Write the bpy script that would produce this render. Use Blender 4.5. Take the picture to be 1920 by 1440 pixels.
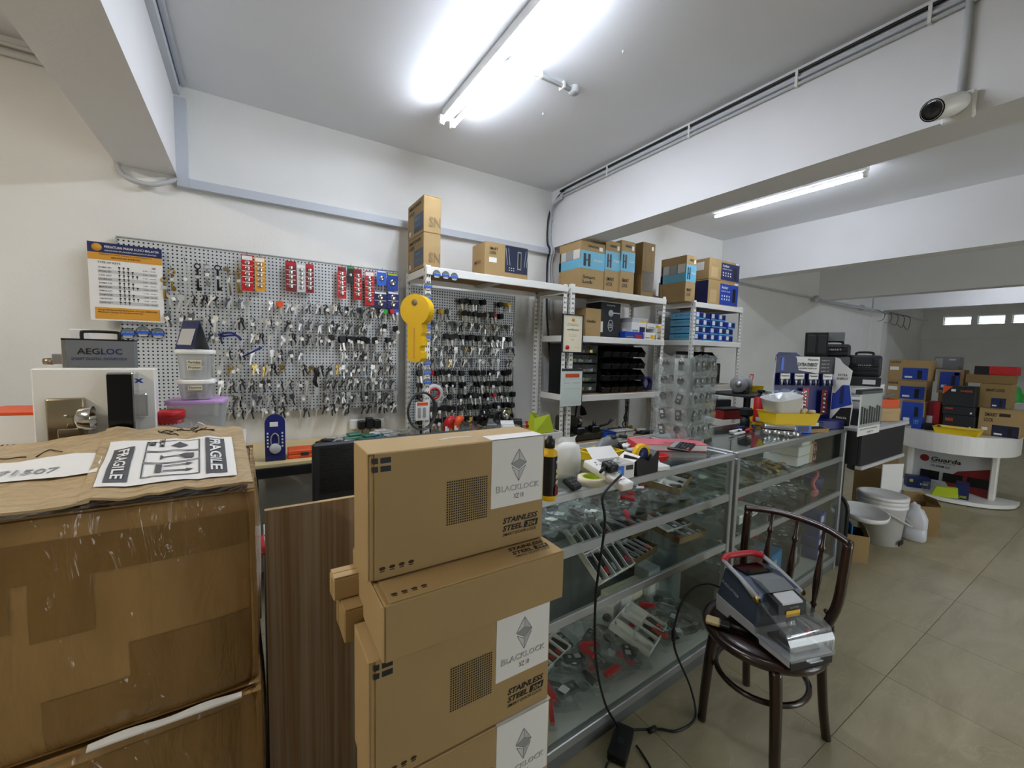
import bpy, bmesh, math, random
from mathutils import Vector, Matrix
random.seed(7)
for o in list(bpy.data.objects): bpy.data.objects.remove(o)
SC = bpy.context.scene
COL = SC.collection
# ------------------------------------------------------------------ camera
FPX = 774.93
RW = Matrix(((0.8458, -0.0206, 0.5330), (-0.5328, -0.0789, 0.8426), (0.0247, -0.9967, -0.0777)))  # rows: world axes in camera coords
def _orth():
    va = Vector((2190-960, 690-720, FPX)).normalized(); vb = Vector((470-960, 647-720, FPX)).normalized()
    vc = va.cross(vb).normalized(); vb = vc.cross(va).normalized()
    return Matrix((va, vb, vc))
RW = _orth()
CAM = Vector((0, 0, 1.5))
cd = bpy.data.cameras.new('camera'); co = bpy.data.objects.new('camera', cd); COL.objects.link(co)
cd.sensor_width = 36; cd.sensor_fit = 'HORIZONTAL'; cd.lens = FPX/1920*36; cd.clip_start = 0.02; cd.clip_end = 100
cx, cy, cz = RW @ Vector((1, 0, 0)), -(RW @ Vector((0, 1, 0))), -(RW @ Vector((0, 0, 1)))
co.matrix_world = Matrix(((cx.x, cy.x, cz.x, CAM.x), (cx.y, cy.y, cz.y, CAM.y), (cx.z, cy.z, cz.z, CAM.z), (0, 0, 0, 1)))
SC.camera = co
# ------------------------------------------------------------------ world and exposure
wd = bpy.data.worlds.new('world'); SC.world = wd; wd.use_nodes = True
wd.node_tree.nodes['Background'].inputs[0].default_value = (0.93, 0.97, 1.0, 1)
wd.node_tree.nodes['Background'].inputs[1].default_value = 2.0
SC.view_settings.view_transform = 'Standard'; SC.view_settings.look = 'None'
SC.view_settings.gamma = 1.0; SC.view_settings.use_curve_mapping = False
SC.view_settings.exposure = 1.25
SC.cycles.transparent_max_bounces = 48
TUBE_POWER = 42.0
# ------------------------------------------------------------------ measuring helpers (photo pixel -> point on a known plane of the place)
def P(x, y, X=None, Y=None, Z=None):
    r = RW @ Vector((x-960, y-720, FPX))
    if X is not None: t = (X-CAM.x)/r.x
    elif Y is not None: t = (Y-CAM.y)/r.y
    else: t = (Z-CAM.z)/r.z
    return CAM + r*t
def fr(x0, y0, x1, y1, Y):      # a rectangle on a plane facing the room: x0, x1, z0, z1
    a = P(x0, y0, Y=Y); b = P(x1, y1, Y=Y)
    return min(a.x, b.x), max(a.x, b.x), min(a.z, b.z), max(a.z, b.z)
# ------------------------------------------------------------------ materials
def lin(h):
    h = h.lstrip('#'); c = [int(h[i:i+2], 16)/255 for i in (0, 2, 4)]
    return tuple(v/12.92 if v <= 0.04045 else ((v+0.055)/1.055)**2.4 for v in c) + (1,)
M = {}
def mat(name, col, rough=0.6, metal=0.0, noise=0.0, scale=8.0, bump=0.0, bscale=None, col2=None, stretch=None, emit=None, estr=0, spec=None, coat=0.0):
    m = bpy.data.materials.new(name); m.use_nodes = True; nt = m.node_tree; b = nt.nodes['Principled BSDF']
    c1 = lin(col); b.inputs['Base Color'].default_value = c1; b.inputs['Roughness'].default_value = rough; b.inputs['Metallic'].default_value = metal
    if spec is not None: b.inputs['Specular IOR Level'].default_value = spec
    if coat: b.inputs['Coat Weight'].default_value = coat; b.inputs['Coat Roughness'].default_value = 0.12
    if noise or bump:
        tc = nt.nodes.new('ShaderNodeTexCoord'); mp = nt.nodes.new('ShaderNodeMapping'); nt.links.new(tc.outputs['Object'], mp.inputs[0])
        if stretch: mp.inputs['Scale'].default_value = stretch
        n = nt.nodes.new('ShaderNodeTexNoise'); n.inputs['Scale'].default_value = scale; n.inputs['Detail'].default_value = 6; nt.links.new(mp.outputs[0], n.inputs['Vector'])
        if noise:
            rp = nt.nodes.new('ShaderNodeValToRGB'); nt.links.new(n.outputs['Fac'], rp.inputs[0])
            c2 = lin(col2) if col2 else tuple(max(0, v*(1-noise)) for v in c1[:3])+(1,)
            rp.color_ramp.elements[0].position = 0.35; rp.color_ramp.elements[1].position = 0.65
            rp.color_ramp.elements[0].color = c2; rp.color_ramp.elements[1].color = c1; nt.links.new(rp.outputs[0], b.inputs['Base Color'])
        if bump:
            n2 = nt.nodes.new('ShaderNodeTexNoise'); n2.inputs['Scale'].default_value = bscale or scale; n2.inputs['Detail'].default_value = 4; nt.links.new(mp.outputs[0], n2.inputs['Vector'])
            bp = nt.nodes.new('ShaderNodeBump'); bp.inputs['Strength'].default_value = bump; bp.inputs['Distance'].default_value = 0.01
            nt.links.new(n2.outputs['Fac'], bp.inputs['Height']); nt.links.new(bp.outputs[0], b.inputs['Normal'])
    if emit: b.inputs['Emission Color'].default_value = lin(emit); b.inputs['Emission Strength'].default_value = estr
    M[name] = m; return m
def film_coat(name, scale, strength, weight=.9, rough=.12):
    m = M[name]; nt = m.node_tree; b = nt.nodes['Principled BSDF']; b.inputs['Coat Weight'].default_value = weight; b.inputs['Coat Roughness'].default_value = rough
    tc = nt.nodes.new('ShaderNodeTexCoord'); mp = nt.nodes.new('ShaderNodeMapping'); mp.inputs['Scale'].default_value = (1.6, 1.6, .45); n = nt.nodes.new('ShaderNodeTexNoise'); n.inputs['Scale'].default_value = scale; n.inputs['Detail'].default_value = 3; n.inputs['Distortion'].default_value = 1.2
    nt.links.new(tc.outputs['Object'], mp.inputs[0]); nt.links.new(mp.outputs[0], n.inputs['Vector']); bp = nt.nodes.new('ShaderNodeBump'); bp.inputs['Strength'].default_value = strength; bp.inputs['Distance'].default_value = .05; nt.links.new(n.outputs['Fac'], bp.inputs['Height']); nt.links.new(bp.outputs[0], b.inputs['Coat Normal'])
def clear_mat(name, col, alpha, rough, bump=0.0, bscale=30, blend=0.35, white=0.0):   # thin clear sheet: see-through with a sheen
    m = bpy.data.materials.new(name); m.use_nodes = True; nt = m.node_tree; nt.nodes.clear()
    out = nt.nodes.new('ShaderNodeOutputMaterial'); tr = nt.nodes.new('ShaderNodeBsdfTransparent'); tr.inputs[0].default_value = lin(col)
    pr = nt.nodes.new('ShaderNodeBsdfGlossy'); pr.inputs['Roughness'].default_value = rough; pr.inputs[0].default_value = (.9, .95, .95, 1)
    df = nt.nodes.new('ShaderNodeBsdfDiffuse'); df.inputs[0].default_value = (.75, .78, .78, 1)
    mx0 = nt.nodes.new('ShaderNodeMixShader'); mx0.inputs[0].default_value = white; nt.links.new(tr.outputs[0], mx0.inputs[1]); nt.links.new(df.outputs[0], mx0.inputs[2])
    lw = nt.nodes.new('ShaderNodeLayerWeight'); lw.inputs[0].default_value = .5
    fr_ = nt.nodes.new('ShaderNodeMath'); fr_.operation = 'POWER'; fr_.inputs[1].default_value = 5; nt.links.new(lw.outputs['Facing'], fr_.inputs[0])
    ad = nt.nodes.new('ShaderNodeMath'); ad.operation = 'ADD'; ad.inputs[1].default_value = 1-alpha; ad.use_clamp = True; nt.links.new(fr_.outputs[0], ad.inputs[0])
    mx = nt.nodes.new('ShaderNodeMixShader'); nt.links.new(ad.outputs[0], mx.inputs[0]); nt.links.new(mx0.outputs[0], mx.inputs[1]); nt.links.new(pr.outputs[0], mx.inputs[2])
    if bump:
        n2 = nt.nodes.new('ShaderNodeTexNoise'); n2.inputs['Scale'].default_value = bscale; tc = nt.nodes.new('ShaderNodeTexCoord'); nt.links.new(tc.outputs['Object'], n2.inputs['Vector'])
        bp = nt.nodes.new('ShaderNodeBump'); bp.inputs['Strength'].default_value = bump; bp.inputs['Distance'].default_value = 0.02; nt.links.new(n2.outputs['Fac'], bp.inputs['Height'])
        nt.links.new(bp.outputs[0], pr.inputs['Normal'])
    nt.links.new(mx.outputs[0], out.inputs[0]); M[name] = m; return m
mat('wall', 'ECECE8', .75, noise=.04, scale=3, bump=.08, bscale=60)
mat('ceiling', 'E6E8EB', .8, noise=.03, scale=2, bump=.05, bscale=30)
mat('beam', 'EAEAEA', .7, noise=.03, scale=3, bump=.08, bscale=50)
mat('trunking', 'C6CCD4', .5); mat('white_plastic', 'ECECE8', .35); mat('white_paint', 'EDEDE8', .35, spec=.5); mat('grey_plastic', '9A9C9C', .45)
mat('kraft', 'AE9262', .75, noise=.07, scale=5, bump=.03, bscale=40); mat('kraft_dark', '8C7246', .8, noise=.12, scale=6); mat('kraft_light', 'BEA375', .75, noise=.05, scale=5)
mat('kraft_old', '9C8252', .75, noise=.15, scale=4, bump=.1, bscale=20)
mat('paper', 'EDEDEA', .6); mat('paper_shade', 'D8D8D4', .65); mat('cream_paper', 'E6DFC4', .6)
mat('black', '0C0D0F', .45); mat('black_gloss', '08090B', .12); mat('black_matt', '101214', .7); mat('dark_grey', '26282B', .5); mat('charcoal', '1A1E24', .55)
mat('ink', '14130F', .7); mat('ink_brown', '3A2E1C', .8); mat('ink_grey', '8E7D60', .8); mat('ink_soft', '8C8F92', .7)
mat('navy', '17245A', .45); mat('blue', '1E43A8', .45); mat('bright_blue', '2C63D8', .4); mat('sky_blue', '6CB6D2', .5); mat('dark_blue_label', '1A2440', .4); mat('deep_blue', '14206E', .45)
mat('red', 'C21D22', .45); mat('dark_red', '7E1A1C', .5); mat('orange', 'E2561E', .5); mat('yellow', 'F0C014', .42); mat('yellow_plastic', 'E8C71A', .4); mat('lime', 'B9CE2A', .5); mat('green', '35A344', .5); mat('gold_print', 'D79A32', .55)
mat('pink', 'D9707C', .55); mat('purple_lid', 'C09AD0', .4); mat('blue_bin', '2A8AC8', .45); mat('teal_green', '3E7A64', .5)
mat('steel', 'BDBFC0', .3, .8); mat('chrome', 'D4D4D2', .12, 1.0); mat('satin_nickel', 'B7AB92', .32, 1.0); mat('brass', 'B99A4A', .3, 1.0); mat('dark_steel', '5A5C5E', .4, 1.0)
mat('nickel_key', 'D2D1CA', .3, .45); mat('sticker_green', '66756A', .5); mat('alu', 'B4B8B8', .4, .7, noise=.05, scale=10, stretch=(1, 1, 20)); mat('alu_dark', '8D9496', .4, .75)
mat('rack_white', 'EAEAE4', .45); mat('hole_dark', '3C3E40', .8); mat('particle_board', 'B09068', .8, noise=.2, scale=60)
mat('chair_wood', '2E160D', .25, noise=.5, scale=5, stretch=(3, 3, .6), coat=.5); mat('chair_seat', '2A170E', .35, noise=.5, scale=10, coat=.3)
mat('machine_blue', '3A4656', .35); mat('machine_grey', 'A9ABAE', .4); mat('handle_red', 'B8232E', .4)
mat('skin_tone', 'C98F62', .6); mat('light_grey', 'C4C7C9', .5); mat('mid_grey', '72777A', .5); mat('tan', 'D6C290', .6); mat('olive', '3A3B2A', .6); mat('foil', 'C8C8CA', .22, .9, bump=.6, bscale=25)
mat('jug', 'CDD0D6', .4); mat('bucket', 'E6E7E7', .35); mat('soft_black', '16181A', .9); mat('headrest', '7C8284', .8)
clear_mat('glass', 'F8FBFA', .985, .02); clear_mat('bag', 'FAFBFB', .93, .12, bump=1.0, bscale=34, white=.06); clear_mat('clear_plastic', 'F8FAFA', .95, .1, white=.04); clear_mat('frosted', 'EEF1F2', .85, .3, white=.42); clear_mat('visor', 'EAEDF0', .88, .06, white=.06); clear_mat('wrap', 'FBF4E4', .9, .16, bump=1.0, bscale=9)
# ------------------------------------------------------------------ mesh builder
class MB:
    def __init__(s): s.v = []; s.f = []; s.m = []; s.sm = []
    def add(s, vs, fs, m=0, T=None, smooth=False):
        o = len(s.v)
        for p in vs:
            p = Vector(p); s.v.append(T @ p if T else p)
        for f in fs: s.f.append([i+o for i in f]); s.m.append(m); s.sm.append(smooth)
        return s
    def box(s, x0, y0, z0, x1, y1, z1, m=0, T=None):
        vs = [(x, y, z) for x in (x0, x1) for y in (y0, y1) for z in (z0, z1)]
        return s.add(vs, [(0, 1, 3, 2), (4, 6, 7, 5), (0, 4, 5, 1), (2, 3, 7, 6), (0, 2, 6, 4), (1, 5, 7, 3)], m, T)
    def rbox(s, x0, y0, z0, x1, y1, z1, r=.004, m=0, T=None, seg=1):
        bm = bmesh.new(); bmesh.ops.create_cube(bm, size=1)
        c = Vector(((x0+x1)/2, (y0+y1)/2, (z0+z1)/2)); d = Vector((abs(x1-x0), abs(y1-y0), abs(z1-z0)))
        for v in bm.verts: v.co = Vector((v.co.x*d.x, v.co.y*d.y, v.co.z*d.z)) + c
        bmesh.ops.bevel(bm, geom=list(bm.edges), offset=min(r, min(d)*.45), segments=seg, affect='EDGES', profile=.5)
        bm.verts.index_update(); s.add([v.co.copy() for v in bm.verts], [[v.index for v in f.verts] for f in bm.faces], m, T, seg > 1); bm.free(); return s
    def tube(s, pts, r, n=8, m=0, T=None, closed=False, cap=True):
        pts = [Vector(p) for p in pts]; k = len(pts); rs = r if isinstance(r, (list, tuple)) else [r]*k
        rings = []; up = None
        for i, p in enumerate(pts):
            a = pts[i-1] if (i > 0 or closed) else p; b = pts[(i+1) % k] if (i < k-1 or closed) else p
            t = (b-a).normalized() if (b-a).length > 1e-9 else Vector((0, 0, 1))
            if up is None: up = t.orthogonal().normalized()
            up = (up - t*up.dot(t)); up = up.normalized() if up.length > 1e-6 else t.orthogonal().normalized()
            sd = t.cross(up)
            rings.append([p + (up*math.cos(q) + sd*math.sin(q))*rs[i] for q in (2*math.pi*j/n for j in range(n))])
        vs = [v for g in rings for v in g]; fs = []
        for i in range(k if closed else k-1):
            i2 = (i+1) % k
            for j in range(n): fs.append((i*n+j, i*n+(j+1) % n, i2*n+(j+1) % n, i2*n+j))
        if cap and not closed: fs.append(tuple(range(n))[::-1]); fs.append(tuple((k-1)*n+j for j in range(n)))
        return s.add(vs, fs, m, T, True)
    def cyl(s, p0, p1, r0, r1=None, n=16, m=0, T=None): return s.tube([p0, p1], [r0, r0 if r1 is None else r1], n, m, T)
    def lathe(s, prof, n=24, m=0, T=None, a0=0, a1=2*math.pi, sx=1, sy=1):
        full = abs(a1-a0-2*math.pi) < 1e-6; k = n if full else n+1; vs = []; fs = []
        for j in range(k):
            a = a0+(a1-a0)*j/n
            for (r, z) in prof: vs.append((r*math.cos(a)*sx, r*math.sin(a)*sy, z))
        q = len(prof)
        for j in range(n):
            j2 = (j+1) % k
            for i in range(q-1): fs.append((j*q+i, j2*q+i, j2*q+i+1, j*q+i+1))
        return s.add(vs, fs, m, T, True)
    def prism(s, poly, z0, z1, m=0, T=None):
        n = len(poly); vs = [(x, y, z0) for x, y in poly] + [(x, y, z1) for x, y in poly]
        fs = [tuple(range(n))[::-1], tuple(range(n, 2*n))] + [(i, (i+1) % n, n+(i+1) % n, n+i) for i in range(n)]
        return s.add(vs, fs, m, T)
    def sheet(s, grid, m=0, T=None):      # grid of points -> surface
        h = len(grid); w = len(grid[0]); vs = [p for r in grid for p in r]
        return s.add(vs, [(i*w+j, i*w+j+1, (i+1)*w+j+1, (i+1)*w+j) for i in range(h-1) for j in range(w-1)], m, T, True)
    def mesh(s, name, mats):
        me = bpy.data.meshes.new(name); me.from_pydata([tuple(v) for v in s.v], [], s.f)
        for k in ([mats] if isinstance(mats, str) else mats): me.materials.append(M[k])
        me.polygons.foreach_set('material_index', s.m); me.polygons.foreach_set('use_smooth', s.sm); me.update(); return me
    def build(s, name, mats, parent=None, loc=None, rz=0): return link(name, s.mesh(name, mats), parent, loc, rz)
def link(name, me, parent=None, loc=None, rz=0):
    o = bpy.data.objects.new(name, me); COL.objects.link(o)
    if parent: o.parent = parent
    if loc is not None: o.location = loc
    if rz: o.rotation_euler = (0, 0, rz)
    return o
def tag(o, label, cat, group=None):
    o['label'] = label; o['category'] = cat
    if group: o['group'] = group
    return o
def thing(name, label, cat, loc=(0, 0, 0), rz=0, group=None, rot=None):
    o = bpy.data.objects.new(name, None); COL.objects.link(o); o.location = loc; o.rotation_euler = rot or (0, 0, rz); o.empty_display_size = .05
    return tag(o, label, cat, group)
def struct(name, mb, m, parent=None):
    o = mb.build(name, m, parent)
    if not parent: o['kind'] = 'structure'
    return o
def dup(root, loc, rz=0, label=None, group=None, rot=None):
    r = root.copy(); COL.objects.link(r); r.location = loc; r.rotation_euler = rot or (0, 0, rz)
    if label: r['label'] = label
    if group: r['group'] = group
    for ch in list(root.children):
        c = ch.copy(); COL.objects.link(c); c.parent = r
        for g in list(ch.children):
            d = g.copy(); COL.objects.link(d); d.parent = c
    return r
def XF(loc=(0, 0, 0), rx=0, ry=0, rz=0): return Matrix.Translation(loc) @ Matrix.Rotation(rz, 4, 'Z') @ Matrix.Rotation(ry, 4, 'Y') @ Matrix.Rotation(rx, 4, 'X')
# ------------------------------------------------------------------ lettering
_tc = {}
def text_geo(s, bold=0.0, shear=0.0, align='LEFT'):
    k = (s, bold, shear)
    if k not in _tc:
        cu = bpy.data.curves.new('t', 'FONT'); cu.body = s; cu.size = 1; cu.shear = shear; cu.offset = bold; cu.resolution_u = 2
        ob = bpy.data.objects.new('t', cu); me = bpy.data.meshes.new_from_object(ob)
        vs = [v.co.copy() for v in me.vertices]; fs = [list(p.vertices) for p in me.polygons]
        bpy.data.objects.remove(ob); bpy.data.curves.remove(cu); bpy.data.meshes.remove(me)
        if vs:
            x0 = min(v.x for v in vs); x1 = max(v.x for v in vs); y0 = min(v.y for v in vs); y1 = max(v.y for v in vs)
        else: x0 = x1 = y0 = y1 = 0
        _tc[k] = ([Vector(((v.x-x0), v.y-y0, 0)) for v in vs], fs, max(x1-x0, 1e-6), max(y1-y0, 1e-6))
    return _tc[k]
def frame(o, u, v):      # matrix whose x = u, y = v, z = outward
    u = Vector(u).normalized(); v = Vector(v).normalized(); n = u.cross(v); o = Vector(o)
    return Matrix(((u.x, v.x, n.x, o.x), (u.y, v.y, n.y, o.y), (u.z, v.z, n.z, o.z), (0, 0, 0, 1)))
def put_text(mb, s, T, x, y, w=None, h=None, bold=.012, shear=0, m=0, dz=.0009):   # lower left corner x, y on the frame T; fits w and/or h
    vs, fs, tw, th = text_geo(s, bold, shear)
    if w is None: sy = h/th; sx = sy
    elif h is None: sx = w/tw; sy = sx
    else: sx = w/tw; sy = h/th
    mb.add([(x+v.x*sx, y+v.y*sy, dz) for v in vs], fs, m, T); return mb
class Face:       # a face of a box-like thing: coordinates run 0..1 over the face
    def __init__(s, which, w, d, h, y0=0):
        if which == 'F': s.T = frame((-w/2, 0, 0), (1, 0, 0), (0, 0, 1)); s.w, s.h = w, h
        elif which == 'L': s.T = frame((-w/2, d, 0), (0, -1, 0), (0, 0, 1)); s.w, s.h = d, h
        elif which == 'R': s.T = frame((w/2, 0, 0), (0, 1, 0), (0, 0, 1)); s.w, s.h = d, h
        elif which == 'T': s.T = frame((-w/2, 0, h), (1, 0, 0), (0, 1, 0)); s.w, s.h = w, d
    def patch(s, root, name, u0, v0, u1, v1, m, t=.0012):
        mb = MB(); mb.box(u0*s.w, v0*s.h, 0, u1*s.w, v1*s.h, t, 0, s.T); return mb.build(name, m, root)
    def text(s, root, lines, m, bold=.012, shear=0, name='lettering', dz=.0022):     # lines: (text, u, v, width or None, height)
        mb = MB()
        for (t, u, v, w, h) in lines: put_text(mb, t, s.T, u*s.w, v*s.h, w*s.w if w else None, h*s.h if h else None, bold, shear, 0, dz)
        return mb.build(name, m, root)
def carton(name, label, loc, w, d, h, rz=0, m='kraft', group=None, cat='box', flaps=True, tape=None, seam=True, rot=None):
    """closed cardboard box: body, two top flaps that meet, a glued side seam; front face is y = 0 in its own frame"""
    r = thing(name, label, cat, loc, rz, group, rot); b = MB(); t = .003
    b.rbox(-w/2, 0, 0, w/2, d, h-t, .003, 0)
    if seam: b.box(-w/2-.0012, d-.03, .004, -w/2, d-.004, h-t-.004, 0)
    b.build('body', m, r)
    if flaps:
        g = .0012
        f = MB(); f.rbox(-w/2+.001, .001, h-t, w/2-.001, d/2-g, h, .001); f.build('flap', m, r)
        f = MB(); f.rbox(-w/2+.001, d/2+g, h-t, w/2-.001, d-.001, h, .001); f.build('flap', m, r)
    if tape:
        f = MB(); f.box(-w/2-.0012, d/2-.024, h-.05, w/2+.0012, d/2+.024, h+.0008); f.build('tape', tape, r)
    return r
# ================================================================== the room
ZC, ZB, YW = 2.951, 2.449, 3.1
BEAMS = [(-.59, -.335), (2.345, 2.58), (5.035, 5.24), (7.77, 7.98), (10.1, 10.3)]
XL, XR, YF = -5.0, 13.2, -4.2
mat('grout', '8E8876', .9)
def floor_mat():
    m = bpy.data.materials.new('floor_tile'); m.use_nodes = True; nt = m.node_tree; b = nt.nodes['Principled BSDF']; N = nt.nodes.new; L = nt.links.new
    ge = N('ShaderNodeNewGeometry'); mp = N('ShaderNodeMapping'); L(ge.outputs['Position'], mp.inputs[0]); mp.inputs['Rotation'].default_value = (0, 0, .75); mp.inputs['Scale'].default_value = (1.0, 3.6, 1)
    n1 = N('ShaderNodeTexNoise'); n1.inputs['Scale'].default_value = 1.6; n1.inputs['Detail'].default_value = 9; n1.inputs['Roughness'].default_value = .62; n1.inputs['Distortion'].default_value = .9; L(mp.outputs[0], n1.inputs['Vector'])
    rp = N('ShaderNodeValToRGB'); L(n1.outputs['Fac'], rp.inputs[0]); e = rp.color_ramp.elements
    e[0].position = .28; e[0].color = lin('948A6C'); e[1].position = .74; e[1].color = lin('AFA587'); k = e.new(.5); k.color = lin('A3997B')
    n2 = N('ShaderNodeTexNoise'); n2.inputs['Scale'].default_value = 2.2; n2.inputs['Detail'].default_value = 10; n2.inputs['Distortion'].default_value = 1.6; L(mp.outputs[0], n2.inputs['Vector'])
    r2 = N('ShaderNodeValToRGB'); L(n2.outputs['Fac'], r2.inputs[0]); q = r2.color_ramp.elements; q[0].position = .487; q[0].color = (0, 0, 0, 1); q[1].position = .513; q[1].color = (0, 0, 0, 1); k = q.new(.5); k.color = (.14, .14, .14, 1)
    mx = N('ShaderNodeMixRGB'); mx.inputs[2].default_value = lin('CBC6B4'); L(r2.outputs[0], mx.inputs[0]); L(rp.outputs[0], mx.inputs[1])
    oi = N('ShaderNodeObjectInfo'); hs = N('ShaderNodeHueSaturation'); mr = N('ShaderNodeMapRange'); mr.inputs[3].default_value = .94; mr.inputs[4].default_value = 1.05; L(oi.outputs['Random'], mr.inputs[0]); L(mr.outputs[0], hs.inputs['Value']); L(mx.outputs[0], hs.inputs['Color']); L(hs.outputs[0], b.inputs['Base Color'])
    b.inputs['Roughness'].default_value = .42; bp = N('ShaderNodeBump'); bp.inputs['Strength'].default_value = .12; bp.inputs['Distance'].default_value = .004; L(n2.outputs['Fac'], bp.inputs['Height']); L(bp.outputs[0], b.inputs['Normal']); M['floor_tile'] = m
floor_mat()
f = MB(); f.box(XL, YF, -.06, XR, YW, -.004); floor = struct('floor', f, 'grout')
TS = .6; j = .0012; x0t = P(1720, 1181, Z=0).x
tm = MB(); tm.box(j, j, -.004, TS-j, TS-j, 0); tm = tm.mesh('tile', 'floor_tile')
nx0 = math.floor((.5-x0t)/TS); near = []
for ix in range(nx0, nx0+15):
    for iy in range(-2, 5):
        x = x0t+ix*TS; y = iy*TS
        if y+TS > YW-.05: continue
        near.append((ix, iy)); link('tile', tm, floor, (x, y, 0))
rest = MB(); s_near = set(near)
for ix in range(-20, 30):
    for iy in range(-7, 6):
        x = x0t+ix*TS; y = iy*TS
        if (ix, iy) in s_near or x < XL or x+TS > XR or y < YF: continue
        rest.box(x+j, y+j, -.004, x+TS-j, min(y+TS-j, YW), 0)
ro = rest.build('tile_field', 'floor_tile', floor); ro['kind'] = 'stuff'
c = MB(); c.box(XL, YF, ZC, XR, YW+.2, ZC+.15); struct('ceiling', c, 'ceiling')
w = MB(); w.box(XL, YW, -.06, XR+.2, YW+.2, ZC); struct('wall_back', w, 'wall')
w = MB(); w.box(XL-.2, YF, -.06, XL, YW+.2, ZC); struct('wall_left', w, 'wall')
# front wall behind the camera, with a wide open shop front between piers
w = MB(); w.box(XL, YF-.2, -.06, XL+.8, YF, ZC); w.box(XL, YF-.2, 2.5, XR, YF, ZC)
for xx in (-.9, 2.3, 5.0, 7.8, 10.2): w.box(xx, YF-.2, -.06, xx+.5, YF, 2.5)
for xa, xb in ((-4.2, -.9), (-.4, 2.3), (5.5, 13.2)): w.box(xa, YF-.2, -.06, xb, YF, 2.5)
struct('wall_front', w, 'wall')
# far wall: sill wall, deep ledge, then a row of high louvred windows between short piers
w = MB(); zs0, zs1 = 2.33, 2.52
w.box(XR, YF, -.06, XR+.2, YW, 2.02); w.box(XR-.12, YF, 2.02, XR+.2, YW, zs0); w.box(XR, YF, zs1, XR+.2, YW, ZC)
ys = [2.78, 2.35, 2.26, 1.87, 1.78, 1.39, 1.3, .9, .8, .4, .3, -.1]
w.box(XR, 2.78, zs0, XR+.2, YW, zs1)
for i in range(1, len(ys)-1, 2): w.box(XR, ys[i+1], zs0, XR+.2, ys[i], zs1)
w.box(XR, YF, zs0, XR+.2, ys[-1], zs1); struct('wall_far', w, 'wall')
n = 0
for i in range(0, len(ys), 2):
    n += 1; a, b2 = ys[i+1], ys[i]
    wn = MB(); t = .012
    wn.box(XR+.06, a, zs0, XR+.1, b2, zs0+t); wn.box(XR+.06, a, zs1-t, XR+.1, b2, zs1); wn.box(XR+.06, a, zs0+t, XR+.1, a+t, zs1-t); wn.box(XR+.06, b2-t, zs0+t, XR+.1, b2, zs1-t)
    wo = struct('window_%d' % n, wn, 'white_plastic')
    for k in range(4):
        z = zs0+.03+k*.04; lv = MB(); lv.box(XR+.065, a+t, z, XR+.07, b2-t, z+.034); lv.build('louvre_pane', 'frosted', wo)
# ceiling beams
for i, (a, b2) in enumerate(BEAMS):
    bm_ = MB(); bm_.box(a, YF, ZB, b2, YW, ZC); struct('trim_%d' % (i+1), bm_, 'beam')
p = MB(); p.box(10.1, YW-.16, 0, 10.36, YW, ZB); struct('trim_6', p, 'wall')       # pilaster under the fifth beam
# grey trunking: along the left beam at the ceiling, down the corner, along the back wall
t = MB(); a = BEAMS[0][1]
t.box(a, -2.6, ZC-.075, a+.03, YW-.045, ZC-.002); t.box(a, YW-.04, 2.385, a+.055, YW, ZC-.08); t.box(a+.004, YW-.045, 2.386, 2.34, YW, 2.436)
t.box(a+.06, YW-.047, 2.383, a+.062, YW, 2.438); t.box(1.2, YW-.047, 2.383, 1.202, YW, 2.438)
struct('trim_7', t, 'trunking')
pp = MB(); pp.tube([(a+.045, -2.6, ZC-.02), (a+.045, YW-.06, ZC-.02)], .014, 10)
tag(pp.build('conduit_pipe', 'trunking'), 'grey conduit pipe running along the ceiling edge of the left beam', 'pipe')
# flexible conduit looping out below the left beam
pts = [P(218, 300, Y=3.07), P(224, 320, Y=3.06), P(240, 334, Y=3.05), P(262, 342, Y=3.04), P(285, 346, Y=3.04), P(310, 342, Y=3.05), P(334, 336, Y=3.07)]
def smooth_path(pts, k=6):
    pts = [Vector(q) for q in pts]; out = []
    for i in range(len(pts)-1):
        p0 = pts[max(i-1, 0)]; p1 = pts[i]; p2 = pts[i+1]; p3 = pts[min(i+2, len(pts)-1)]
        for s in range(k):
            u = s/k; out.append(.5*((2*p1)+(p2-p0)*u+(2*p0-5*p1+4*p2-p3)*u*u+(3*p1-p0-3*p2+p3)*u**3))
    out.append(pts[-1]); return out
pa = smooth_path(pts, 14); fx = MB(); fx.tube(pa, [.0115+.0025*(i % 2) for i in range(len(pa))], 10)
tag(fx.build('flexible_conduit', 'light_grey'), 'ribbed grey flexible conduit sagging under the end of the left beam', 'conduit')
cp = MB(); cp.tube([(-4.8, YW-.02, 2.865), (-.62, YW-.02, 2.865)], .014, 8); cp.tube([(-4.8, YW-.02, 2.905), (-.62, YW-.02, 2.905)], .012, 8)
tag(cp.build('conduit_pipe', 'white_plastic'), 'pair of white conduit pipes high on the wall beyond the left beam', 'pipe')
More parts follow.
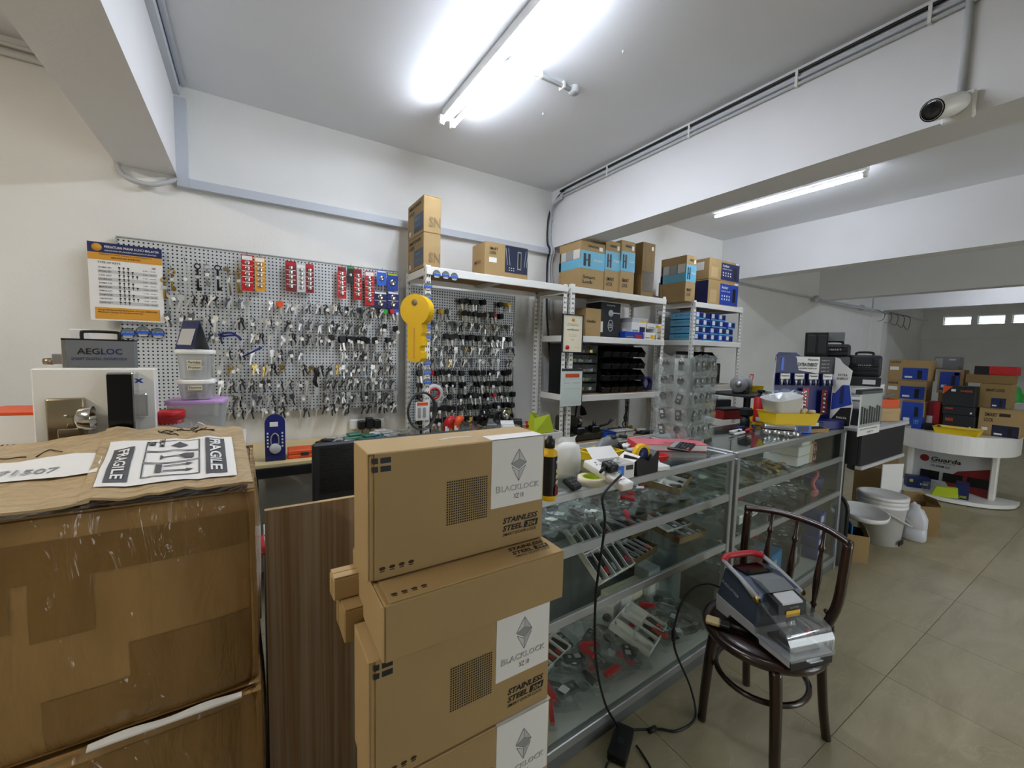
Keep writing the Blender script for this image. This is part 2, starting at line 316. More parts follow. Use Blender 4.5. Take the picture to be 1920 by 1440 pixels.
# ------------------------------------------------------------------ fluorescent lights
mat('tube_on', 'FFFFFF', .3, emit='EAF1FF', estr=TUBE_POWER)
mat('tube_warm', 'FFFFFF', .3, emit='FFF3E2', estr=TUBE_POWER*1.5)
def tube_light(label, x, y0, y1, tubes=1, z=ZC, group=None, lamp='tube_on'):
    r = thing('fluorescent_light', label, 'light', (x, (y0+y1)/2, z), 0, group); h = (y1-y0)/2; wd = .028 if tubes == 1 else .03
    b = MB(); b.rbox(-wd, -h, -.06, wd, h, 0, .006); b.build('batten', 'white_paint', r)
    for k in range(tubes):
        ox = 0 if tubes == 1 else (-.036, .036)[k]
        t = MB(); t.cyl((ox, -h+.03, -.085), (ox, h-.03, -.085), .013, n=16); cz_ = -.085
        t.m = [1 if sum(t.v[i].z for i in f_)/len(f_) > cz_+.0045 else 0 for f_ in t.f]; t.build('tube', [lamp, 'white_plastic'], r)       # LED tube: opaque spine on top, diffuser below
        for s in (-1, 1):
            e = MB(); e.rbox(ox-.014, s*h-.03*(s > 0), -.1, ox+.014, s*h+.03*(s < 0), -.045, .004); e.build('lamp_holder', 'white_plastic', r)
    return r
tube_light('twin-tube fluorescent batten lit on the ceiling above the pegboard', 1.035, 1.22, 2.46, 2)
tube_light('single lit fluorescent tube on the ceiling beyond the first beam', 3.87, 1.29, 2.5, 1)
tube_light('lit fluorescent tube in the far bay behind the third beam', 9.1, .6, 1.8, 1)
tube_light('lit fluorescent tube in the bay beyond the left beam', -2.2, .4, 1.6, 2, lamp='tube_warm')
tube_light('lit fluorescent tube far behind the viewer over the front aisle', 3.87, -3.2, -2.0, 1)
# conduit feeding the twin light, with a round ceiling junction box
r = thing('ceiling_conduit', 'short white conduit with round junction box beside the twin light', 'conduit', (0, 0, 0))
cc = MB(); cc.cyl((1.09, 1.862, ZC-.018), (1.5, 1.857, ZC-.018), .012, n=10); cc.build('pipe', 'light_grey', r)
cc = MB(); cc.lathe([(0, -.03), (.026, -.03), (.03, -.026), (.03, 0)], 18, 0, XF((1.53, 1.857, ZC))); cc.build('junction_box', 'light_grey', r)
for xx in (1.3, 1.45):
    cc = MB(); cc.box(xx-.006, 1.84, ZC-.034, xx+.006, 1.88, ZC); cc.build('saddle_clip', 'white_plastic', r)
for q in ((1390, 211), (1018, 212)):
    v = P(q[0] if q[0] < 1100 else 1168, q[1] if q[0] < 1100 else 95, Z=ZC); s_ = MB(); s_.lathe([(0, -.012), (.004, -.01), (.005, 0)], 8, 0, XF((v.x, v.y, ZC)))
    tag(s_.build('ceiling_hook', 'white_plastic'), 'tiny white hook in the ceiling ' + ('left of the beam cables' if q[0] < 1100 else 'near the top of the frame'), 'hook')
# cables on the first beam's face and down the wall
XB = BEAMS[1][0]
def beam_cable(name, label, off, r, m, zend, cat='cable'):
    pts = [(XB-.012, -3, ZC-.03-off), (XB-.012, 0, ZC-.03-off), (XB-.012, 2.7, ZC-.03-off), (XB-.014-off*.3, 2.92, ZC-.05-off), (XB-.03-off*.6, 3.03, ZC-.12-off*.8), (XB-.045+off*.9, YW-.01, ZC-.24-off*.5), (XB-.05+off*.9, YW-.01, 2.5), (XB-.05+off*.9, YW-.05, 2.42), (XB-.045+off*.9, YW-.012, 2.3)] + zend
    b = MB(); b.tube(smooth_path(pts, 5), r, 8); return tag(b.build(name, m), label, cat)
beam_cable('black_cable', 'black cable along the top of the first beam and down the wall', 0, .008, 'black', [(XB-.03, YW-.012, 1.9), (XB+.02, YW-.012, 1.45)])
beam_cable('white_conduit', 'white conduit below the black cable along the first beam', .032, .009, 'trunking', [(XB+.0, YW-.012, 2.0), (XB+.01, YW-.012, 1.8)], 'conduit')
beam_cable('white_conduit', 'lower of the two white conduits turning down beside the beam', .058, .008, 'light_grey', [(XB+.04, YW-.012, 2.0), (XB+.06, YW-.012, 1.8)], 'conduit')
for yy in (2.4, 1.7, 1.1, .62, .3):
    b = MB(); b.box(XB-.022, yy-.006, ZC-.1, XB, yy+.006, ZC-.018); tag(b.build('cable_clip', 'white_plastic'), 'white cable clip on the first beam, %s from the camera end' % {2.4: 'fifth', 1.7: 'fourth', 1.1: 'third', .62: 'second', .3: 'first'}[yy], 'clip', 'cable clips on the beam')
# security camera on the beam
v = P(1800, 205, X=XB); r = thing('security_camera', 'white bullet security camera with black lens face mounted on the beam', 'camera', (XB, v.y, v.z))
b = MB(); b.rbox(-.03, -.045, -.05, 0, .045, .05, .006); b.build('mount_box', 'white_plastic', r)
b = MB(); b.tube([(-.03, 0, .005), (-.055, .005, .005), (-.08, .015, 0)], [.03, .026, .022], 14); b.build('bracket', 'white_plastic', r)
Tc = XF((-.08, .02, -.005), rz=math.radians(163)) @ Matrix.Rotation(math.radians(20), 4, 'Y') @ Matrix.Scale(1.12, 4)
b = MB(); b.lathe([(0, -.07), (.03, -.068), (.036, -.05), (.036, .07), (.03, .074)], 20, 0, Tc @ Matrix.Rotation(math.pi/2, 4, 'Y')); b.build('body', 'white_plastic', r)
b = MB(); b.lathe([(0, .071), (.02, .071), (.034, .074), (.0345, .068)], 20, 0, Tc @ Matrix.Rotation(math.pi/2, 4, 'Y')); b.build('lens_face', 'black_gloss', r)
b = MB(); b.tube([(XB-.012, v.y, v.z+.05), (XB-.012, v.y, ZC)], .012, 10); tag(b.build('conduit_pipe', 'light_grey'), 'vertical grey conduit above the security camera', 'pipe')
# conduit run high on the back wall past the racks, with its loose wire ends
r = thing('wall_conduit', 'long pair of conduits along the far back wall with loose wires', 'conduit')
b = MB(); b.tube([(2.9, YW-.02, 2.16), (3.9, YW-.02, 2.14)], .014, 8); b.build('pipe', 'light_grey', r)
b = MB(); b.tube([(5.3, YW-.02, 2.47), (7.75, YW-.04, 2.46), (8.4, YW-.1, 2.45), (13.0, YW-.1, 2.44)], .016, 8); b.build('pipe', 'light_grey', r)
b = MB(); b.tube([(7.7, YW-.05, 2.43), (10.4, YW-.2, 2.40)], .014, 8); b.build('pipe', 'light_grey', r)
for k in range(5):
    x = 9.6+k*.35; b = MB(); b.tube(smooth_path([(x, YW-.2, 2.42), (x+.15, YW-.28, 2.36), (x+.3, YW-.22, 2.26-.03*k), (x+.12, YW-.2, 2.22)], 4), .006, 6); b.build('wire', 'mid_grey', r)
for x in (7.5, 9.3):
    b = MB(); b.lathe([(0, -.02), (.05, -.015), (.055, 0), (.05, .015), (0, .02)], 14, 0, XF((x, YW-.08, 2.44)) @ Matrix.Rotation(math.pi/2, 4, 'Y')); b.build('junction_box', 'light_grey', r)
b = MB(); b.tube([(9.75, YW-.1, 2.45), (9.75, YW-.1, ZC)], .014, 8); b.build('drop_pipe', 'light_grey', r)
# ================================================================== foreground cartons
from mathutils import noise as NZ
mat('kraft_taped', 'A98650', .5, noise=.25, scale=3.5, bump=.5, bscale=7, stretch=(2.2, 2.2, .7), coat=.55, col2='967340')
mat('tape_brown', '8C6A36', .3, noise=.2, scale=5, bump=.4, bscale=9, stretch=(2, 2, .6), coat=.7)
mat('flap_kraft', 'BFA67C', .55, noise=.18, scale=9, stretch=(1, 7, 1), coat=.4, bump=.25, bscale=12)
film_coat('kraft_taped', 9, 1.0); film_coat('tape_brown', 11, .8); film_coat('flap_kraft', 8, .5, .6, .2)
def crumple(x, z, k=1.0, s=0): return k*(.011*NZ.noise(Vector((x*2.2+s, z*1.6, 3.1)))+.005*NZ.noise(Vector((x*9+s, z*3.0, 7.7))))
def taped_carton(label, x0, x1, y0, y1, z0, z1, seed, tapes, dx=0):
    r = thing('shipping_carton', label, 'carton', ((x0+x1)/2, y0, z0)); w = x1-x0; d = y1-y0; h = z1-z0; b = MB(); n = 22
    def edge(u): return -.012*(abs(2*u-1)**14)       # rounded, bulging edges
    def fy(u, v): return -.014*math.sin(math.pi*u)*math.sin(math.pi*v)+crumple(u*w, v*h, 1, seed)-edge(u)-edge(v)
    def fx(u, v, s): return s*(.012*math.sin(math.pi*u)*math.sin(math.pi*v)+edge(u)+edge(v))+crumple(u*d, v*h, .8, seed+5)
    F = lambda u, v: Vector((-w/2+u*w, fy(u, v), v*h))
    g = [i/n for i in range(n+1)]
    b.sheet([[F(u, v) for u in g] for v in g])
    b.sheet([[Vector((w/2+fx(u, v, 1), u*d, v*h)) for u in g] for v in g]); b.sheet([[Vector((-w/2+fx(u, v, -1), d-u*d, v*h)) for u in g] for v in g])
    b.sheet([[Vector((w/2-u*w, d, v*h)) for u in g] for v in g]); b.sheet([[Vector((-w/2+u*w, v*d, h-.004)) for u in g] for v in g]); b.sheet([[Vector((-w/2+u*w, d-v*d, 0)) for u in g] for v in g])
    b.build('body', 'kraft_taped', r)
    for (ua, va, ub, vb) in tapes:
        t = MB(); k = 10; t.sheet([[F(ua+(ub-ua)*i/k, va+(vb-va)*q/k)+Vector((0, -.0016, 0)) for i in range(k+1)] for q in range(k+1)]); t.build('tape', 'tape_brown', r)
    return r, w, d, h
TP = [(.0, .55, .28, .9), (.38, .74, .98, .9), (.55, .5, .66, .74), (.44, .56, .52, .74), (.72, .02, .98, .4), (.56, .0, .72, .24), (.2, .0, .42, .32)]
TPB = TP
big, w_, d_, h_ = taped_carton('large tape-wrapped brown carton with fragile sheet, on top of the left stack', -.93, .0, 1.28, 1.86, .566, 1.115, 1.3, TP)
taped_carton('large tape-wrapped brown carton at the bottom of the left stack', -.95, .005, 1.265, 1.86, 0, .556, 9.2, [(.3, .6, .95, .95), (.1, .1, .4, .5)])
# pale packing tape between the two cartons, its highlight put in as plain white
b = MB(); b.sheet([[Vector((x, 1.262-.008*math.sin(k*1.5), z)) for k, z in enumerate((.552, .556, .561, .566+.003*math.sin(x*40)))] for x in [-.34+.3*i/20 for i in range(21)]]); b.build('packing_tape', 'paper', big, (-(-.465), -1.28, -.566))
# raised flaps on the top carton
def warped_flap(name, quad, root, off, n=14, amp=.006, seed=0, t=.006, m='flap_kraft'):
    A, B, C, D = [Vector(q) for q in quad]      # front left, front right, back right, back left
    g = [[A.lerp(B, i/n).lerp(D.lerp(C, i/n), q/n) + Vector((0, 0, amp*NZ.noise(Vector((i*.45+seed, q*.35, 2)))*2)) - off for i in range(n+1)] for q in range(n+1)]
    b = MB(); b.sheet(g); b.sheet([[p - Vector((0, 0, t)) for p in reversed(r_)] for r_ in g])
    rim = g[0] + [r_[-1] for r_ in g[1:]] + list(reversed(g[-1]))[1:] + [r_[0] for r_ in reversed(g)][1:]
    b.sheet([[p - Vector((0, 0, t)) for p in rim], rim]); b.build(name, m, root); return g
off = Vector((-.465, 1.28, .566))
gl = warped_flap('flap', [(-.94, 1.26, 1.142), (-.315, 1.27, 1.138), (-.40, 1.84, 1.205), (-.93, 1.85, 1.15)], big, off, seed=2)
gr = warped_flap('flap', [(-.335, 1.272, 1.142), (-.002, 1.275, 1.14), (-.035, 1.86, 1.192), (-.41, 1.86, 1.212)], big, off, seed=8)
def on_flap(g, u, v, dz=.0015):
    n = len(g)-1; fu = min(max(u, 0), .9999)*n; fv = min(max(v, 0), .9999)*n; i = int(fu); q = int(fv); a = fu-i; c_ = fv-q
    return (g[q][i].lerp(g[q][i+1], a)).lerp(g[q+1][i].lerp(g[q+1][i+1], a), c_) + Vector((0, 0, dz))
def flap_patch(g, name, u0, v0, u1, v1, m, root, dz, sk=0):
    b = MB(); k = 10; b.sheet([[on_flap(g, u0+(u1-u0)*i/k+sk*q/k, v0+(v1-v0)*q/k, dz) for i in range(k+1)] for q in range(k+1)]); return b.build(name, m, root)
sh = thing('fragile_sheet', 'white printed sheet with black FRAGILE band taped on the carton flap', 'paper', off)
flap_patch(gr, 'paper', .06, .1, .9, .74, 'paper', sh, .004)
mat('ink_dim', '55565A', .7)
flap_patch(gr, 'band', .7, .14, .84, .7, 'ink_dim', sh, .0055); flap_patch(gr, 'band', .1, .14, .23, .6, 'ink_dim', sh, .0055)
def flap_text(g, s, u0, v0, u1, v1, m, dz, bold=.02):   # runs down the sheet (towards the viewer), letter tops to the right
    vs, fs, tw, th = text_geo(s, bold); b = MB(); b.add([on_flap(g, u0+(v.y/th)*(u1-u0), v1-(v.x/tw)*(v1-v0), dz) for v in vs], fs); return b.build('lettering', m, sh)
flap_text(gr, 'FRAGILE', .73, .17, .81, .67, 'paper', .0075); flap_text(gr, 'FRAGILE', .13, .17, .2, .57, 'paper', .0075)
flap_text(gr, 'DPM', .3, .62, .36, .7, 'ink', .0065); flap_text(gr, 'FROM', .38, .6, .42, .72, 'ink', .0065)
for v0 in (.16, .34, .52):
    for (a, c_, e, f_) in ((.3, v0, .66, v0+.008), (.3, v0+.165, .66, v0+.173), (.3, v0, .308, v0+.17), (.652, v0, .66, v0+.17)): flap_patch(gr, 'rule', a, c_, e, f_, 'ink_dim', sh, .006)
def flap_poly(pts, m): b = MB(); b.add([on_flap(gr, u, v, .0065) for u, v in pts], [tuple(range(len(pts)))]); b.build('pictogram', m, sh)
for v0 in (.21, .28):
    flap_poly([(.43, v0), (.58, v0), (.58, v0+.012), (.43, v0+.012)], 'ink_dim'); flap_poly([(.57, v0-.012), (.62, v0+.006), (.57, v0+.024)], 'ink_dim')
flap_poly([(.38, .2), (.42, .2), (.42, .31), (.38, .31)], 'ink_dim')
flap_poly([(.42, .42), (.52, .42), (.56, .38), (.62, .38), (.62, .47), (.56, .47), (.52, .432), (.42, .432)], 'ink_dim'); flap_poly([(.4, .39), (.42, .41), (.42, .44), (.4, .46)], 'ink_dim'); flap_poly([(.46, .6), (.52, .56), (.58, .6), (.52, .65)], 'ink_dim')
st = thing('address_label', 'long crumpled white address label taped along the carton top', 'label', off)
flap_patch(gl, 'paper', .0, .3, 1.0, .62, 'paper', st, .005)
b = MB(); vs, fs, tw, th = text_geo('BNXGL71507', .01); b.add([on_flap(gl, .45+.42*v.x/tw, .36+.09*v.y/th, .0075) for v in vs], fs); b.build('lettering', 'ink_soft', st)
sc_ = thing('marker_scribble', 'black marker scribbles handwritten on the carton flap', 'scribble', off)
for s in range(9):
    u = random.uniform(.3, .75); v = random.uniform(.84, .97); b = MB(); pts = [on_flap(gr, u+i*.025*random.uniform(.5, 1.6), v+random.uniform(-.03, .03), .002) for i in range(5)]; b.tube(smooth_path(pts, 3), .0016, 4); b.build('stroke', 'ink', sc_)
for s in range(8):
    u = random.uniform(.05, .9); v = random.uniform(.66, .95); b = MB(); pts = [on_flap(gl, u+i*.03, v+random.uniform(-.04, .04), .002) for i in range(4)]; b.tube(smooth_path(pts, 3), .0016, 4); b.build('stroke', 'ink_brown', sc_)
# ================================================================== stack of lock boxes
def lock_box(label, loc, rot=None, w=.458, d=.138, h=.278, label_on=True):
    r = thing('lock_box', label, 'box', loc, 0, 'stacked door lock boxes', rot); t = .004
    b = MB(); b.rbox(-w/2+.004, .0035, 0, w/2-.004, d, h-t, .003); b.build('body', 'kraft', r)
    b = MB(); b.rbox(-w/2+.014, 0, .002, w/2-.006, .003, h-.002, .001); b.build('front_panel', 'kraft', r)
    b = MB(); b.rbox(-w/2, .006, 0, -w/2+.0035, d-.004, h-t, .001); b.build('side_flap', 'kraft_light', r)
    b = MB(); b.rbox(-w/2, .002, h-t, w/2, d, h, .0015); lid = b.build('lid', 'kraft_light', r)
    b = MB(); b.prism([(-.05, .066), (.0, .078), (.05, .066), (.04, .062), (0, .07), (-.04, .062)], h, h+.0008); b.build('handle_slot', 'paper_shade', lid)
    F = Face('F', w, d, h)
    b = MB()
    for i in range(19):
        for k in range(18):
            x = (.372-.197)+(i+.5)*.108/19; z = (1.094-1.005)+(k+.5)*.106/18; s = .0017; b.add([(-w/2+x-s, -.0009, z-s), (-w/2+x+s, -.0009, z-s), (-w/2+x+s, -.0009, z+s), (-w/2+x-s, -.0009, z+s)], [(0, 1, 2, 3)])
    o = b.build('dot_grid', 'ink', r); o['kind'] = 'stuff'
    b = MB()
    for (xa, za, xb, zb) in ((0, .018, .011, .03), (.016, .018, .038, .03), (0, 0, .011, .012), (.016, 0, .038, .012)): b.box(.01+xa, .237+za, 0, .01+xb, .237+zb, .0006, 0, F.T)
    b.build('flag_print', 'charcoal', r)
    b = MB(); put_text(b, 'STAINLESS', F.T, .328, .062, .108, .0145, .03, .25); put_text(b, 'STEEL', F.T, .328, .042, .06, .0145, .03, .25); put_text(b, 'SMART DOOR LOCK', F.T, .328, .029, .105, .008, .004, .25)
    b.add([(.392, .04, .0006), (.434, .04, .0006), (.438, .058, .0006), (.396, .058, .0006)], [(0, 1, 2, 3)], 0, F.T); b.build('lettering', 'ink', r)
    b = MB(); put_text(b, '304', F.T, .4, .0425, .03, .0125, .02, .25, 0, .0014); b.build('numerals', 'kraft', r)
    b = MB()
    for k in range(4):
        x = .03+k*.021; b.add([(x+.007*math.cos(a), .026+.004*math.sin(a), .0006) for a in [i*math.pi/5 for i in range(10)]], [tuple(range(10))], 0, F.T); b.box(x-.005, .0185, 0, x+.005, .0205, .0006, 0, F.T)
    b.build('icon_print', 'ink_brown', r)
    if label_on:
        lb = MB(); lb.box(.293, .107, 0, .448, h+.002, .0012, 0, F.T); lb.box(-w/2+.293, -.0012, h, -w/2+.448, .05, h+.0016); lb_o = lb.build('white_label', 'paper', r)
        T = F.T; cxm = .372; b = MB()
        top, mid_l, mid_r, mid, bot = (cxm, .25), (cxm-.023, .214), (cxm+.023, .214), (cxm, .224), (cxm, .168)
        b.add([(*top, .0016), (*mid_l, .0016), (*mid, .0016)], [(0, 1, 2)], 0, T); b.add([(*top, .0016), (*mid, .0016), (*mid_r, .0016)], [(0, 1, 2)], 1, T)
        b.add([(*mid_l, .0016), (cxm, .199, .0016), (*mid_r, .0016), (*mid, .0016)], [(0, 1, 2, 3)], 2, T); b.add([(cxm-.021, .207, .0016), (*bot, .0016), (cxm, .194, .0016)], [(0, 1, 2)], 0, T); b.add([(cxm, .194, .0016), (*bot, .0016), (cxm+.021, .207, .0016)], [(0, 1, 2)], 1, T)
        lw = .0006
        for (p, q) in ((top, mid_l), (top, mid), (top, mid_r), (mid_l, mid), (mid, mid_r), (mid_l, (cxm, .199)), (mid_r, (cxm, .199)), ((cxm-.021, .207), bot), ((cxm+.021, .207), bot), ((cxm, .194), bot), ((cxm-.021, .207), (cxm, .194)), ((cxm+.021, .207), (cxm, .194))):
            dx, dy = q[0]-p[0], q[1]-p[1]; l = math.hypot(dx, dy); nx, ny = -dy/l*lw, dx/l*lw
            b.add([(p[0]+nx, p[1]+ny, .0021), (p[0]-nx, p[1]-ny, .0021), (q[0]-nx, q[1]-ny, .0021), (q[0]+nx, q[1]+ny, .0021)], [(0, 1, 2, 3)], 3, T)
        b.build('logo_print', ['paper_shade', 'light_grey', 'grey_plastic', 'mid_grey'], lb_o)
        b = MB(); put_text(b, 'B', T, .307, .145, .013, .0165, .02, 0, 0, .0018); put_text(b, 'LACKLOCK', T, .322, .145, .115, .0145, .02, 0, 0, .0018); b.build('lettering', 'mid_grey', lb_o)
        b = MB(); put_text(b, 'B', T, .3078, .1458, .0115, .015, -.014, 0, 0, .0024); put_text(b, 'LACKLOCK', T, .3226, .1458, .1138, .013, -.014, 0, 0, .0024); b.build('lettering', 'paper', lb_o)
        b = MB(); put_text(b, 'XZ 10', T, .358, .124, .03, .012, .0, 0, 0, .0018); b.build('lettering', 'ink', lb_o)
    return r
XC = .427
lock_box('upright lock box with white logo label on top of the stack', (XC, .86, 1.005))
lock_box('lock box lying flat under the topmost upright one', (XC+.008, .775, 1.003), (-math.pi/2, 0, 0), d=.124, label_on=False)
lock_box('upright lock box with white label, third from the top', (XC-.014, .795, .602), h=.276)
lock_box('upright lock box with white label low in the stack, fourth from top', (XC-.01, .79, .31), h=.29)
lock_box('lowest lock box standing on the floor under the stack', (XC-.01, .795, .0), h=.308)
# two plain ones poking out behind the stack
carton('lock_box', 'plain lock box poking out at the left behind the stack, upper one', (.37, .985, .912), .44, .05, .056, m='kraft_light', group='plain lock boxes behind the stack')
carton('lock_box', 'plain lock box poking out at the left behind the stack, lower one', (.385, .94, .8325), .44, .1, .079, m='kraft', group='plain lock boxes behind the stack')
carton('lock_box', 'plain tall carton standing on the floor behind the lock box stack', (.42, .945, .0), .34, .2, .832, m='kraft', group='plain lock boxes behind the stack')
# ================================================================== wood-grain desk front, desk, monitor
def wood_mat():
    m = bpy.data.materials.new('striped_wood'); m.use_nodes = True; nt = m.node_tree; b = nt.nodes['Principled BSDF']; N = nt.nodes.new; L = nt.links.new
    tc = N('ShaderNodeTexCoord'); mp = N('ShaderNodeMapping'); mp.inputs['Scale'].default_value = (48, 4, .5); L(tc.outputs['Object'], mp.inputs[0])
    n = N('ShaderNodeTexNoise'); n.inputs['Scale'].default_value = 1; n.inputs['Detail'].default_value = 5; n.inputs['Roughness'].default_value = .65; L(mp.outputs[0], n.inputs['Vector'])
    rp = N('ShaderNodeValToRGB'); L(n.outputs['Fac'], rp.inputs[0]); e = rp.color_ramp.elements
    e[0].position = .3; e[0].color = lin('7A6A58'); e[1].position = .7; e[1].color = lin('C4AE94'); k = e.new(.45); k.color = lin('A68A6C'); k = e.new(.55); k.color = lin('B0A292')
    L(rp.outputs[0], b.inputs['Base Color']); b.inputs['Roughness'].default_value = .5; M['striped_wood'] = m
wood_mat(); mat('desk_white', 'E4E3DE', .5)
dk = thing('office_desk', 'office desk with striped wood-grain front panel behind the cartons', 'desk', (.1, 1.42, 0))
b = MB(); b.box(-.075, 0, 0, .64, .018, 1.0); pn = b.build('front_panel', 'striped_wood', dk)
b = MB(); b.box(-.075, 0, 1.0, .64, .018, 1.0012); b.build('edge_band', 'kraft_light', pn)
b = MB(); b.rbox(-.07, .02, .7, .63, .62, .725, .002); b.build('desk_top', 'desk_white', dk)
for x in (-.072, .615):
    b = MB(); b.box(x, .02, 0, x+.02, .6, .7); b.build('side_panel', 'striped_wood', dk)
mo = thing('monitor', 'black flat monitor seen from behind above the wood desk panel', 'monitor', (.55, 1.76, .7265), math.radians(1.5)); mo.scale = (1, 1, .945)
b = MB(); b.rbox(-.355, 0, .115, .355, .03, .415, .008); b.build('back_shell', 'charcoal', mo)
b = MB()
for k in range(24): b.box(-.33, -.0035, .2+k*.0085, .33, 0, .2035+k*.0085)
b.build('vent_ribs', 'black', mo)
b = MB(); b.box(-.345, .03, .125, .345, .032, .405); b.build('screen', 'black_gloss', mo)
b = MB(); b.rbox(-.03, .0, .01, .03, .02, .16, .004); b.build('stand_neck', 'black', mo); b = MB(); b.rbox(-.12, -.1, 0, .12, .1, .012, .005); b.build('stand_base', 'black', mo)
# paper clutter on the office desk, seen through the gap left of the monitor
for i, (x, y, rx, rz, m, lab) in enumerate([(.1, 1.72, .9, .3, 'paper_shade', 'grey folded paper leaning in the gap beside the monitor'), (.2, 1.66, .6, -.4, 'paper', 'white envelope tilted beside the monitor'), (.02, 1.75, .3, .2, 'red', 'red booklet lying in the gap beside the monitor'), (.26, 1.6, 1.1, .1, 'light_grey', 'light grey card leaning against the desk panel')]):
    b = MB(); b.rbox(-.07, -.05, 0, .07, .05, .006, .001, 0, XF((0, 0, .02), rx=rx, rz=rz)); o = tag(b.build('paper', m, None, (x, y, .735)), lab, 'paper')
# ================================================================== pegboards
def peg_mat(name, base, hole, pitch, rad, rough=.45):
    m = bpy.data.materials.new(name); m.use_nodes = True; nt = m.node_tree; b = nt.nodes['Principled BSDF']; N = nt.nodes.new; L = nt.links.new
    tc = N('ShaderNodeTexCoord'); sx = N('ShaderNodeSeparateXYZ'); L(tc.outputs['Object'], sx.inputs[0]); fs = []
    for ax in ('X', 'Z'):
        d = N('ShaderNodeMath'); d.operation = 'DIVIDE'; d.inputs[1].default_value = pitch; L(sx.outputs[ax], d.inputs[0])
        f = N('ShaderNodeMath'); f.operation = 'FLOORED_MODULO'; f.inputs[1].default_value = 1; L(d.outputs[0], f.inputs[0])
        s = N('ShaderNodeMath'); s.operation = 'SUBTRACT'; s.inputs[1].default_value = .5; L(f.outputs[0], s.inputs[0])
        q = N('ShaderNodeMath'); q.operation = 'POWER'; q.inputs[1].default_value = 2; L(s.outputs[0], q.inputs[0]); fs.append(q)
    a = N('ShaderNodeMath'); L(fs[0].outputs[0], a.inputs[0]); L(fs[1].outputs[0], a.inputs[1])
    lt = N('ShaderNodeMath'); lt.operation = 'LESS_THAN'; lt.inputs[1].default_value = (rad/pitch)**2; L(a.outputs[0], lt.inputs[0])
    mx = N('ShaderNodeMixRGB'); mx.inputs[1].default_value = lin(base); mx.inputs[2].default_value = lin(hole); L(lt.outputs[0], mx.inputs[0]); L(mx.outputs[0], b.inputs['Base Color'])
    b.inputs['Roughness'].default_value = rough; b.inputs['Metallic'].default_value = .15; M[name] = m
peg_mat('peg_metal', 'CDD1D2', '161819', .0205, .0044); peg_mat('peg_metal_small', 'C4C9CA', '1C1E20', .0205, .0054)
def pegboard(label, x0, x1, z0, z1, Y, m, z0l=None):
    r = thing('pegboard', label, 'pegboard', (x0, Y, z0)); w = x1-x0; h = z1-z0; b = MB(); b.box(0, 0, 0, w, .012, h); b.build('panel', m, r)
    for (a, c_, e, f_) in ((0, h-.006, w, h), (0, 0, w, .006), (0, .006, .006, h-.006), (w-.006, .006, w, h-.006)):
        b = MB(); b.box(a, -.006, c_, e, .02, f_); b.build('folded_edge', 'alu', r)
    return r
YP = 3.06
px1 = P(747, 510, Y=YP).x; pz0 = 1.072; pz1 = 2.066
pb1 = pegboard('wide perforated metal pegboard of hanging keys on the back wall', -.60, px1, pz0, pz1, YP, 'peg_metal')
pb2 = pegboard('perforated metal pegboard of car keys inside the first white rack', 1.0, 1.92, .93, 1.97, 3.02, 'peg_metal_small')
# ------------------------------------------------------------------ keys
hk = MB(); hk.tube([(0, 0, 0), (0, -.05, 0), (0, -.062, .004), (0, -.068, .014)], .0016, 5); HOOK = hk.mesh('peg_hook', 'dark_steel')
def key_mesh(kind):
    b = MB()
    def one(ang, m, dy, bow='round', L=.036, s=1.0):
        T = XF((0, dy, 0), ry=ang) @ Matrix.Scale(s, 4); F = T @ Matrix.Rotation(math.pi/2, 4, 'X')
        if bow == 'round':
            n = 10; R, q = .0115, .0045; pts = []; z0 = -.012
            vs = []; 
            for t in (-.0012, .0012):
                for rr in (R, q):
                    for i in range(n): vs.append((rr*math.cos(2*math.pi*i/n), t, z0+rr*math.sin(2*math.pi*i/n)+(.005 if rr == q else 0)))
            fs = []
            for i in range(n):
                k = (i+1) % n; fs += [(i, k, n+k, n+i), (2*n+i, 3*n+i, 3*n+k, 2*n+k), (i, 2*n+i, 2*n+k, k)]
            b.add(vs, fs, m, T); top = -.022
        else:
            b.prism([(-.012, -.003), (-.008, .001), (.008, .001), (.012, -.003), (.011, -.02), (.004, -.026), (-.004, -.026), (-.011, -.02)], -.0016 if bow == 'square' else -.005, .0016 if bow == 'square' else .005, m, F); top = -.025
        bm_ = 1 if bow == 'black' else m
        e = top-L; pr = [(-.0042, top+.002), (.0042, top+.002), (.0042, top-.006), (.003, top-.009), (.0042, top-.013), (.0022, top-.017), (.004, top-.022), (.0026, top-.027), (.0036, e+.004), (0, e), (-.0042, e+.005)]
        b.prism(pr, -.0011, .0011, bm_, F)
    rnd = random.Random(kind)
    if kind == 'single': one(.1, 0, -.02)
    elif kind == 'pair': one(-.25, 1, -.018); one(.3, 0, -.03)
    elif kind == 'square': one(.12, 0, -.02, 'square', .034); one(-.2, 1, -.03, 'square')
    elif kind == 'bunch':
        for k in range(4): one(-.35+.22*k+rnd.uniform(-.1, .1), k % 2, -.012-.011*k, 'round' if k % 2 else 'square')
    elif kind == 'car': one(.06, 0, -.02, 'black', .034, 1.12); one(-.12, 0, -.036, 'black', .034, 1.12)
    elif kind == 'long': one(.08, 0, -.02, 'square', .05)
    return b
KM = {}
for k in ('single', 'pair', 'square', 'bunch', 'long'): KM[k] = key_mesh(k).mesh('key_blank', ['nickel_key', 'dark_steel'])  # dark steel on alternate keys puts the shade between them into the colour
KM['brass'] = key_mesh('pair').mesh('key_blank', ['brass', 'satin_nickel']); KM['car'] = key_mesh('car').mesh('car_key', ['black', 'nickel_key']); KM['steel'] = key_mesh('bunch').mesh('key_blank', ['dark_steel', 'nickel_key'])
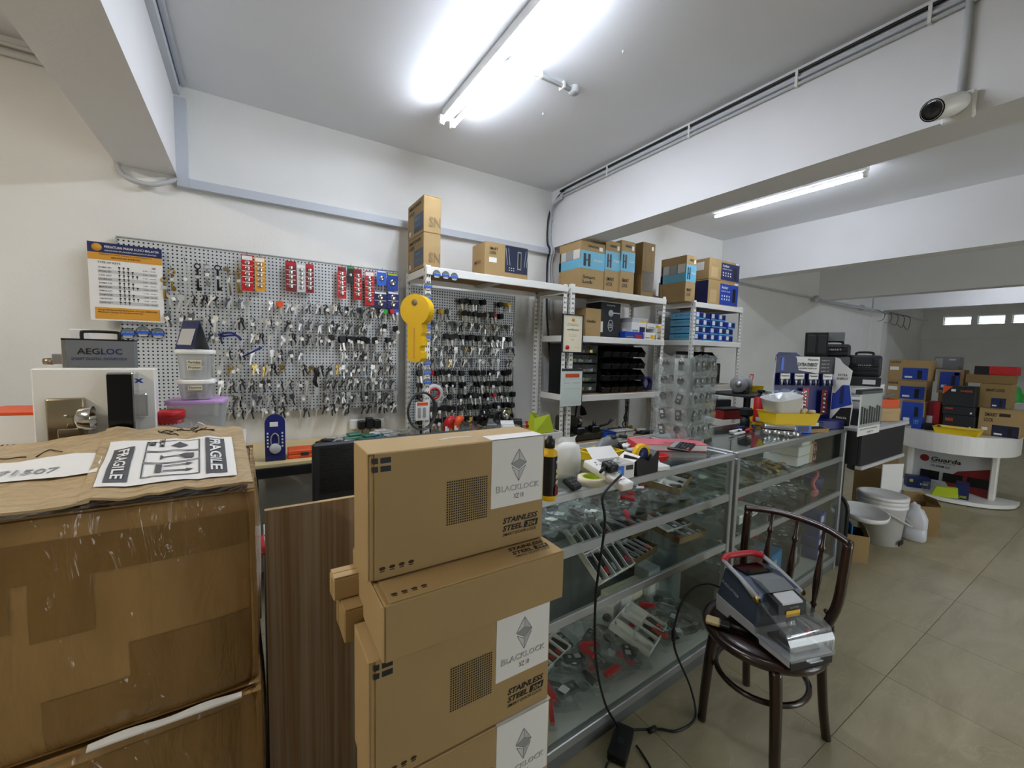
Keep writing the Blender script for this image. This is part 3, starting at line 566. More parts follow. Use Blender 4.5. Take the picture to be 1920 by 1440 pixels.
for c_, k in (('red', 'red'), ('green', 'green'), ('blue', 'bright_blue'), ('orange', 'orange'), ('yellow', 'yellow')): KM[c_] = key_mesh('car').mesh('key_blank', [k, 'nickel_key'])
tg = MB(); tg.box(-.007, -.001, -.03, .007, 0, -.014); TAG = tg.mesh('price_tag', 'paper')
ORD = ['first', 'second', 'third', 'fourth', 'fifth', 'sixth', 'seventh', 'eighth', 'ninth', 'tenth', 'eleventh', 'twelfth', 'thirteenth', 'fourteenth', 'fifteenth']
def nth(n): return ORD[n-1] if n <= 15 else '%d%s' % (n, 'th' if 10 < n % 100 < 14 else {1: 'st', 2: 'nd', 3: 'rd'}.get(n % 10, 'th'))
WORD = {'single': 'single silver key blank', 'pair': 'two silver key blanks', 'square': 'square-headed key blanks', 'bunch': 'fan of four key blanks', 'long': 'long silver key blank', 'brass': 'brass key blanks', 'car': 'black-headed car keys', 'steel': 'dull steel key blanks', 'red': 'red-headed keys', 'green': 'green-headed keys', 'blue': 'blue-headed keys', 'orange': 'orange-headed keys', 'yellow': 'yellow-headed keys'}
hook_n = 0
def hang_key(pb, Y, x, z, kind, row, n, board, tagged):
    global hook_n
    link('peg_hook', HOOK, pb, (x-pb.location.x, 0, z-pb.location.z+.002))
    o = link('car_key' if kind in ('car', 'red', 'green', 'blue', 'orange', 'yellow') else 'key_blank', KM[kind], None, (x, Y-.012, z-.0015))
    o.rotation_euler = (random.uniform(-.1, .05), random.uniform(-.14, .14), random.uniform(-.5, .3)); s = random.uniform(1.1, 1.35)*(1.12 if kind == 'car' else 1); o.scale = (s, s, s)
    tag(o, '%s on %s, row %s from top, %s from left' % (WORD[kind], board, ORD[row], nth(n)), 'key', 'keys on the ' + board)
    if tagged: t = link('price_tag', TAG, o, (random.uniform(-.004, .006), -.042, random.uniform(-.012, .0))); t.rotation_euler = (0, random.uniform(-.4, .4), 0)
# rows of the wide board (heights read off the board), left part sparse, right part dense
def board_z(px, py): return P(px, py, Y=YP-.03).z
rows = [board_z(500, 563), board_z(500, 597), board_z(500, 625), board_z(500, 656), board_z(500, 684), board_z(500, 712), board_z(500, 740), board_z(500, 764)]
for ri, z in enumerate(rows):
    x = -.385 if ri < 2 else (-.30 if ri < 3 else -.16); n = 0
    while x < px1-.02:
        frac = (x+.4)/(px1+.4); dense = frac > .62
        skip = (ri == 3 and .3 < x < .52) or random.random() < .05
        if not skip:
            n += 1
            kind = random.choice(['single', 'pair', 'square', 'bunch', 'pair', 'long', 'steel'] if not dense else ['bunch', 'bunch', 'square', 'steel', 'pair', 'long'])
            if ri == 2 and x > .44 and x < .84: kind = 'car'
            if ri == 1 and x > .8: kind = 'car'
            if ri == 0 and x > px1-.13: kind = ['green', 'red', 'blue'][min(2, int((x-(px1-.13))/.045))]
            if ri == 0 and abs(x-.17) < .03: kind = 'orange'
            if ri in (4,) and random.random() < .2: kind = 'brass'
            hang_key(pb1, YP, x, z+random.uniform(-.006, .004), kind, ri+1, n, 'wide pegboard', random.random() < .55)
        x += random.uniform(.036, .043) if dense else random.uniform(.05, .058)
# big special keys in the top left of the wide board
def odd_key(label, px, py0, py1, kind):
    a = P(px, py0, Y=YP-.03); b_ = P(px, py1, Y=YP-.03); L = a.z-b_.z; r = thing('specialty_key', label, 'key', (a.x, YP-.035, a.z), 0, 'specialty keys at the top left of the wide pegboard')
    link('peg_hook', HOOK, pb1, (a.x-pb1.location.x, 0, a.z-pb1.location.z+.002)); b = MB()
    m = {'brass': 'brass', 'tube': 'steel', 'black': 'black', 'wire': 'steel', 'lever': 'satin_nickel'}[kind]
    if kind == 'wire': b.tube(smooth_path([(0, 0, 0), (.008, 0, -L*.3), (.006, 0, -L*.8), (.02, 0, -L)], 5), .0022, 6)
    elif kind == 'lever': b.tube([(0, 0, -.01), (.012, 0, -L)], .005, 8); b.rbox(-.022, -.01, -.022, .008, .01, 0, .003)
    else:
        b.tube([(.014*math.cos(t), 0, -.014+.014*math.sin(t)) for t in [i*math.pi/6 for i in range(12)]], .0035, 6, closed=True); b.tube([(0, 0, -.028), (0, 0, -L)], .005 if kind != 'black' else .006, 8)
        b.box(0, -.002, -L, .018, .002, -L+.02); b.box(-.006, -.004, -L*.45, .006, .004, -L*.36)
    b.build('shaft', m, r)
    t = MB(); t.box(-.009, -.009, -L*.5-.008, .009, -.008, -L*.5+.01); t.build('price_tag', 'paper' if kind in ('tube', 'wire') else 'light_grey', r)
for (l, px, a, b_, k) in (('brass padlock key hanging just right of the price poster', 308, 520, 560, 'brass'), ('brass key with a tag beside the poster top right', 322, 505, 545, 'brass'), ('thin bent wire pick in the top row', 347, 490, 558, 'wire'), ('black rod key in the top row', 370, 495, 545, 'black'), ('silver barrel key with a red-marked tag', 388, 496, 536, 'tube'), ('black lever key with a square bit', 408, 498, 545, 'black'), ('steel key with a block head', 427, 502, 553, 'lever'), ('old brass lever key left of the red battery cards', 447, 505, 550, 'brass')): odd_key(l, px, a, b_, k)
# the small board: denser, mostly black heads
zt = P(880, 562, Y=3.0).z; zbm = P(880, 780, Y=3.0).z; R2 = 11
for ri in range(R2):
    z = zt+(zbm-zt)*ri/(R2-1); x = 1.06; n = 0
    while x < 1.9:
        dark = ri in (1, 3, 6, 7, 8, 9, 10) and (ri != 1 or 1.4 < x < 1.75) and not (ri == 3 and x < 1.25)
        skip = (ri == 0 and (x < 1.38 or 1.6 < x < 1.72 or x > 1.84)) or (ri == 1 and 1.75 < x) or random.random() < .06
        if not skip:
            n += 1; kind = 'car' if (dark and random.random() < .85) or (ri == 0) else random.choice(['bunch', 'steel', 'square', 'pair', 'long'])
            if random.random() < .03: kind = random.choice(['yellow', 'brass', 'red'])
            hang_key(pb2, 3.02, x, z+random.uniform(-.005, .004), kind, ri+1, n, 'rack pegboard', random.random() < .22)
        x += random.uniform(.04, .046)
# ------------------------------------------------------------------ battery cards on the wide board
def battery_card(label, rc, base, cells, band=None, Y=YP-.05):
    z5 = [280+rc[0]/3.79, 420+rc[1]/3.79, 280+rc[2]/3.79, 420+rc[3]/3.79]; xa = P(z5[0], z5[3], Y=Y).x; xb = P(z5[2], z5[3], Y=Y).x; xm = (z5[0]+z5[2])/2; zt_ = P(xm, z5[1], Y=Y).z; zb_ = P(xm, z5[3], Y=Y).z
    w = xb-xa; h = zt_-zb_; r = thing('battery_card', label, 'batteries', ((xa+xb)/2, Y, zb_), random.uniform(-.08, .04), 'battery cards on the wide pegboard'); F = Face('F', w, .002, h)
    b = MB(); b.rbox(-w/2, 0, 0, w/2, .002, h, .0008); b.build('card', base, r); link('peg_hook', HOOK, pb1, ((xa+xb)/2-pb1.location.x, 0, zt_-pb1.location.z))
    F.patch(r, 'header', .06, .86, .94, .97, band or 'paper'); 
    for k in range(cells):
        z = h*(.08+.78*(k+.5)/cells); rr = min(w*.27, h*.78/cells*.42)
        b = MB(); b.lathe([(0, .006), (rr*.8, .006), (rr, .004), (rr, 0)], 14, 0, XF((0, -.0005, z)) @ Matrix.Rotation(math.pi/2, 4, 'X')); b.build('coin_cell', 'chrome', r)
        if k: b = MB(); b.box(-w*.44, -.0012, z-h*.39/cells-.0015, w*.44, 0, z-h*.39/cells+.0015); b.build('perforation', 'paper', r)
    return r
for i, (l, rc, base, n, bd) in enumerate([('red card of five coin cells, first in the upper row', (658, 220, 742, 475), 'red', 5, 'paper'), ('red and gold coin cell card beside the first red one', (752, 235, 826, 478), 'gold_print', 5, 'paper'), ('black and red coin cell card in the middle group', (970, 265, 1046, 480), 'dark_red', 5, 'red'), ('white coin cell card in the middle group', (1050, 285, 1112, 485), 'light_grey', 5, 'paper'), ('pale red coin cell card ending the middle group', (1114, 285, 1170, 490), 'dark_red', 5, 'red'), ('narrow red coin cell card left of the green pack', (1340, 305, 1400, 530), 'red', 5, 'dark_red'), ('narrow red coin cell card right of the green pack', (1456, 320, 1510, 540), 'red', 5, 'dark_red'), ('tall red card of silver cells near the rack', (1533, 335, 1598, 580), 'red', 5, 'paper')]): battery_card(l, rc, base, n, bd)
for (l, rc, base, n, bd) in [('green and black battery pack between two red cards', (1405, 300, 1455, 420), 'black', 1, 'green'), ('blue battery pack at the top right corner', (1618, 330, 1684, 435), 'bright_blue', 1, 'paper'), ('green and blue battery pack at the right edge', (1690, 350, 1768, 475), 'blue', 1, 'lime'), ('navy and white battery blister, left of two', (1597, 480, 1688, 600), 'navy', 2, 'paper'), ('navy and white battery blister, right of two', (1692, 480, 1775, 605), 'deep_blue', 2, 'paper')]: battery_card(l, rc, base, n, bd)
# blue lanyard looped on the board, and a blue pen key below it
b = MB(); b.tube(smooth_path([P(409, 628, Y=2.98), P(425, 624, Y=2.97), P(440, 626, Y=2.96), P(452, 638, Y=2.97), P(446, 630, Y=2.965), P(430, 629, Y=2.96), P(412, 632, Y=2.97)], 6), .006, 6); tag(b.build('lanyard', 'deep_blue'), 'blue lanyard hooked over the wide pegboard', 'lanyard')
b = MB(); b.tube([P(455, 669, Y=2.97), P(491, 651, Y=2.96)], [.004, .007], 8); tag(b.build('pen', 'deep_blue'), 'blue pen hanging slanted below the lanyard', 'pen')
b = MB(); b.tube(smooth_path([P(592, 690, Y=2.98), P(594, 700, Y=2.97), P(590, 715, Y=2.97), P(596, 726, Y=2.98)], 4), [.012, .016, .016, .016, .014, .012, .01, .012, .014, .014, .012, .008, .004], 7); tag(b.build('key_pouch', 'black'), 'black leather key pouch hanging low on the wide pegboard', 'pouch')
# ------------------------------------------------------------------ price poster
a0 = P(157, 437, Y=2.99); a1 = P(301, 475, Y=2.99); b0 = P(167, 597, Y=3.0); zt_, zb_ = (a0.z+a1.z)/2, b0.z-.005
w = a1.x-a0.x; h = zt_-zb_; po = thing('price_poster', 'key price list poster with blue header and orange bands', 'poster', ((a0.x+a1.x)/2, 3.03, zb_)); F = Face('F', w, .004, h)
b = MB(); b.box(-w/2, 0, 0, w/2, .004, h); b.build('sheet', 'paper', po)
F.patch(po, 'header_band', 0, .87, 1, 1, 'navy'); F.patch(po, 'orange_band', 0, .78, 1, .87, 'gold_print'); F.patch(po, 'orange_band', .06, .02, .94, .17, 'gold_print')
F.text(po, [('PERSATUAN PAKAR KUNCI MALAYSIA', .22, .935, .74, .03), ('ASSOCIATION OF LOCKSMITH SPECIALISTS OF MALAYSIA', .22, .895, .7, .015)], 'paper', .01)
F.text(po, [('HARGA KUNCI YANG DICADANGKAN', .15, .845, .7, .014), ('SENARAI HARGA', .3, .805, .4, .022), ('TYPE OF KEYS', .12, .735, .3, .025), ('RM', .85, .715, .05, .02), ('Harga Minimum Perkhidmatan Di Luar (RM50.00)', .1, .125, .8, .022), ('Minimum Charge for Outdoor Service', .1, .095, .6, .022)], 'ink', .008)
b = MB(); b.lathe([(0, .0022), (.02, .0022), (.02, .001)], 20, 0, XF((-w/2+.036, 0, h*.935)) @ Matrix.Rotation(math.pi/2, 4, 'X')); em = b.build('emblem', 'gold_print', po)
kb = MB(); rows_t = ['NORMAL KEY', 'SPECIAL KEY', 'CAR KEY', 'DOUBLE KEY', 'NORMAL CAR', 'MOTOR KEY', 'DIMPLE KEY', 'TUBULAR', 'CROSS KEY', 'SAFE KEY']
for k in range(10):
    v = .675-k*.05
    if k % 2: F.patch(po, 'grey_row', .12, v-.012, .92, v+.03, 'light_grey', .0008)
    put_text(kb, rows_t[k], F.T, .13*w, v*h, .17*w, .018*h, .006, 0, 0, .002); put_text(kb, '%d.00 - %d0.00' % (5+k, 1+k), F.T, .72*w, v*h, .18*w, .014*h, .006, 0, 0, .002)
    for q in range(3+(k % 3)):
        x = (.4+q*.06)*w; kb.box(x-.0012, v*h-.004, 0, x+.0012, v*h+.008, .002, 0, F.T); kb.box(x-.004, v*h+.006, 0, x+.004, v*h+.012, .002, 0, F.T)
kb.build('price_rows', 'ink', po)
# ------------------------------------------------------------------ round stickers
def sticker(label, x, y, z, rad, rz=0, nrm='F'):
    r = thing('round_sticker', label, 'sticker', (x, y, z), rz, 'round key-shop stickers'); T = Matrix.Rotation(math.pi/2, 4, 'X')
    b = MB(); b.lathe([(0, .001), (rad, .001), (rad, 0)], 24, 0, T); d = b.build('disc', 'navy', r)
    def band(z0, z1, m, nm):
        b = MB(); n = 8; pts = [(-math.sqrt(max(rad*rad*.85-zz*zz, 0)), zz) for zz in [z0+(z1-z0)*i/n for i in range(n+1)]]; pts = pts + [(-x_, zz) for x_, zz in reversed(pts)]; b.prism(pts, .001, .0016, 0, T); b.build(nm, m, r)
    band(-rad*.3, rad*.12, 'bright_blue', 'band'); band(rad*.3, rad*.85, 'sticker_green', 'green_field'); band(-rad*.85, -rad*.55, 'light_grey', 'foot_band')
    b = MB(); put_text(b, 'KEY SERVICE', frame((-rad*.8, -.0018, rad*.13), (1, 0, 0), (0, 0, 1)), 0, 0, rad*1.6, rad*.16, .01); put_text(b, 'LOCKSMITH', frame((-rad*.7, -.0018, -rad*.5), (1, 0, 0), (0, 0, 1)), 0, 0, rad*1.4, rad*.15, .01); b.build('lettering', 'paper', r)
for i, (px, py) in enumerate(((240, 625), (268, 622), (296, 625))):
    v = P(px, py, Y=3.045); sticker('%s of three round blue stickers under the price poster' % ('leftmost', 'middle', 'rightmost')[i], v.x, 3.045, v.z, .03)
# ================================================================== white boltless racks
SL = MB()
def post_mesh(h, sx, sy):
    b = MB(); t = .002; w = .036
    b.box(0 if sx > 0 else -w, 0, 0, w if sx > 0 else 0, t, h); b.box(0 if sx > 0 else -t, t if sy > 0 else -w+t, 0, t if sx > 0 else 0, w if sy > 0 else 0, h)
    return b.mesh('post', 'rack_white')
def slots_mesh(h, sx, sy):
    b = MB(); w = .036; k = 0
    z = .03
    while z < h-.03:
        for c_ in (.011, .025):
            x = c_ if sx > 0 else -c_; b.box(x-.0032, -.0006, z, x+.0032, 0, z+.016 if k % 2 else z+.013); 
        z += .038; k += 1
    return b.mesh('slot_holes', 'hole_dark')
def rack(label, x0, x1, yf, yr, h, levels, name='storage_rack'):
    r = thing(name, label, 'shelf rack', (x0, yf, 0), 0, 'white boltless racks'); w = x1-x0; d = yr-yf
    for (px, py, sx, sy) in ((0, 0, 1, 1), (w, 0, -1, 1), (0, d, 1, -1), (w, d, -1, -1)):
        o = link('post', post_mesh(h, sx, sy), r, (px, py if sy > 0 else py-.002, 0)); s = link('slot_holes', slots_mesh(h, sx, sy), o); s['kind'] = 'stuff'
        sd = MB(); z = .03
        while z < h-.03: sd.box(-.0006 if sx > 0 else 0, (.018 if sy > 0 else -.022), z, 0 if sx > 0 else .0006, (.024 if sy > 0 else -.016), z+.015); z += .038
        s = sd.build('slot_holes', 'hole_dark', o); s['kind'] = 'stuff'
    for z in levels:
        bh = .052
        for nm, (a, c_, e, f_) in (('front_beam', (.003, -.012, w-.003, .0)), ('rear_beam', (.003, d, w-.003, d+.01)), ('side_beam', (.003, .004, .012, d-.004)), ('side_beam', (w-.012, .004, w-.003, d-.004))):
            b = MB(); b.rbox(a, c_, z-bh, e, f_, z, .003); b.build(nm, 'rack_white', r)
        b = MB(); b.box(.012, .002, z-.016, w-.012, d-.002, z-.004); b.build('shelf_board', 'particle_board', r)
        b = MB(); b.box(w*.5-.02, .002, z-.04, w*.5+.02, d-.002, z-.017); b.build('shelf_brace', 'rack_white', r)
    return r
YRF, YRR = 2.6, 3.02
Z_M2, Z_T2, Z_L2, ZT = 1.645, 1.15, .74, 2.035
rack('white slotted rack in front of the car-key pegboard', .964, 2.145, YRF, 2.995, ZT+.01, [ZT, .86])
rack('white slotted rack carrying the drawer cabinet and black bins', 2.19, 3.355, YRF, YRR, ZT+.02, [ZT, Z_M2, Z_T2, Z_L2])
rack('short white slotted rack loaded with small blue boxes', 3.74, 4.61, 2.56, YRR, ZT+.02, [ZT+.005, 1.66, 1.2, .7])
# stickers on the first rack
for i, (px, py) in enumerate(((819, 514), (836, 516), (852, 519))):
    v = P(px, py, Y=2.585); sticker('%s of three round stickers on the top beam of the first rack' % ('left', 'middle', 'right')[i], v.x, 2.5865, v.z, .027)
for i, (px, py) in enumerate(((804, 537), (803, 558), (803, 600), (802, 613), (802, 632), (802, 681), (802, 699), (802, 717))):
    v = P(px, py, Y=2.59); sticker('round sticker on the first rack post, %s from the top' % ORD[i], .964+.018, 2.5985, v.z, .027, nrm='p')
# ================================================================== boxes on the racks
mat('kraft_print', '8A744E', .8)
# two tall smart door lock boxes stacked at the left end
X0 = P(794, 470, Y=2.63).x; X1 = P(826, 470, Y=2.63).x; YB = P(765, 470, X=X0).y; zz = [P(794, 503, Y=2.63).z, P(794, 434, Y=2.63).z, P(794, 364, Y=2.63).z]
for k in range(2):
    h = (zz[2]-zz[1]) if k else (zz[1]-ZT-.0); w = X1-X0; d = min(YB-2.63, .38); r = carton('smart_lock_box', 'tall smart door lock box, %s of the two stacked on the rack end' % ('upper' if k else 'lower'), ((X0+X1)/2, 2.63, zz[1]+.0008 if k else ZT), w, d, h, group='tall smart lock boxes on the rack')
    L = Face('L', w, d, h); F = Face('F', w, d, h)
    L.text(r, [('SMART DOOR', .1, .8, .75, .1), ('LOCK', .1, .64, .36, .1)], 'ink_brown', .02); L.patch(r, 'blue_label', .42, .1, .98, .58, 'dark_blue_label'); L.patch(r, 'white_sticker', .06, .08, .2, .22, 'paper')
    L.text(r, [('SMART', .5, .42, .3, .07), ('DOOR LOCK', .5, .25, .3, .05)], 'sky_blue', .01)
    F.text(r, [('SN', .3, .16, .68, .28)], 'kraft_print', .03)
# box lying behind the front beam
z_ = ZT; X0 = P(909, 500, Y=2.64).x; X1 = P(990, 500, Y=2.64).x; h = P(950, 459, Y=2.64).z-ZT
r = carton('smart_lock_box', 'kraft smart lock box with dark picture label alone on the first rack', ((X0+X1)/2, 2.64, ZT), X1-X0, .2, h, group='smart lock boxes on the racks'); w = X1-X0
F = Face('F', w, .2, h); F.patch(r, 'picture_label', .45, .18, .98, .98, 'dark_blue_label')
F.text(r, [('SMART', .1, .78, .18, .08), ('LOCK', .1, .66, .14, .08)], 'ink', .02); F.patch(r, 'white_sticker', .09, .42, .26, .56, 'paper')
b = MB(); b.box(.74*w, .3*h, 0, .83*w, .85*h, .002, 0, F.T); b.box(.755*w, .34*h, 0, .815*w, .81*h, .003, 1, F.T)
for s, x in ((1, .5), (1, .56), (-1, .9), (-1, .95)): b.add([(x*w, .4*h, .0016), (x*w+.003, .4*h, .0016), ((x-.04*s)*w+.003, .9*h, .0016), ((x-.04*s)*w, .9*h, .0016)], [(0, 1, 2, 3)], 2, F.T)
for k in range(6): b.box((.54+.05*(k % 3))*w, (.24+.07*(k//3))*h, 0, (.565+.05*(k % 3))*w, (.27+.07*(k//3))*h, .0016, 2, F.T)
b.build('label_print', ['grey_plastic', 'black', 'light_grey'], r); Face('L', w, .2, h).text(r, [('SMART LOCK', .2, .4, .5, .1)], 'ink_brown', .01)
# blue-banded boxes
def banded(label, x0, x1, pt, pb, Y, d, zb, sidepix=False, lock2=True, title='Smart', group='blue-banded lock boxes'):
    X0 = P(x0, (pt+pb)/2, Y=Y).x; X1 = P(x1, (pt+pb)/2, Y=Y).x; h = P(x0, pt, Y=Y).z-zb; w = X1-X0
    r = carton('lock_box', label, ((X0+X1)/2, Y, zb), w, d, h, group=group, m='kraft'); F = Face('F', w, d, h); L = Face('L', w, d, h)
    F.patch(r, 'blue_band', 0, .43, 1, .8, 'sky_blue'); F.text(r, [('KAADAS', .3, .88, .42, .05)], 'ink', .02); F.patch(r, 'sticker', .76, .84, .9, .92, 'paper')
    F.text(r, [(title, .12, .22, .5, .07), ('LOCK' if title == 'SMART' else 'Lock', .12, .12, .4, .07)], 'ink', .008); F.text(r, [('K9 Series', .55, .6, .35, .05)], 'paper', .006)
    b = MB()
    for x in (.12, .3): b.rbox(x*w, .48*h, 0, (x+.1)*w, .74*h, .004, .002, 0, F.T)
    b.box(.22*w, .6*h, 0, .3*w, .62*h, .003, 0, F.T); b.build('lock_picture', 'dark_grey', r)
    L.patch(r, 'blue_band', 0, .43, 1, .62, 'sky_blue'); 
    for k in range(3): L.patch(r, 'photo_print', .06+.31*k, .63, .34+.31*k, .82, ('light_grey', 'grey_plastic', 'paper_shade')[k])
    return r
banded('wide blue-banded lock box, leftmost on the second rack', 1088, 1133.5, 449, 543, 2.63, .28, ZT)
banded('narrow blue-banded lock box second from left on the second rack', 1134.5, 1163, 449, 547, 2.63, .3, ZT, title='SMART')
banded('narrow blue-banded lock box third from left on the second rack', 1164, 1190, 449, 549, 2.62, .3, ZT, title='SMART')
X0 = P(1204, 500, Y=2.63).x; X1 = P(1227.5, 500, Y=2.63).x; h = P(1215, 455, Y=2.63).z-ZT
r = carton('plain_box', 'plain tall kraft box with bubble wrap beside the blue-banded ones', ((X0+X1)/2, 2.63, ZT), X1-X0, .3, h, m='kraft_dark'); w = X1-X0; F = Face('F', w, .3, h)
b = MB(); b.rbox(.08*w, .1*h, 0, .95*w, .48*h, .006, .002, 0, F.T); b.build('plastic_pouch', 'bag', r); F.patch(r, 'sticker', .7, .87, .85, .94, 'paper')
b = MB()
for (a, c_, e, f_) in ((.25, .52, .75, .525), (.25, .85, .75, .855), (.25, .52, .27, .855), (.73, .52, .75, .855)): b.box(a*w, c_*h, 0, e*w, f_*h, .001, 0, F.T)
b.build('outline_print', 'kraft_print', r)
Z3 = ZT+.005
banded('blue-banded lock box on the short rack', 1286, 1304.5, 477, 568, 2.59, .3, Z3, title='SMART')
r = carton('plain_box', 'small plain kraft box half hidden behind the short rack boxes', (3.79, 2.895, Z3), .09, .11, .24, m='kraft_dark')
for k in range(2):
    X0 = P(1329, 520, Y=2.59).x; X1 = P(1386, 520, Y=2.59).x; w = X1-X0; zs = [Z3, P(1330, 522, Y=2.59).z, P(1330, 482, Y=2.59).z]; h = zs[k+1]-zs[k]-.001; d = .24
    r = carton('lock_box', 'dark blue labelled lock box, %s of two on the short rack' % ('upper' if k else 'lower'), ((X0+X1)/2, 2.59, zs[k]), w, d, h, group='dark blue labelled boxes on the short rack'); F = Face('F', w, d, h); L = Face('L', w, d, h)
    F.patch(r, 'blue_label', .38, .06, .99, .9, 'blue' if k == 0 else 'navy'); F.text(r, [('Amber', .42, .7, .22, .12), ('smart lock', .42, .58, .3, .06)], 'paper', .01); F.patch(r, 'sticker', .86, .92, .97, .99, 'paper')
    b = MB()
    for q in range(8): b.box((.44+.08*(q % 4))*w, (.25+.13*(q//4))*h, 0, (.47+.08*(q % 4))*w, (.32+.13*(q//4))*h, .002, 0, F.T)
    b.build('icon_print', 'paper', r); b = MB(); b.rbox(.8*w, .2*h, 0, .9*w, .75*h, .004, .002, 0, F.T); b.build('lock_picture', 'black', r)
    L.patch(r, 'white_sticker' if k else 'blue_label', .3 if k else 0, .45 if k else 0, .75 if k else 1, .85 if k else .95, 'paper' if k else 'navy'); F.patch(r, 'white_sticker', .06, .1, .28, .6, 'kraft_light')
# ------------------------------------------------------------------ middle shelf of the second rack
zb = Z_M2; X0 = P(1098, 600, Y=2.66).x; X1 = P(1127, 600, Y=2.66).x; h = P(1110, 578, Y=2.66).z-zb
r = carton('lock_box', 'plain kraft box with brand name on the middle rack shelf', ((X0+X1)/2, 2.66, zb), X1-X0, .22, h, m='kraft'); Face('F', X1-X0, .22, h).text(r, [('Kaadas', .08, .5, .55, .1)], 'ink', .01)
X0 = P(1126, 600, Y=2.7).x; X1 = P(1163, 600, Y=2.7).x; h = P(1140, 567, Y=2.7).z-zb; w = X1-X0
r = carton('lock_box', 'black lock box with keypad picture on the middle rack shelf', ((X0+X1)/2, 2.7, zb), w, .2, h, m='charcoal'); F = Face('F', w, .2, h)
b = MB(); b.lathe([(0, .003), (.03, .003), (.03, 0)], 20, 0, F.T @ XF((.5*w, .7*h, 0))); b.rbox(.5*w, .69*h, 0, .95*w, .73*h, .008, .003, 0, F.T); b.build('handle_picture', 'light_grey', r)
b = MB(); b.tube([(w*.5+.03*math.cos(a), .35*h+.05*math.sin(a), .001) for a in [i*math.pi/8 for i in range(16)]], .003, 5, closed=True, T=F.T)
for q in range(9): b.box(w*.5-.017+.013*(q % 3), .35*h-.02+.015*(q//3), 0, w*.5-.009+.013*(q % 3), .35*h-.012+.015*(q//3), .002, 0, F.T)
b.build('keypad_picture', 'light_grey', r); F.text(r, [('KAADAS', .3, .9, .4, .04)], 'paper'); F.patch(r, 'white_tag', -.05, .15, .12, .45, 'paper')
def small_box(label, x0, x1, y0, y1, Y, d, m, group, zb=None, end=None, name='parts_box'):
    X0, X1, Za, Zb = fr(x0, y1, x1, y0, Y)
    if zb is not None: Zb = zb+(Zb-Za); Za = zb
    r = carton(name, label, ((X0+X1)/2, Y, Za), X1-X0, d, Zb-Za, m=m, group=group, flaps=False, seam=False); w = X1-X0; h = Zb-Za
    b = MB(); b.rbox(-w/2-.0015, -.0015, h-.004-min(.02, h*.3), w/2+.0015, d+.0015, h, .001); b.build('lid', m, r)
    F = Face('F', w, d, h); F.patch(r, 'end_label', .55, .15, .92, .62, end or 'paper', .0022); F.patch(r, 'print_strip', .06, .2, .45, .34, 'ink_soft', .0022); return r, F
zs = zb; gp = 'small boxes on the middle rack shelf'
small_box('flat blue box at the bottom of the small box stack', 1172, 1206, 619, 630, 2.64, .2, 'blue', gp, zs, 'red'); small_box('small white box to the right of the flat blue one', 1209, 1229, 618, 630, 2.64, .18, 'paper', gp, zs, 'yellow')
small_box('white box near the right post, lower one', 1231, 1243, 618, 630, 2.64, .2, 'paper', gp, zs, 'yellow'); small_box('white box near the right post, upper one', 1231, 1243, 607, 617.5, 2.64, .2, 'paper', gp, zs+.056, 'yellow')
small_box('white lock cylinder box above the flat blue one', 1184, 1212, 599, 618, 2.67, .18, 'paper', gp, zs+.05, 'navy'); small_box('long white box on top of the small box stack', 1186, 1215, 588, 598, 2.68, .2, 'light_grey', gp, zs+.135, 'yellow')
small_box('pale box at the left of the small box stack', 1166, 1183, 612, 630, 2.74, .16, 'paper_shade', gp, zs, 'light_grey'); small_box('white box lying on the right small boxes', 1214, 1243, 600, 607, 2.66, .2, 'paper', gp, zs+.107, 'yellow')
# ------------------------------------------------------------------ blue boxes of the short rack
zb = 1.66; gp = 'blue lock boxes on the short rack'
Xs = [3.80, 3.945, 4.09, 4.235, 4.38]
for row in range(4):
    for c_ in range(5):
        if row == 3 and c_ == 4: continue
        w = .135; h = .072; x = Xs[c_]+w/2+random.uniform(-.004, .006); y = 2.575+random.uniform(0, .03)
        r = carton('blue_lock_box', 'small blue lock box with white end label, row %s from the bottom, %s from left' % (ORD[row], ORD[c_]), (x, y, zb+row*(h+.0015)), w, .3, h, random.uniform(-.03, .03), 'blue' if (row+c_) % 3 else 'bright_blue', gp, flaps=False, seam=False)
        F = Face('F', w, .3, h); F.patch(r, 'end_label', .08, .3, .42, .9, 'paper'); F.patch(r, 'grey_panel', .5, .2, .92, .8, 'navy'); F.patch(r, 'foot_band', 0, 0, 1, .14, 'sky_blue')
        if c_ == 0: Face('L', w, .3, h).patch(r, 'pale_side', .02, .05, .98, .9, 'sky_blue'); Face('L', w, .3, h).text(r, [('SECURITY LOCK', .2, .4, .6, .3)], 'blue', .01)
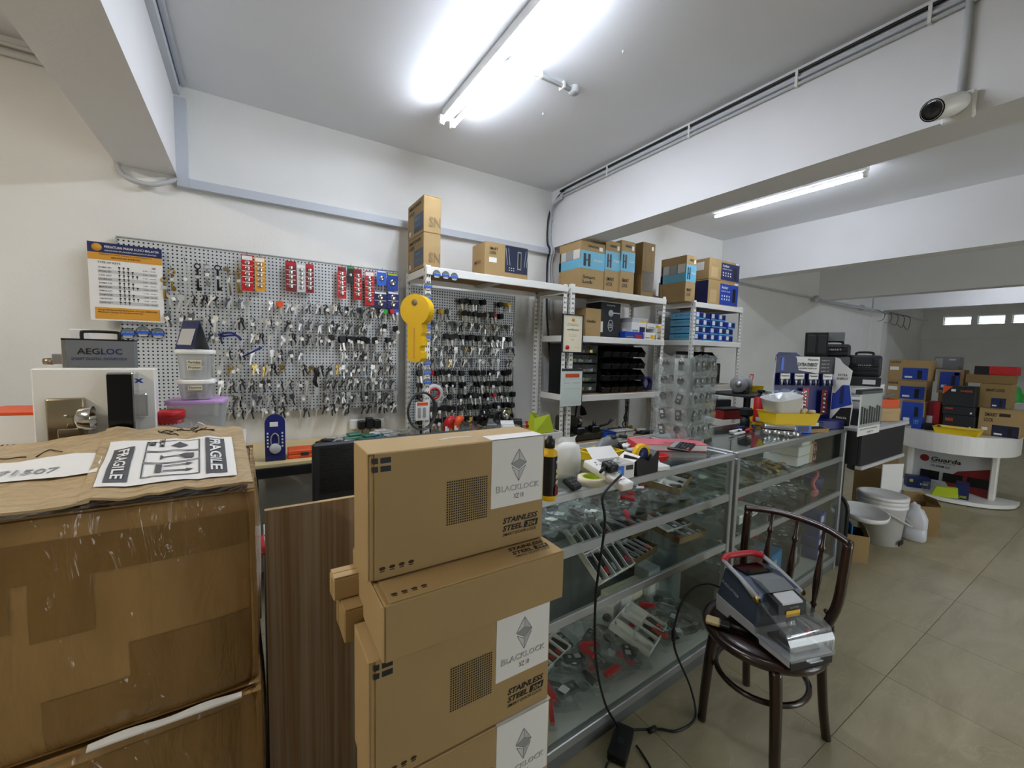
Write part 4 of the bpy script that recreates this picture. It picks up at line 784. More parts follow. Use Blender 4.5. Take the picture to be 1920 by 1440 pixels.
# ------------------------------------------------------------------ drawer cabinet and stacked black bins (third shelf)
zb = Z_T2; ca = thing('drawer_cabinet', 'dark small-parts drawer cabinet with clear drawers behind the certificate', 'cabinet', (2.2, 2.72, zb)); W, H = .43, .43
b = MB(); b.box(0, .012, 0, W, .16, .012); b.box(0, .012, H-.012, W, .16, H); b.box(0, .012, .012, .035, .16, H-.012); b.box(W-.012, .012, .012, W, .16, H-.012); b.box(.035, .15, .012, W-.012, .16, H-.012); b.build('case', 'black', ca)
for rr in range(5):
    for cc_ in range(4):
        x = .04+cc_*.095; z = .018+rr*.083; d = MB(); d.box(x, 0, z, x+.088, .004, z+.07); d.box(x, .004, z, x+.088, .14, z+.004); d.box(x, .004, z+.004, x+.003, .14, z+.05); d.box(x+.085, .004, z+.004, x+.088, .14, z+.05); dr = d.build('drawer', 'clear_plastic', ca)
        for q in range(3):
            kk = MB(); kk.rbox(-.016, -.006, 0, .016, .006, .02+.01*random.random(), .003, 0, XF((x+.02+.024*q, .04+random.uniform(-.01, .03), z+.006), rz=random.uniform(-1, 1))); kk.build('small_part', random.choice(['nickel_key', 'steel', 'yellow', 'brass', 'green', 'light_grey', 'dark_grey']), dr)
        hb = MB(); hb.rbox(x+.03, -.008, z+.05, x+.058, 0, z+.058, .002); hb.build('pull', 'clear_plastic', dr)
bn = MB(); w, d, h = .098, .15, .095
bn.add([(0, 0, 0), (w, 0, 0), (w, d, 0), (0, d, 0), (0, -.012, h*.45), (w, -.012, h*.45), (w, d, h), (0, d, h), (0, .04, h), (w, .04, h)], [(0, 3, 2, 1), (0, 1, 5, 4), (2, 3, 7, 6), (3, 0, 4, 8, 7), (1, 2, 6, 9, 5)]); bn.tube([(0, -.012, h*.45), (w, -.012, h*.45)], .004, 6); bn.tube([(0, .04, h), (0, d, h)], .003, 5); bn.tube([(w, .04, h), (w, d, h)], .003, 5)
BIN = bn.mesh('bin_body', 'black')
for rr in range(4):
    for cc_ in range(5):
        r = thing('storage_bin', 'open black parts bin, row %s from the top, %s from the left' % (ORD[3-rr], ORD[cc_]), 'bin', (2.645+cc_*.112, 2.68, zb+.002+rr*.108), 0, 'black parts bins on the third rack shelf'); link('bin_body', BIN, r)
        for q in range(2): k = MB(); k.rbox(-.03, -.004, 0, .03, .004, .012, .002, 0, XF((.03+.04*q, .05, .02+.01*q), ry=random.uniform(-.4, .4), rz=random.uniform(-.6, .6))); k.build('loose_part', random.choice(['steel', 'light_grey', 'dark_steel']), r)
rl = thing('bin_rail', 'steel louvre rail carrying the black parts bins', 'rail', (2.645, 2.84, zb))
b = MB(); b.box(-.01, 0, 0, .57, .006, .44); b.build('panel', 'dark_grey', rl)
for i in range(3):
    r = thing('storage_bin', 'black parts bin under the blue boxes of the short rack, %s' % ('left', 'middle', 'right')[i], 'bin', (3.85+i*.16, 2.64, 1.43), 0, 'black bins on the short rack'); link('bin_body', BIN, r); r.scale = (1.35, 1.2, 1.2)
b = MB(); b.rbox(3.80, 2.64, 1.202, 4.4, 2.9, 1.428, .01); tag(b.build('equipment_case', 'black'), 'black equipment case under the bins of the short rack', 'case')
# ------------------------------------------------------------------ certificate and plastic sleeve clipped to the rack posts
X0, X1, Za, Zb = fr(1054, 661, 1095, 591, 2.56); w = X1-X0; h = Zb-Za
r = thing('certificate', 'framed certificate with red seal hung on the rack posts', 'certificate', ((X0+X1)/2, 2.565, Za)); F = Face('F', w, .014, h)
for (a, c_, e, f_) in ((0, 0, w, .008), (0, h-.008, w, h), (0, .008, .008, h-.008), (w-.008, .008, w, h-.008)):
    b = MB(); b.rbox(a-w/2, -.006, c_, e-w/2, .014, f_, .002); b.build('frame_bar', 'dark_grey', r)
b = MB(); b.box(-w/2+.006, .002, .006, w/2-.006, .01, h-.006); b.build('sheet', 'cream_paper', r)
b = MB(); b.lathe([(0, .006), (.018, .006), (.018, 0)], 18, 0, XF((-w*.25, 0, h*.14)) @ Matrix.Rotation(math.pi/2, 4, 'X')); b.build('red_seal', 'red', r); b = MB(); b.lathe([(0, .004), (.013, .004), (.013, 0)], 14, 0, XF((0, .001, h*.86)) @ Matrix.Rotation(math.pi/2, 4, 'X')); b.build('crest', 'gold_print', r)
F.text(r, [('KERAJAAN MALAYSIA', .25, .74, .5, .02), ('SIJIL PENDAFTARAN', .2, .7, .6, .018), ('certificate', .22, .58, .56, .05), ('this is to certify that', .3, .46, .4, .015), ('has been registered', .3, .42, .4, .015), ('1984', .42, .33, .14, .02), ('Director', .62, .14, .2, .015)], 'ink', .004, dz=.0006)
X0, X1, Za, Zb = fr(1051, 763, 1093, 696, 2.55); w = X1-X0; h = Zb-Za
r = thing('document_sleeve', 'clear plastic sleeve of papers with an orange header clipped to the rack post', 'document', ((X0+X1)/2, 2.555, Za)); F = Face('F', w, .01, h)
b = MB(); b.box(-w/2, .002, 0, w/2, .006, h); b.build('paper', 'paper', r); b = MB(); b.box(-w/2+.012, .007, .02, w/2+.012, .009, h+.02); b.build('backing_card', 'dark_grey', r)
b = MB(); b.box(-w/2-.006, -.002, -.006, w/2+.006, -.001, h+.012); b.build('sleeve', 'glass', r)
b = MB(); b.box(.2*w, .82*h, 0, .86*w, .93*h, .001, 0, F.T @ XF((0, 0, -.0019))); b.build('orange_header', 'orange', r); b = MB()
for (u, v, e, f_) in ((.15, .66, .45, .67), (.55, .66, .9, .67), (.15, .78, .9, .785), (.15, .66, .155, .785), (.1, .5, .9, .505)): b.box(u*w, v*h, 0, e*w, f_*h, .001, 0, F.T @ XF((0, 0, -.0019)))
b.build('form_lines', 'ink_soft', r)
# ------------------------------------------------------------------ giant yellow key sign
ks = thing('key_sign', 'giant thick yellow key sign hanging from the first rack', 'sign', (.872, 2.49, 1.63), math.radians(-48)); b = MB(); T = Matrix.Rotation(math.pi/2, 4, 'X'); t = .035
n = 28; ring = []; R = .098; hole = .02; cyy = .108
outer = []
for i in range(n+1):
    a = math.radians(-62+304*i/n)+0; outer.append((R*math.cos(a), cyy+R*math.sin(a)*.98))
blade = [(-.046, .0), (-.046, -.19), (-.03, -.208), (.03, -.208), (.05, -.185), (.05, -.15), (.036, -.142), (.036, -.118), (.05, -.106), (.05, -.062), (.038, -.05), (.05, -.03), (.05, .0)]
poly = outer + blade
b.prism(poly, -t, t, 0, T)
pb_ = b.build('body', 'yellow', ks)
b = MB(); b.lathe([(0, t+.0008), (hole, t+.0008), (hole, t-.002)], 20, 0, T @ XF((-.0, cyy+.045, 0))); b.build('hole', 'kraft_print', ks)
b = MB(); b.box(-.004, -t-.001, -.19, .004, -t, .0); b.build('groove', 'gold_print', ks)
for (x, z) in ((.05, .19), (.05, -.03)):
    b = MB(); b.lathe([(0, .002), (.004, .0015), (.005, 0)], 8, 0, XF((x, 0, z)) @ Matrix.Rotation(math.pi/2, 4, 'Y')); b.build('screw', 'steel', ks)
b = MB(); we = XF(ks.location, rz=math.radians(-48)).inverted() @ Vector((.985, 2.598, 2.0)); b.tube([(0, 0, .2), we], .0015, 5); b.build('hanging_wire', 'dark_steel', ks)
# coil of wire and packed tool hung below the yellow key
v = P(792, 771, Y=2.53); r = thing('wire_coil', 'coil of clear tubing hanging low on the first rack post', 'coil', (v.x, 2.545, v.z)); b = MB()
for k in range(6): b.tube([((.088+.004*(k % 3))*math.cos(a), -.004*k, (.118+.004*(k % 2))*math.sin(a)) for a in [i*math.pi/18 for i in range(36)]], .0045, 6, closed=True)
b.build('coil', 'dark_steel', r); b = MB(); b.tube([(0, 0, .112), (.0, -.01, .135), (.975-v.x, .056, .15)], .003, 6); b.build('hook', 'steel', r)
r = thing('tool_blister', 'white blister pack of small blades inside the wire coil', 'blister pack', (v.x, 2.53, v.z-.06)); b = MB(); b.rbox(-.045, 0, 0, .045, .003, .12, .001); b.build('card', 'paper', r); F = Face('F', .09, .003, .12)
F.patch(r, 'header', .1, .8, .9, .97, 'orange')
for k in range(2): b = MB(); b.rbox(-.03+.034*k, -.008, .02, -.012+.034*k, 0, .085, .003); b.build('blade', 'grey_plastic', r)
v = P(816, 738, Y=2.7); r = thing('tape_roll', 'white and red tape roll hanging behind the rack post', 'tape', (v.x, 2.72, v.z)); b = MB(); b.lathe([(.03, -.01), (.065, -.01), (.065, .01), (.03, .01), (.03, -.01)], 26, 0, Matrix.Rotation(math.pi/2, 4, 'X')); b.build('roll', 'light_grey', r); b = MB(); b.lathe([(.03, -.012), (.042, -.012), (.042, .012), (.03, .012), (.03, -.012)], 26, 0, Matrix.Rotation(math.pi/2, 4, 'X')); b.build('core', 'red', r)
# ================================================================== glass showcases
CT = math.atan(.0425); CO = Vector((1.1, 1.06, 0)); CU = Vector((math.cos(CT), math.sin(CT), 0)); CN = Vector((-math.sin(CT), math.cos(CT), 0))
def CP(x, y, z): return CO+CU*x+CN*y+Vector((0, 0, z))
ZT1 = 1.025; S1, S2, S0 = .825, .575, .1; CD = .5
def showcase(label, xa, xb, zt):
    r = thing('glass_showcase', label, 'display case', CP(xa, 0, 0), CT, 'aluminium glass showcases'); w = xb-xa; t = .026
    for (px, py) in ((0, 0), (w-t, 0), (0, CD-t), (w-t, CD-t)): b = MB(); b.rbox(px, py, 0, px+t, py+t, zt-.03, .003); b.build('post', 'alu', r)
    for (z0, z1) in ((zt-.03, zt), (.06, S0-.004), (0, .055)):
        if z0 == 0: b = MB(); b.box(.004, .012, 0, w-.004, CD-.01, .058); b.build('plinth', 'alu_dark', r); continue
        for (a, c_, e, f_) in ((0, 0, w, t), (0, CD-t, w, CD), (0, t, t, CD-t), (w-t, t, w, CD-t)): b = MB(); b.rbox(a, c_, z0, e, f_, z1, .003); b.build('rail', 'alu', r)
    b = MB(); b.box(t, t, S0-.012, w-t, CD-t, S0-.004); b.build('base_board', 'desk_white', r)
    b = MB(); b.box(t, t, zt-.008, w-t, CD-t, zt-.001); b.build('top_glass', 'glass', r)
    for z in (S1, S2):
        b = MB(); b.rbox(t, .004, z-.034, w-t, .02, z, .002); b.build('shelf_edge', 'alu', r); b = MB(); b.rbox(t, CD-.05, z-.03, w-t, CD-.03, z, .002); b.build('shelf_edge', 'alu', r)
        b = MB(); b.box(t, .02, z-.006, w-t, CD-.05, z); b.build('glass_shelf', 'glass', r)
    b = MB(); b.box(t, .008, S0, w-t, .012, zt-.032); b.build('front_glass', 'glass', r); b = MB(); b.box(.008, t, S0, .012, CD-t, zt-.032); b.build('side_glass', 'glass', r); b = MB(); b.box(w-.012, t, S0, w-.008, CD-t, zt-.032); b.build('side_glass', 'glass', r)
    for k in range(2): b = MB(); b.box(t+k*(w/2-t), CD-.02+.006*k, S0, w/2+k*(w/2-t)+.01*(1-k), CD-.016+.006*k, zt-.032); b.build('sliding_door', 'mid_grey', r)
    return r
showcase('near aluminium glass showcase full of bagged key shells', -.34, .905, ZT1); showcase('farther aluminium glass showcase behind the chair', .935, 2.43, ZT1+.002)
# ------------------------------------------------------------------ bagged remote shells
def pillow(w, h, t, seed, n=7):
    b = MB(); 
    for s in (1, -1): b.sheet([[Vector(((i/n-.5)*w, (q/n-.5)*h, s*(t*math.sin(math.pi*i/n)*math.sin(math.pi*q/n)*(1+.5*NZ.noise(Vector((i*.8+seed, q*.8, s*3))))+.0006)+.006*NZ.noise(Vector((i*.5+seed, q*.5, 9))))) for i in range(n+1)] for q in range(n+1)])
    return b
BAGS = [pillow(.10, .14, .011, s).mesh('bag', 'bag') for s in range(5)]
def fob_mesh(kind):
    b = MB()
    if kind == 0: b.rbox(-.018, -.034, -.007, .018, .034, .007, .006, 0, seg=2); b.box(-.01, .0, .007, .01, .02, .0078, 1); b.box(-.006, -.02, .007, .006, -.01, .0078, 1)
    elif kind == 1: b.lathe([(0, -.007), (.016, -.007), (.02, 0), (.016, .007), (0, .008)], 14, 0, XF((0, .01, 0)) @ Matrix.Diagonal((1, 1.3, 1, 1))); b.prism([(-.004, -.012), (.004, -.012), (.004, -.06), (0, -.064), (-.004, -.058)], -.0015, .0015, 1)
    elif kind == 2: b.rbox(-.014, -.03, -.006, .014, .03, .006, .004, 0); b.tube([(.01*math.cos(a), .036+.008*math.sin(a), 0) for a in [i*math.pi/5 for i in range(10)]], .002, 5, 1, closed=True)
    return b
FOBS = [fob_mesh(k).mesh('remote_shell', ['black', 'light_grey']) for k in range(3)] + [fob_mesh(0).mesh('remote_shell', ['dark_grey', 'steel']), fob_mesh(1).mesh('remote_shell', ['charcoal', 'nickel_key'])]
FOBW = ['rectangular black remote shell', 'round-headed black key shell', 'small black remote with ring', 'grey remote shell', 'charcoal key shell']
rt = MB(); rt.box(-.03, .045, .0, .03, .06, .012); REDT = rt.mesh('red_tag', 'red'); rt = MB(); rt.box(-.012, -.055, .009, .014, -.03, .0105); WT = rt.mesh('white_tag', 'paper')
BC = {}
def bag(x, y, z, where, key, sc=1.0, tilt=None, red=.2, fob=None):
    lim = .075*sc; y = min(max(y, .022+lim), .44-lim); x = min(max(x, (-.31 if x < .92 else .965)+lim), (.875 if x < .92 else 2.4)-lim)
    BC[key] = BC.get(key, 0)+1; k = random.randrange(5) if fob is None else fob
    r = thing('bagged_remote', 'bagged %s %s, %s from left' % (FOBW[k], where, nth(BC[key])), 'key shell', CP(x, y, z+.018*sc), 0, key, rot=(tilt if tilt is not None else random.uniform(-.1, .2), random.uniform(-.12, .12), random.uniform(-3.1, 3.1)))
    r.scale = (sc,)*3; link('bag', random.choice(BAGS), r); f = link('remote_shell', FOBS[k], r, (random.uniform(-.01, .01), 0, 0)); f.rotation_euler = (0, 0, random.uniform(-.6, .6))
    if random.random() < red: link('red_tag', REDT, r)
    if random.random() < .35: link('white_tag', WT, r)
    return r
def tray(label, x, y, z, w, d, cols, rows, fill, m='kraft_dark', rot=None, colors=('black',), group='compartment trays in the near showcase'):
    r = thing('parts_tray', label, 'tray', CP(x, y, z), 0, group, rot=rot or (0, 0, CT)); h = .03; t = .003
    b = MB(); b.box(0, 0, 0, w, t, h); b.box(0, d-t, 0, w, d, h); b.box(0, t, 0, t, d-t, h); b.box(w-t, t, 0, w, d-t, h); b.box(t, t, 0, w-t, d-t, t); b.build('outer_box', m, r)
    b = MB(); b.box(t, t, t, w-t, d-t, t+.002); b.build('liner', 'paper', r)
    for i in range(1, cols): b = MB(); b.box(i*w/cols-.002, t, t+.002, i*w/cols+.002, d-t, h-.002); b.build('divider', 'paper', r)
    for q in range(1, rows): b = MB(); b.box(t, q*d/rows-.002, t+.002, w-t, q*d/rows+.002, h-.003); b.build('divider', 'paper', r)
    for i in range(cols):
        for q in range(rows):
            if random.random() > fill: continue
            cx_ = (i+.5)*w/cols; cy_ = (q+.5)*d/rows; L = min(w/cols, d/rows); lw = w/cols*.3; ll = d/rows*.4
            b = MB(); c_ = random.choice(colors); T = XF((cx_, cy_, t+.012), rz=random.uniform(-.25, .25)); b.rbox(-lw, -ll, -.006, lw, ll, .008, .004, 0, T, 2); b.box(-lw*.5, -ll*.9, .008, lw*.5, -ll*.3, .0095, 1, T); b.build('key_shell', [c_, random.choice(['steel', 'red', 'dark_grey', 'light_grey'])], r)
    return r
wh1 = 'on top shelf of near showcase'; k1 = 'bagged shells on the upper glass shelf'
for i in range(44):
    x = -.3+i*.0215; bag(x+random.uniform(-.02, .02), .07+.33*((i*7) % 5)/5+random.uniform(0, .05), S1+.004+.014*(i % 2), wh1, k1, random.uniform(1.0, 1.35))
tray('compartment tray tilted at the right of the top shelf', .58, .08, S1+.025, .24, .2, 3, 2, .5, 'kraft_dark', (math.radians(6), math.radians(-4), CT+.35), ('dark_grey', 'bag'))
b_o = tray('white slotted tray of red-tagged key shells leaning on the front glass', .02, .045, S2+.03, .23, .24, 5, 2, 1, 'paper', (math.radians(38), 0, CT+.12), ('charcoal', 'dark_steel'))
tray('card tray of black key blades on the middle shelf', .28, .1, S2+.002, .23, .24, 6, 2, 1, 'kraft_dark', (math.radians(8), 0, CT+.15), ('charcoal', 'black'))
tray('card tray of mixed dark keys behind the others on the middle shelf', .42, .22, S2+.035, .24, .2, 3, 1, 1, 'kraft_dark', (math.radians(6), 0, CT+.2), ('dark_grey', 'black', 'charcoal'))
tray('card tray of long black shells at the right of the middle shelf', .66, .12, S2+.002, .22, .26, 3, 3, .9, 'kraft_dark', (math.radians(5), 0, CT-.05), ('black', 'charcoal'))
wh2 = 'on floor of near showcase'; k2 = 'bagged shells on the showcase floor'
for i in range(54):
    x = -.29+(i % 27)*.043; y = .08+.3*((i*3) % 7)/7; bag(x+random.uniform(-.03, .03), y, S0+.004+.03*(i//27)+random.uniform(0, .02), wh2, k2, random.uniform(1.0, 1.45), red=.25)
tray('white compartment tray with a red strip on the showcase floor', .38, .06, S0+.05, .24, .2, 4, 2, .5, 'paper', (math.radians(14), 0, CT+.3), ('dark_grey', 'steel')); tray('white compartment tray behind the bags on the showcase floor', -.12, .22, S0+.05, .24, .2, 5, 2, .7, 'paper', (math.radians(10), 0, CT+.25), ('black', 'dark_grey'))
def cbox(name, label, x, y, z, w, d, h, rz, m, group=None, cat='box', deco=None):
    v = CP(x, y, z); r = carton(name, label, v, w, d, h, CT+rz, m, group, cat, flaps=True, seam=False)
    if deco: F = Face('F', w, d, h); F.patch(r, 'end_label', .15, .2, .6, .75, deco); F.patch(r, 'print_strip', .68, .3, .9, .42, 'ink_soft')
    return r
cbox('small_box', 'white square box at the back of the showcase floor', .5, .34, S0+.001, .12, .1, .12, .3, 'paper', deco='paper_shade')
cbox('small_box', 'lime green box among the bags on the showcase floor', -.2, .12, S0+.001, .1, .1, .09, .5, 'lime', deco='paper'); cbox('small_box', 'yellow tray box at the left end of the showcase floor', -.26, .05, S0+.001, .09, .1, .06, .2, 'yellow_plastic', deco='paper')
cbox('small_box', 'cream box low behind the middle shelf of the near showcase', .6, .36, S0+.002, .3, .06, .16, 0, 'cream_paper', deco='paper'); cbox('small_box', 'pale grey box standing behind the middle shelf trays', .78, .33, S0+.001, .1, .1, .22, 0, 'light_grey', deco='paper')
b = MB(); b.lathe([(.1, -.008), (.13, -.01), (.135, 0), (.13, .01), (.1, .008), (.1, -.008)], 30); rg = tag(b.build('cable_coil', 'charcoal', None, CP(.78, .2, S0+.02)), 'dark coil of packed cable at the right of the showcase floor', 'coil')
# ------------------------------------------------------------------ farther showcase contents
for i in range(26):
    x = 1.0+(i % 13)*.058; y = .07+.2*(i//13)+random.uniform(0, .06); m = random.choice(['long', 'bunch', 'steel', 'square'])
    o = link('key_blank', KM[m], None, CP(x+random.uniform(-.02, .02), y, S1+.008+.004*(i % 3))); o.rotation_euler = (math.pi/2+random.uniform(-.15, .15), random.uniform(-.2, .2), random.uniform(-.9, .9)); o.scale = (2.3, 2.0, 2.3)
    tag(o, '%s lying in the farther showcase, %s in the loose heap' % (WORD[m], nth(i+1)), 'key', 'loose keys in the farther showcase')
for i in range(12):
    x = 1.5+.05*(i % 6); b = MB(); b.rbox(-.05, -.012, 0, .05, .012, .014, .004); b.tube([(.05, 0, .007), (.09, 0, .007)], .004, 6); o = b.build('lock_cylinder', random.choice(['brass', 'steel', 'satin_nickel']), None, CP(x+random.uniform(-.02, .02), .08+.12*(i//6)+random.uniform(0, .08), S1+.002)); o.rotation_euler = (0, 0, random.uniform(-.6, 1.2)); tag(o, 'metal lock cylinder with bolt on the upper shelf, %s from the left' % nth(i+1), 'lock', 'lock cylinders in the farther showcase')
gp = 'white boxes with red ends in the farther showcase'
for i, (x, z, l) in enumerate(((1.92, 0, 'bottom'), (1.925, .062, 'middle'), (1.92, .124, 'top'))):
    r = cbox('lock_box', 'long white box with red patterned end, %s of the stack' % l, x, .05, S1+.001+z, .3 if i < 2 else .2, .2, .06, .02, 'paper', gp); F = Face('F', .3 if i < 2 else .2, .2, .06); F.patch(r, 'red_end', .78, .02, 1, .98, 'dark_red'); F.patch(r, 'yellow_end', .62, .02, .78, .98, 'tan')
    b = MB()
    for q in range(2): b.add([(.3*(.82+.09*q) if i < 2 else .2*(.82+.09*q), .012, .002), (.3*(.88+.09*q) if i < 2 else .2*(.88+.09*q), .012, .002), (.3*(.85+.09*q) if i < 2 else .2*(.85+.09*q), .045, .002)], [(0, 1, 2)], 0, F.T)
    b.build('triangle_print', 'paper', r)
wh3 = 'on middle shelf of farther showcase'; k3 = 'bags on the middle shelf of the farther showcase'
for i in range(30): bag(1.02+.045*i, .1+.25*((i*5) % 4)/4, S2+.004, wh3, k3, random.uniform(1.0, 1.3), red=.15)
r = cbox('plastic_bracket', 'white plastic bracket box on the middle shelf of the farther showcase', 1.22, .06, S2+.03, .26, .1, .05, .1, 'white_plastic', deco='light_grey')
b = MB(); b.tube(smooth_path([(0, 0, 0), (.02, 0, .04), (.0, .01, .09), (.03, 0, .14), (.02, 0, .17)], 5), .012, 8); b.rbox(-.02, -.01, 0, .06, .01, .04, .006); tag(b.build('pink_tool', 'pink', None, CP(2.1, .06, S2)), 'pink plastic tool on the middle shelf of the farther showcase', 'tool')
b = MB(); b.lathe([(0, 0), (.05, 0), (.06, .09), (.05, .1), (0, .1)], 20); tag(b.build('blue_spool', 'deep_blue', None, CP(2.26, .12, S2)), 'dark blue spool at the right of the middle shelf', 'spool')
for i, (x, y, m, lab) in enumerate(((1.1, .1, 'dark_grey', 'dark grey box at the left of the farther showcase floor'), (1.4, .08, 'dark_red', 'dark red box on the farther showcase floor'), (1.7, .1, 'blue_bin', 'light blue box on the farther showcase floor'), (1.95, .08, 'charcoal', 'charcoal box on the farther showcase floor'))): cbox('small_box', lab, x, y, S0+.001, .24, .2, .16+.03*(i % 2), .05*i, m, 'boxes on the farther showcase floor', deco='light_grey')
for i in range(4): r = cbox('battery_box', 'small blue and white battery pack stacked at the showcase end, %s from bottom' % ORD[i], 2.25, .04, S0+.001+i*.085, .1, .1, .08, 0, 'blue', 'battery packs at the showcase end', deco='paper')
wh4 = 'on floor of farther showcase'
for i in range(18): bag(1.05+.065*i, .1+.2*(i % 3)/3, S0+.24 if i % 2 else S0+.21, wh4, 'bags on the floor of the farther showcase', 1.3, red=.1)
# ================================================================== things standing on the showcases
ZS = ZT1+.0005
v = P(1030, 938, Z=ZS); r = thing('spray_bottle', 'black and yellow lubricant bottle with black cap on the near showcase', 'bottle', (v.x+.004, v.y+.012, ZS)); r.scale = (1, 1, .85)
b = MB(); b.lathe([(0, 0), (.024, 0), (.026, .004), (.026, .02)], 22); b.build('base', 'yellow', r); b = MB(); b.lathe([(.026, .02), (.0262, .17)], 22); b.build('label_sleeve', 'black', r); b = MB(); b.lathe([(.026, .17), (.025, .185), (.014, .197), (.014, .2), (0, .2)], 22); b.build('shoulder', 'yellow', r); b = MB(); b.lathe([(0, .2), (.0165, .2), (.0165, .226), (.009, .234), (.007, .245), (0, .246)], 18); b.build('cap', 'black', r)
Tl = frame((-.018, -.0275, .02), (1, 0, 0), (0, 0, 1)); Tl = XF(rz=math.radians(28)) @ Tl; b = MB(); put_text(b, 'WD', Tl, .008, .122, .022, .014, .03); b.build('lettering', 'paper', r); b = MB(); b.box(.006, .0, 0, .03, .035, .0008, 0, Tl); b.build('red_panel', 'dark_red', r); b = MB()
for k in range(3): b.box(.01, .045+k*.022, 0, .028, .058+k*.022, .0008, 0, Tl)
b.build('picture_panels', ['tan'], r)
v = P(1068, 900, Z=ZS); b = MB(); b.lathe([(0, 0), (.07, 0), (.078, .02), (.08, .06), (.07, .11), (.04, .13), (.0, .132)], 20, 0, Matrix.Diagonal((1.0, .55, 1, 1))); r = thing('white_bag', 'crumpled white plastic bag standing behind the bottle', 'bag', (v.x+.02, v.y+.06, ZS)); b.build('bag_body', 'white_plastic', r); b = MB(); b.sheet([[Vector((-.06+.12*i/6+.01*math.sin(q*2), .01*math.sin(i*1.7+q), .1+.05*q/4)) for i in range(7)] for q in range(5)]); b.build('open_mouth', 'paper', r)
v = P(1084, 925, Z=ZS); r = thing('remote_control', 'small black remote control with rows of keys lying near the bottle', 'remote', (v.x+.01, v.y+.02, ZS), .2, rot=(.5, 0, .25)); b = MB(); b.rbox(-.026, -.0, .0, .026, .055, .02, .005); b.build('body', 'black', r)
for q in range(9): b = MB(); b.rbox(-.02+.015*(q % 3), .008+.015*(q//3), .02, -.009+.015*(q % 3), .018+.015*(q//3), .0225, .002); b.build('button', 'dark_grey', r)
v = P(1120, 910, Z=ZS); r = thing('tape_roll', 'pale yellow masking tape roll lying under the power strip', 'tape', (v.x, v.y+.03, ZS)); b = MB(); b.lathe([(.032, 0), (.052, 0), (.052, .024), (.032, .024), (.032, 0)], 28); b.build('roll', 'cream_paper', r); b = MB(); b.lathe([(.031, .001), (.036, .001), (.036, .0245), (.031, .0245), (.031, .001)], 28); b.build('core', 'lime', r)
# tilted power strip leaning out over the edge, with a plug
A = P(1104, 866, Z=1.085); B = P(1178, 912, Z=1.045); dirv = (B-A).normalized(); upv = Vector((0, 0, 1)); sdv = dirv.cross(upv).normalized()*-1; nv = dirv.cross(sdv).normalized(); nv = nv if nv.z > 0 else -nv
r = thing('power_strip', 'white three-socket power strip tilted over the showcase edge', 'power strip', A); Tm = Matrix((( dirv.x, sdv.x, nv.x, 0), (dirv.y, sdv.y, nv.y, 0), (dirv.z, sdv.z, nv.z, 0), (0, 0, 0, 1))); L = (B-A).length
b = MB(); b.rbox(0, -.03, -.018, L, .03, .012, .006, 0, Tm, 2); b.build('body', 'white_plastic', r)
for k in range(3):
    x = L*(.2+.3*k); b = MB(); b.box(x-.012, -.003, .012, x-.002, .003, .0126, 0, Tm); b.box(x+.008, -.012, .012, x+.012, -.005, .0126, 0, Tm); b.box(x+.008, .005, .012, x+.012, .012, .0126, 0, Tm); b.build('socket', 'dark_grey', r)
pg = A+dirv*L*.52+nv*.014
r = thing('power_plug', 'black moulded plug in the middle socket of the power strip', 'plug', pg); b = MB(); b.rbox(-.024, -.024, 0, .024, .024, .032, .008, 0, Tm, 2); b.build('plug_body', 'black', r); b = MB(); b.tube([Tm @ Vector((0, -.02, .015)), Tm @ Vector((.004, -.04, .012)), Tm @ Vector((.008, -.055, .004))], [.009, .007, .005], 8); b.build('strain_relief', 'black', r); b = MB(); b.tube([Tm @ Vector((.008*math.cos(a), .008*math.sin(a), .0325)) for a in [i*.5 for i in range(10)]], .0012, 5); b.build('logo_print', 'light_grey', r)
# blue/white carton of screws, tape dispenser, yellow tray with hinge jig, red stapler tray, red book, calculator
v = P(1168, 902, Z=ZS); r = thing('open_box', 'open white and blue carton of small hardware', 'box', (v.x+.01, v.y+.02, ZS), -.1); w, d, h = .13, .09, .06; t = .002
b = MB(); b.box(-w/2, 0, 0, w/2, t, h); b.box(-w/2, d-t, 0, w/2, d, h); b.box(-w/2, t, 0, -w/2+t, d-t, h); b.box(w/2-t, t, 0, w/2, d-t, h); b.box(-w/2+t, t, 0, w/2-t, d-t, t); b.build('body', 'paper', r); F = Face('F', w, d, h); F.patch(r, 'blue_panel', .03, .06, .6, .85, 'bright_blue'); F.patch(r, 'black_sticker', .68, .55, .95, .85, 'black'); F.patch(r, 'white_print', .35, .15, .5, .6, 'sky_blue', .002)
b = MB(); b.add([(-w/2, d, h), (w/2, d, h), (w/2, d+.05, h+.035), (-w/2, d+.05, h+.035)], [(0, 1, 2, 3)]); b.build('flap', 'paper', r); b = MB(); b.add([(w/2, 0, h), (w/2, d, h), (w/2+.03, d, h+.02), (w/2+.03, 0, h+.02)], [(0, 1, 2, 3)]); b.build('flap', 'paper', r)
for q in range(10): b = MB(); b.rbox(-.02, -.006, 0, .02, .006, .01, .003, 0, XF((random.uniform(-.04, .04), random.uniform(.02, .07), .035+.002*q), rz=random.uniform(0, 3), ry=random.uniform(-.4, .4))); b.build('hardware_piece', random.choice(['light_grey', 'clear_plastic', 'steel']), r)
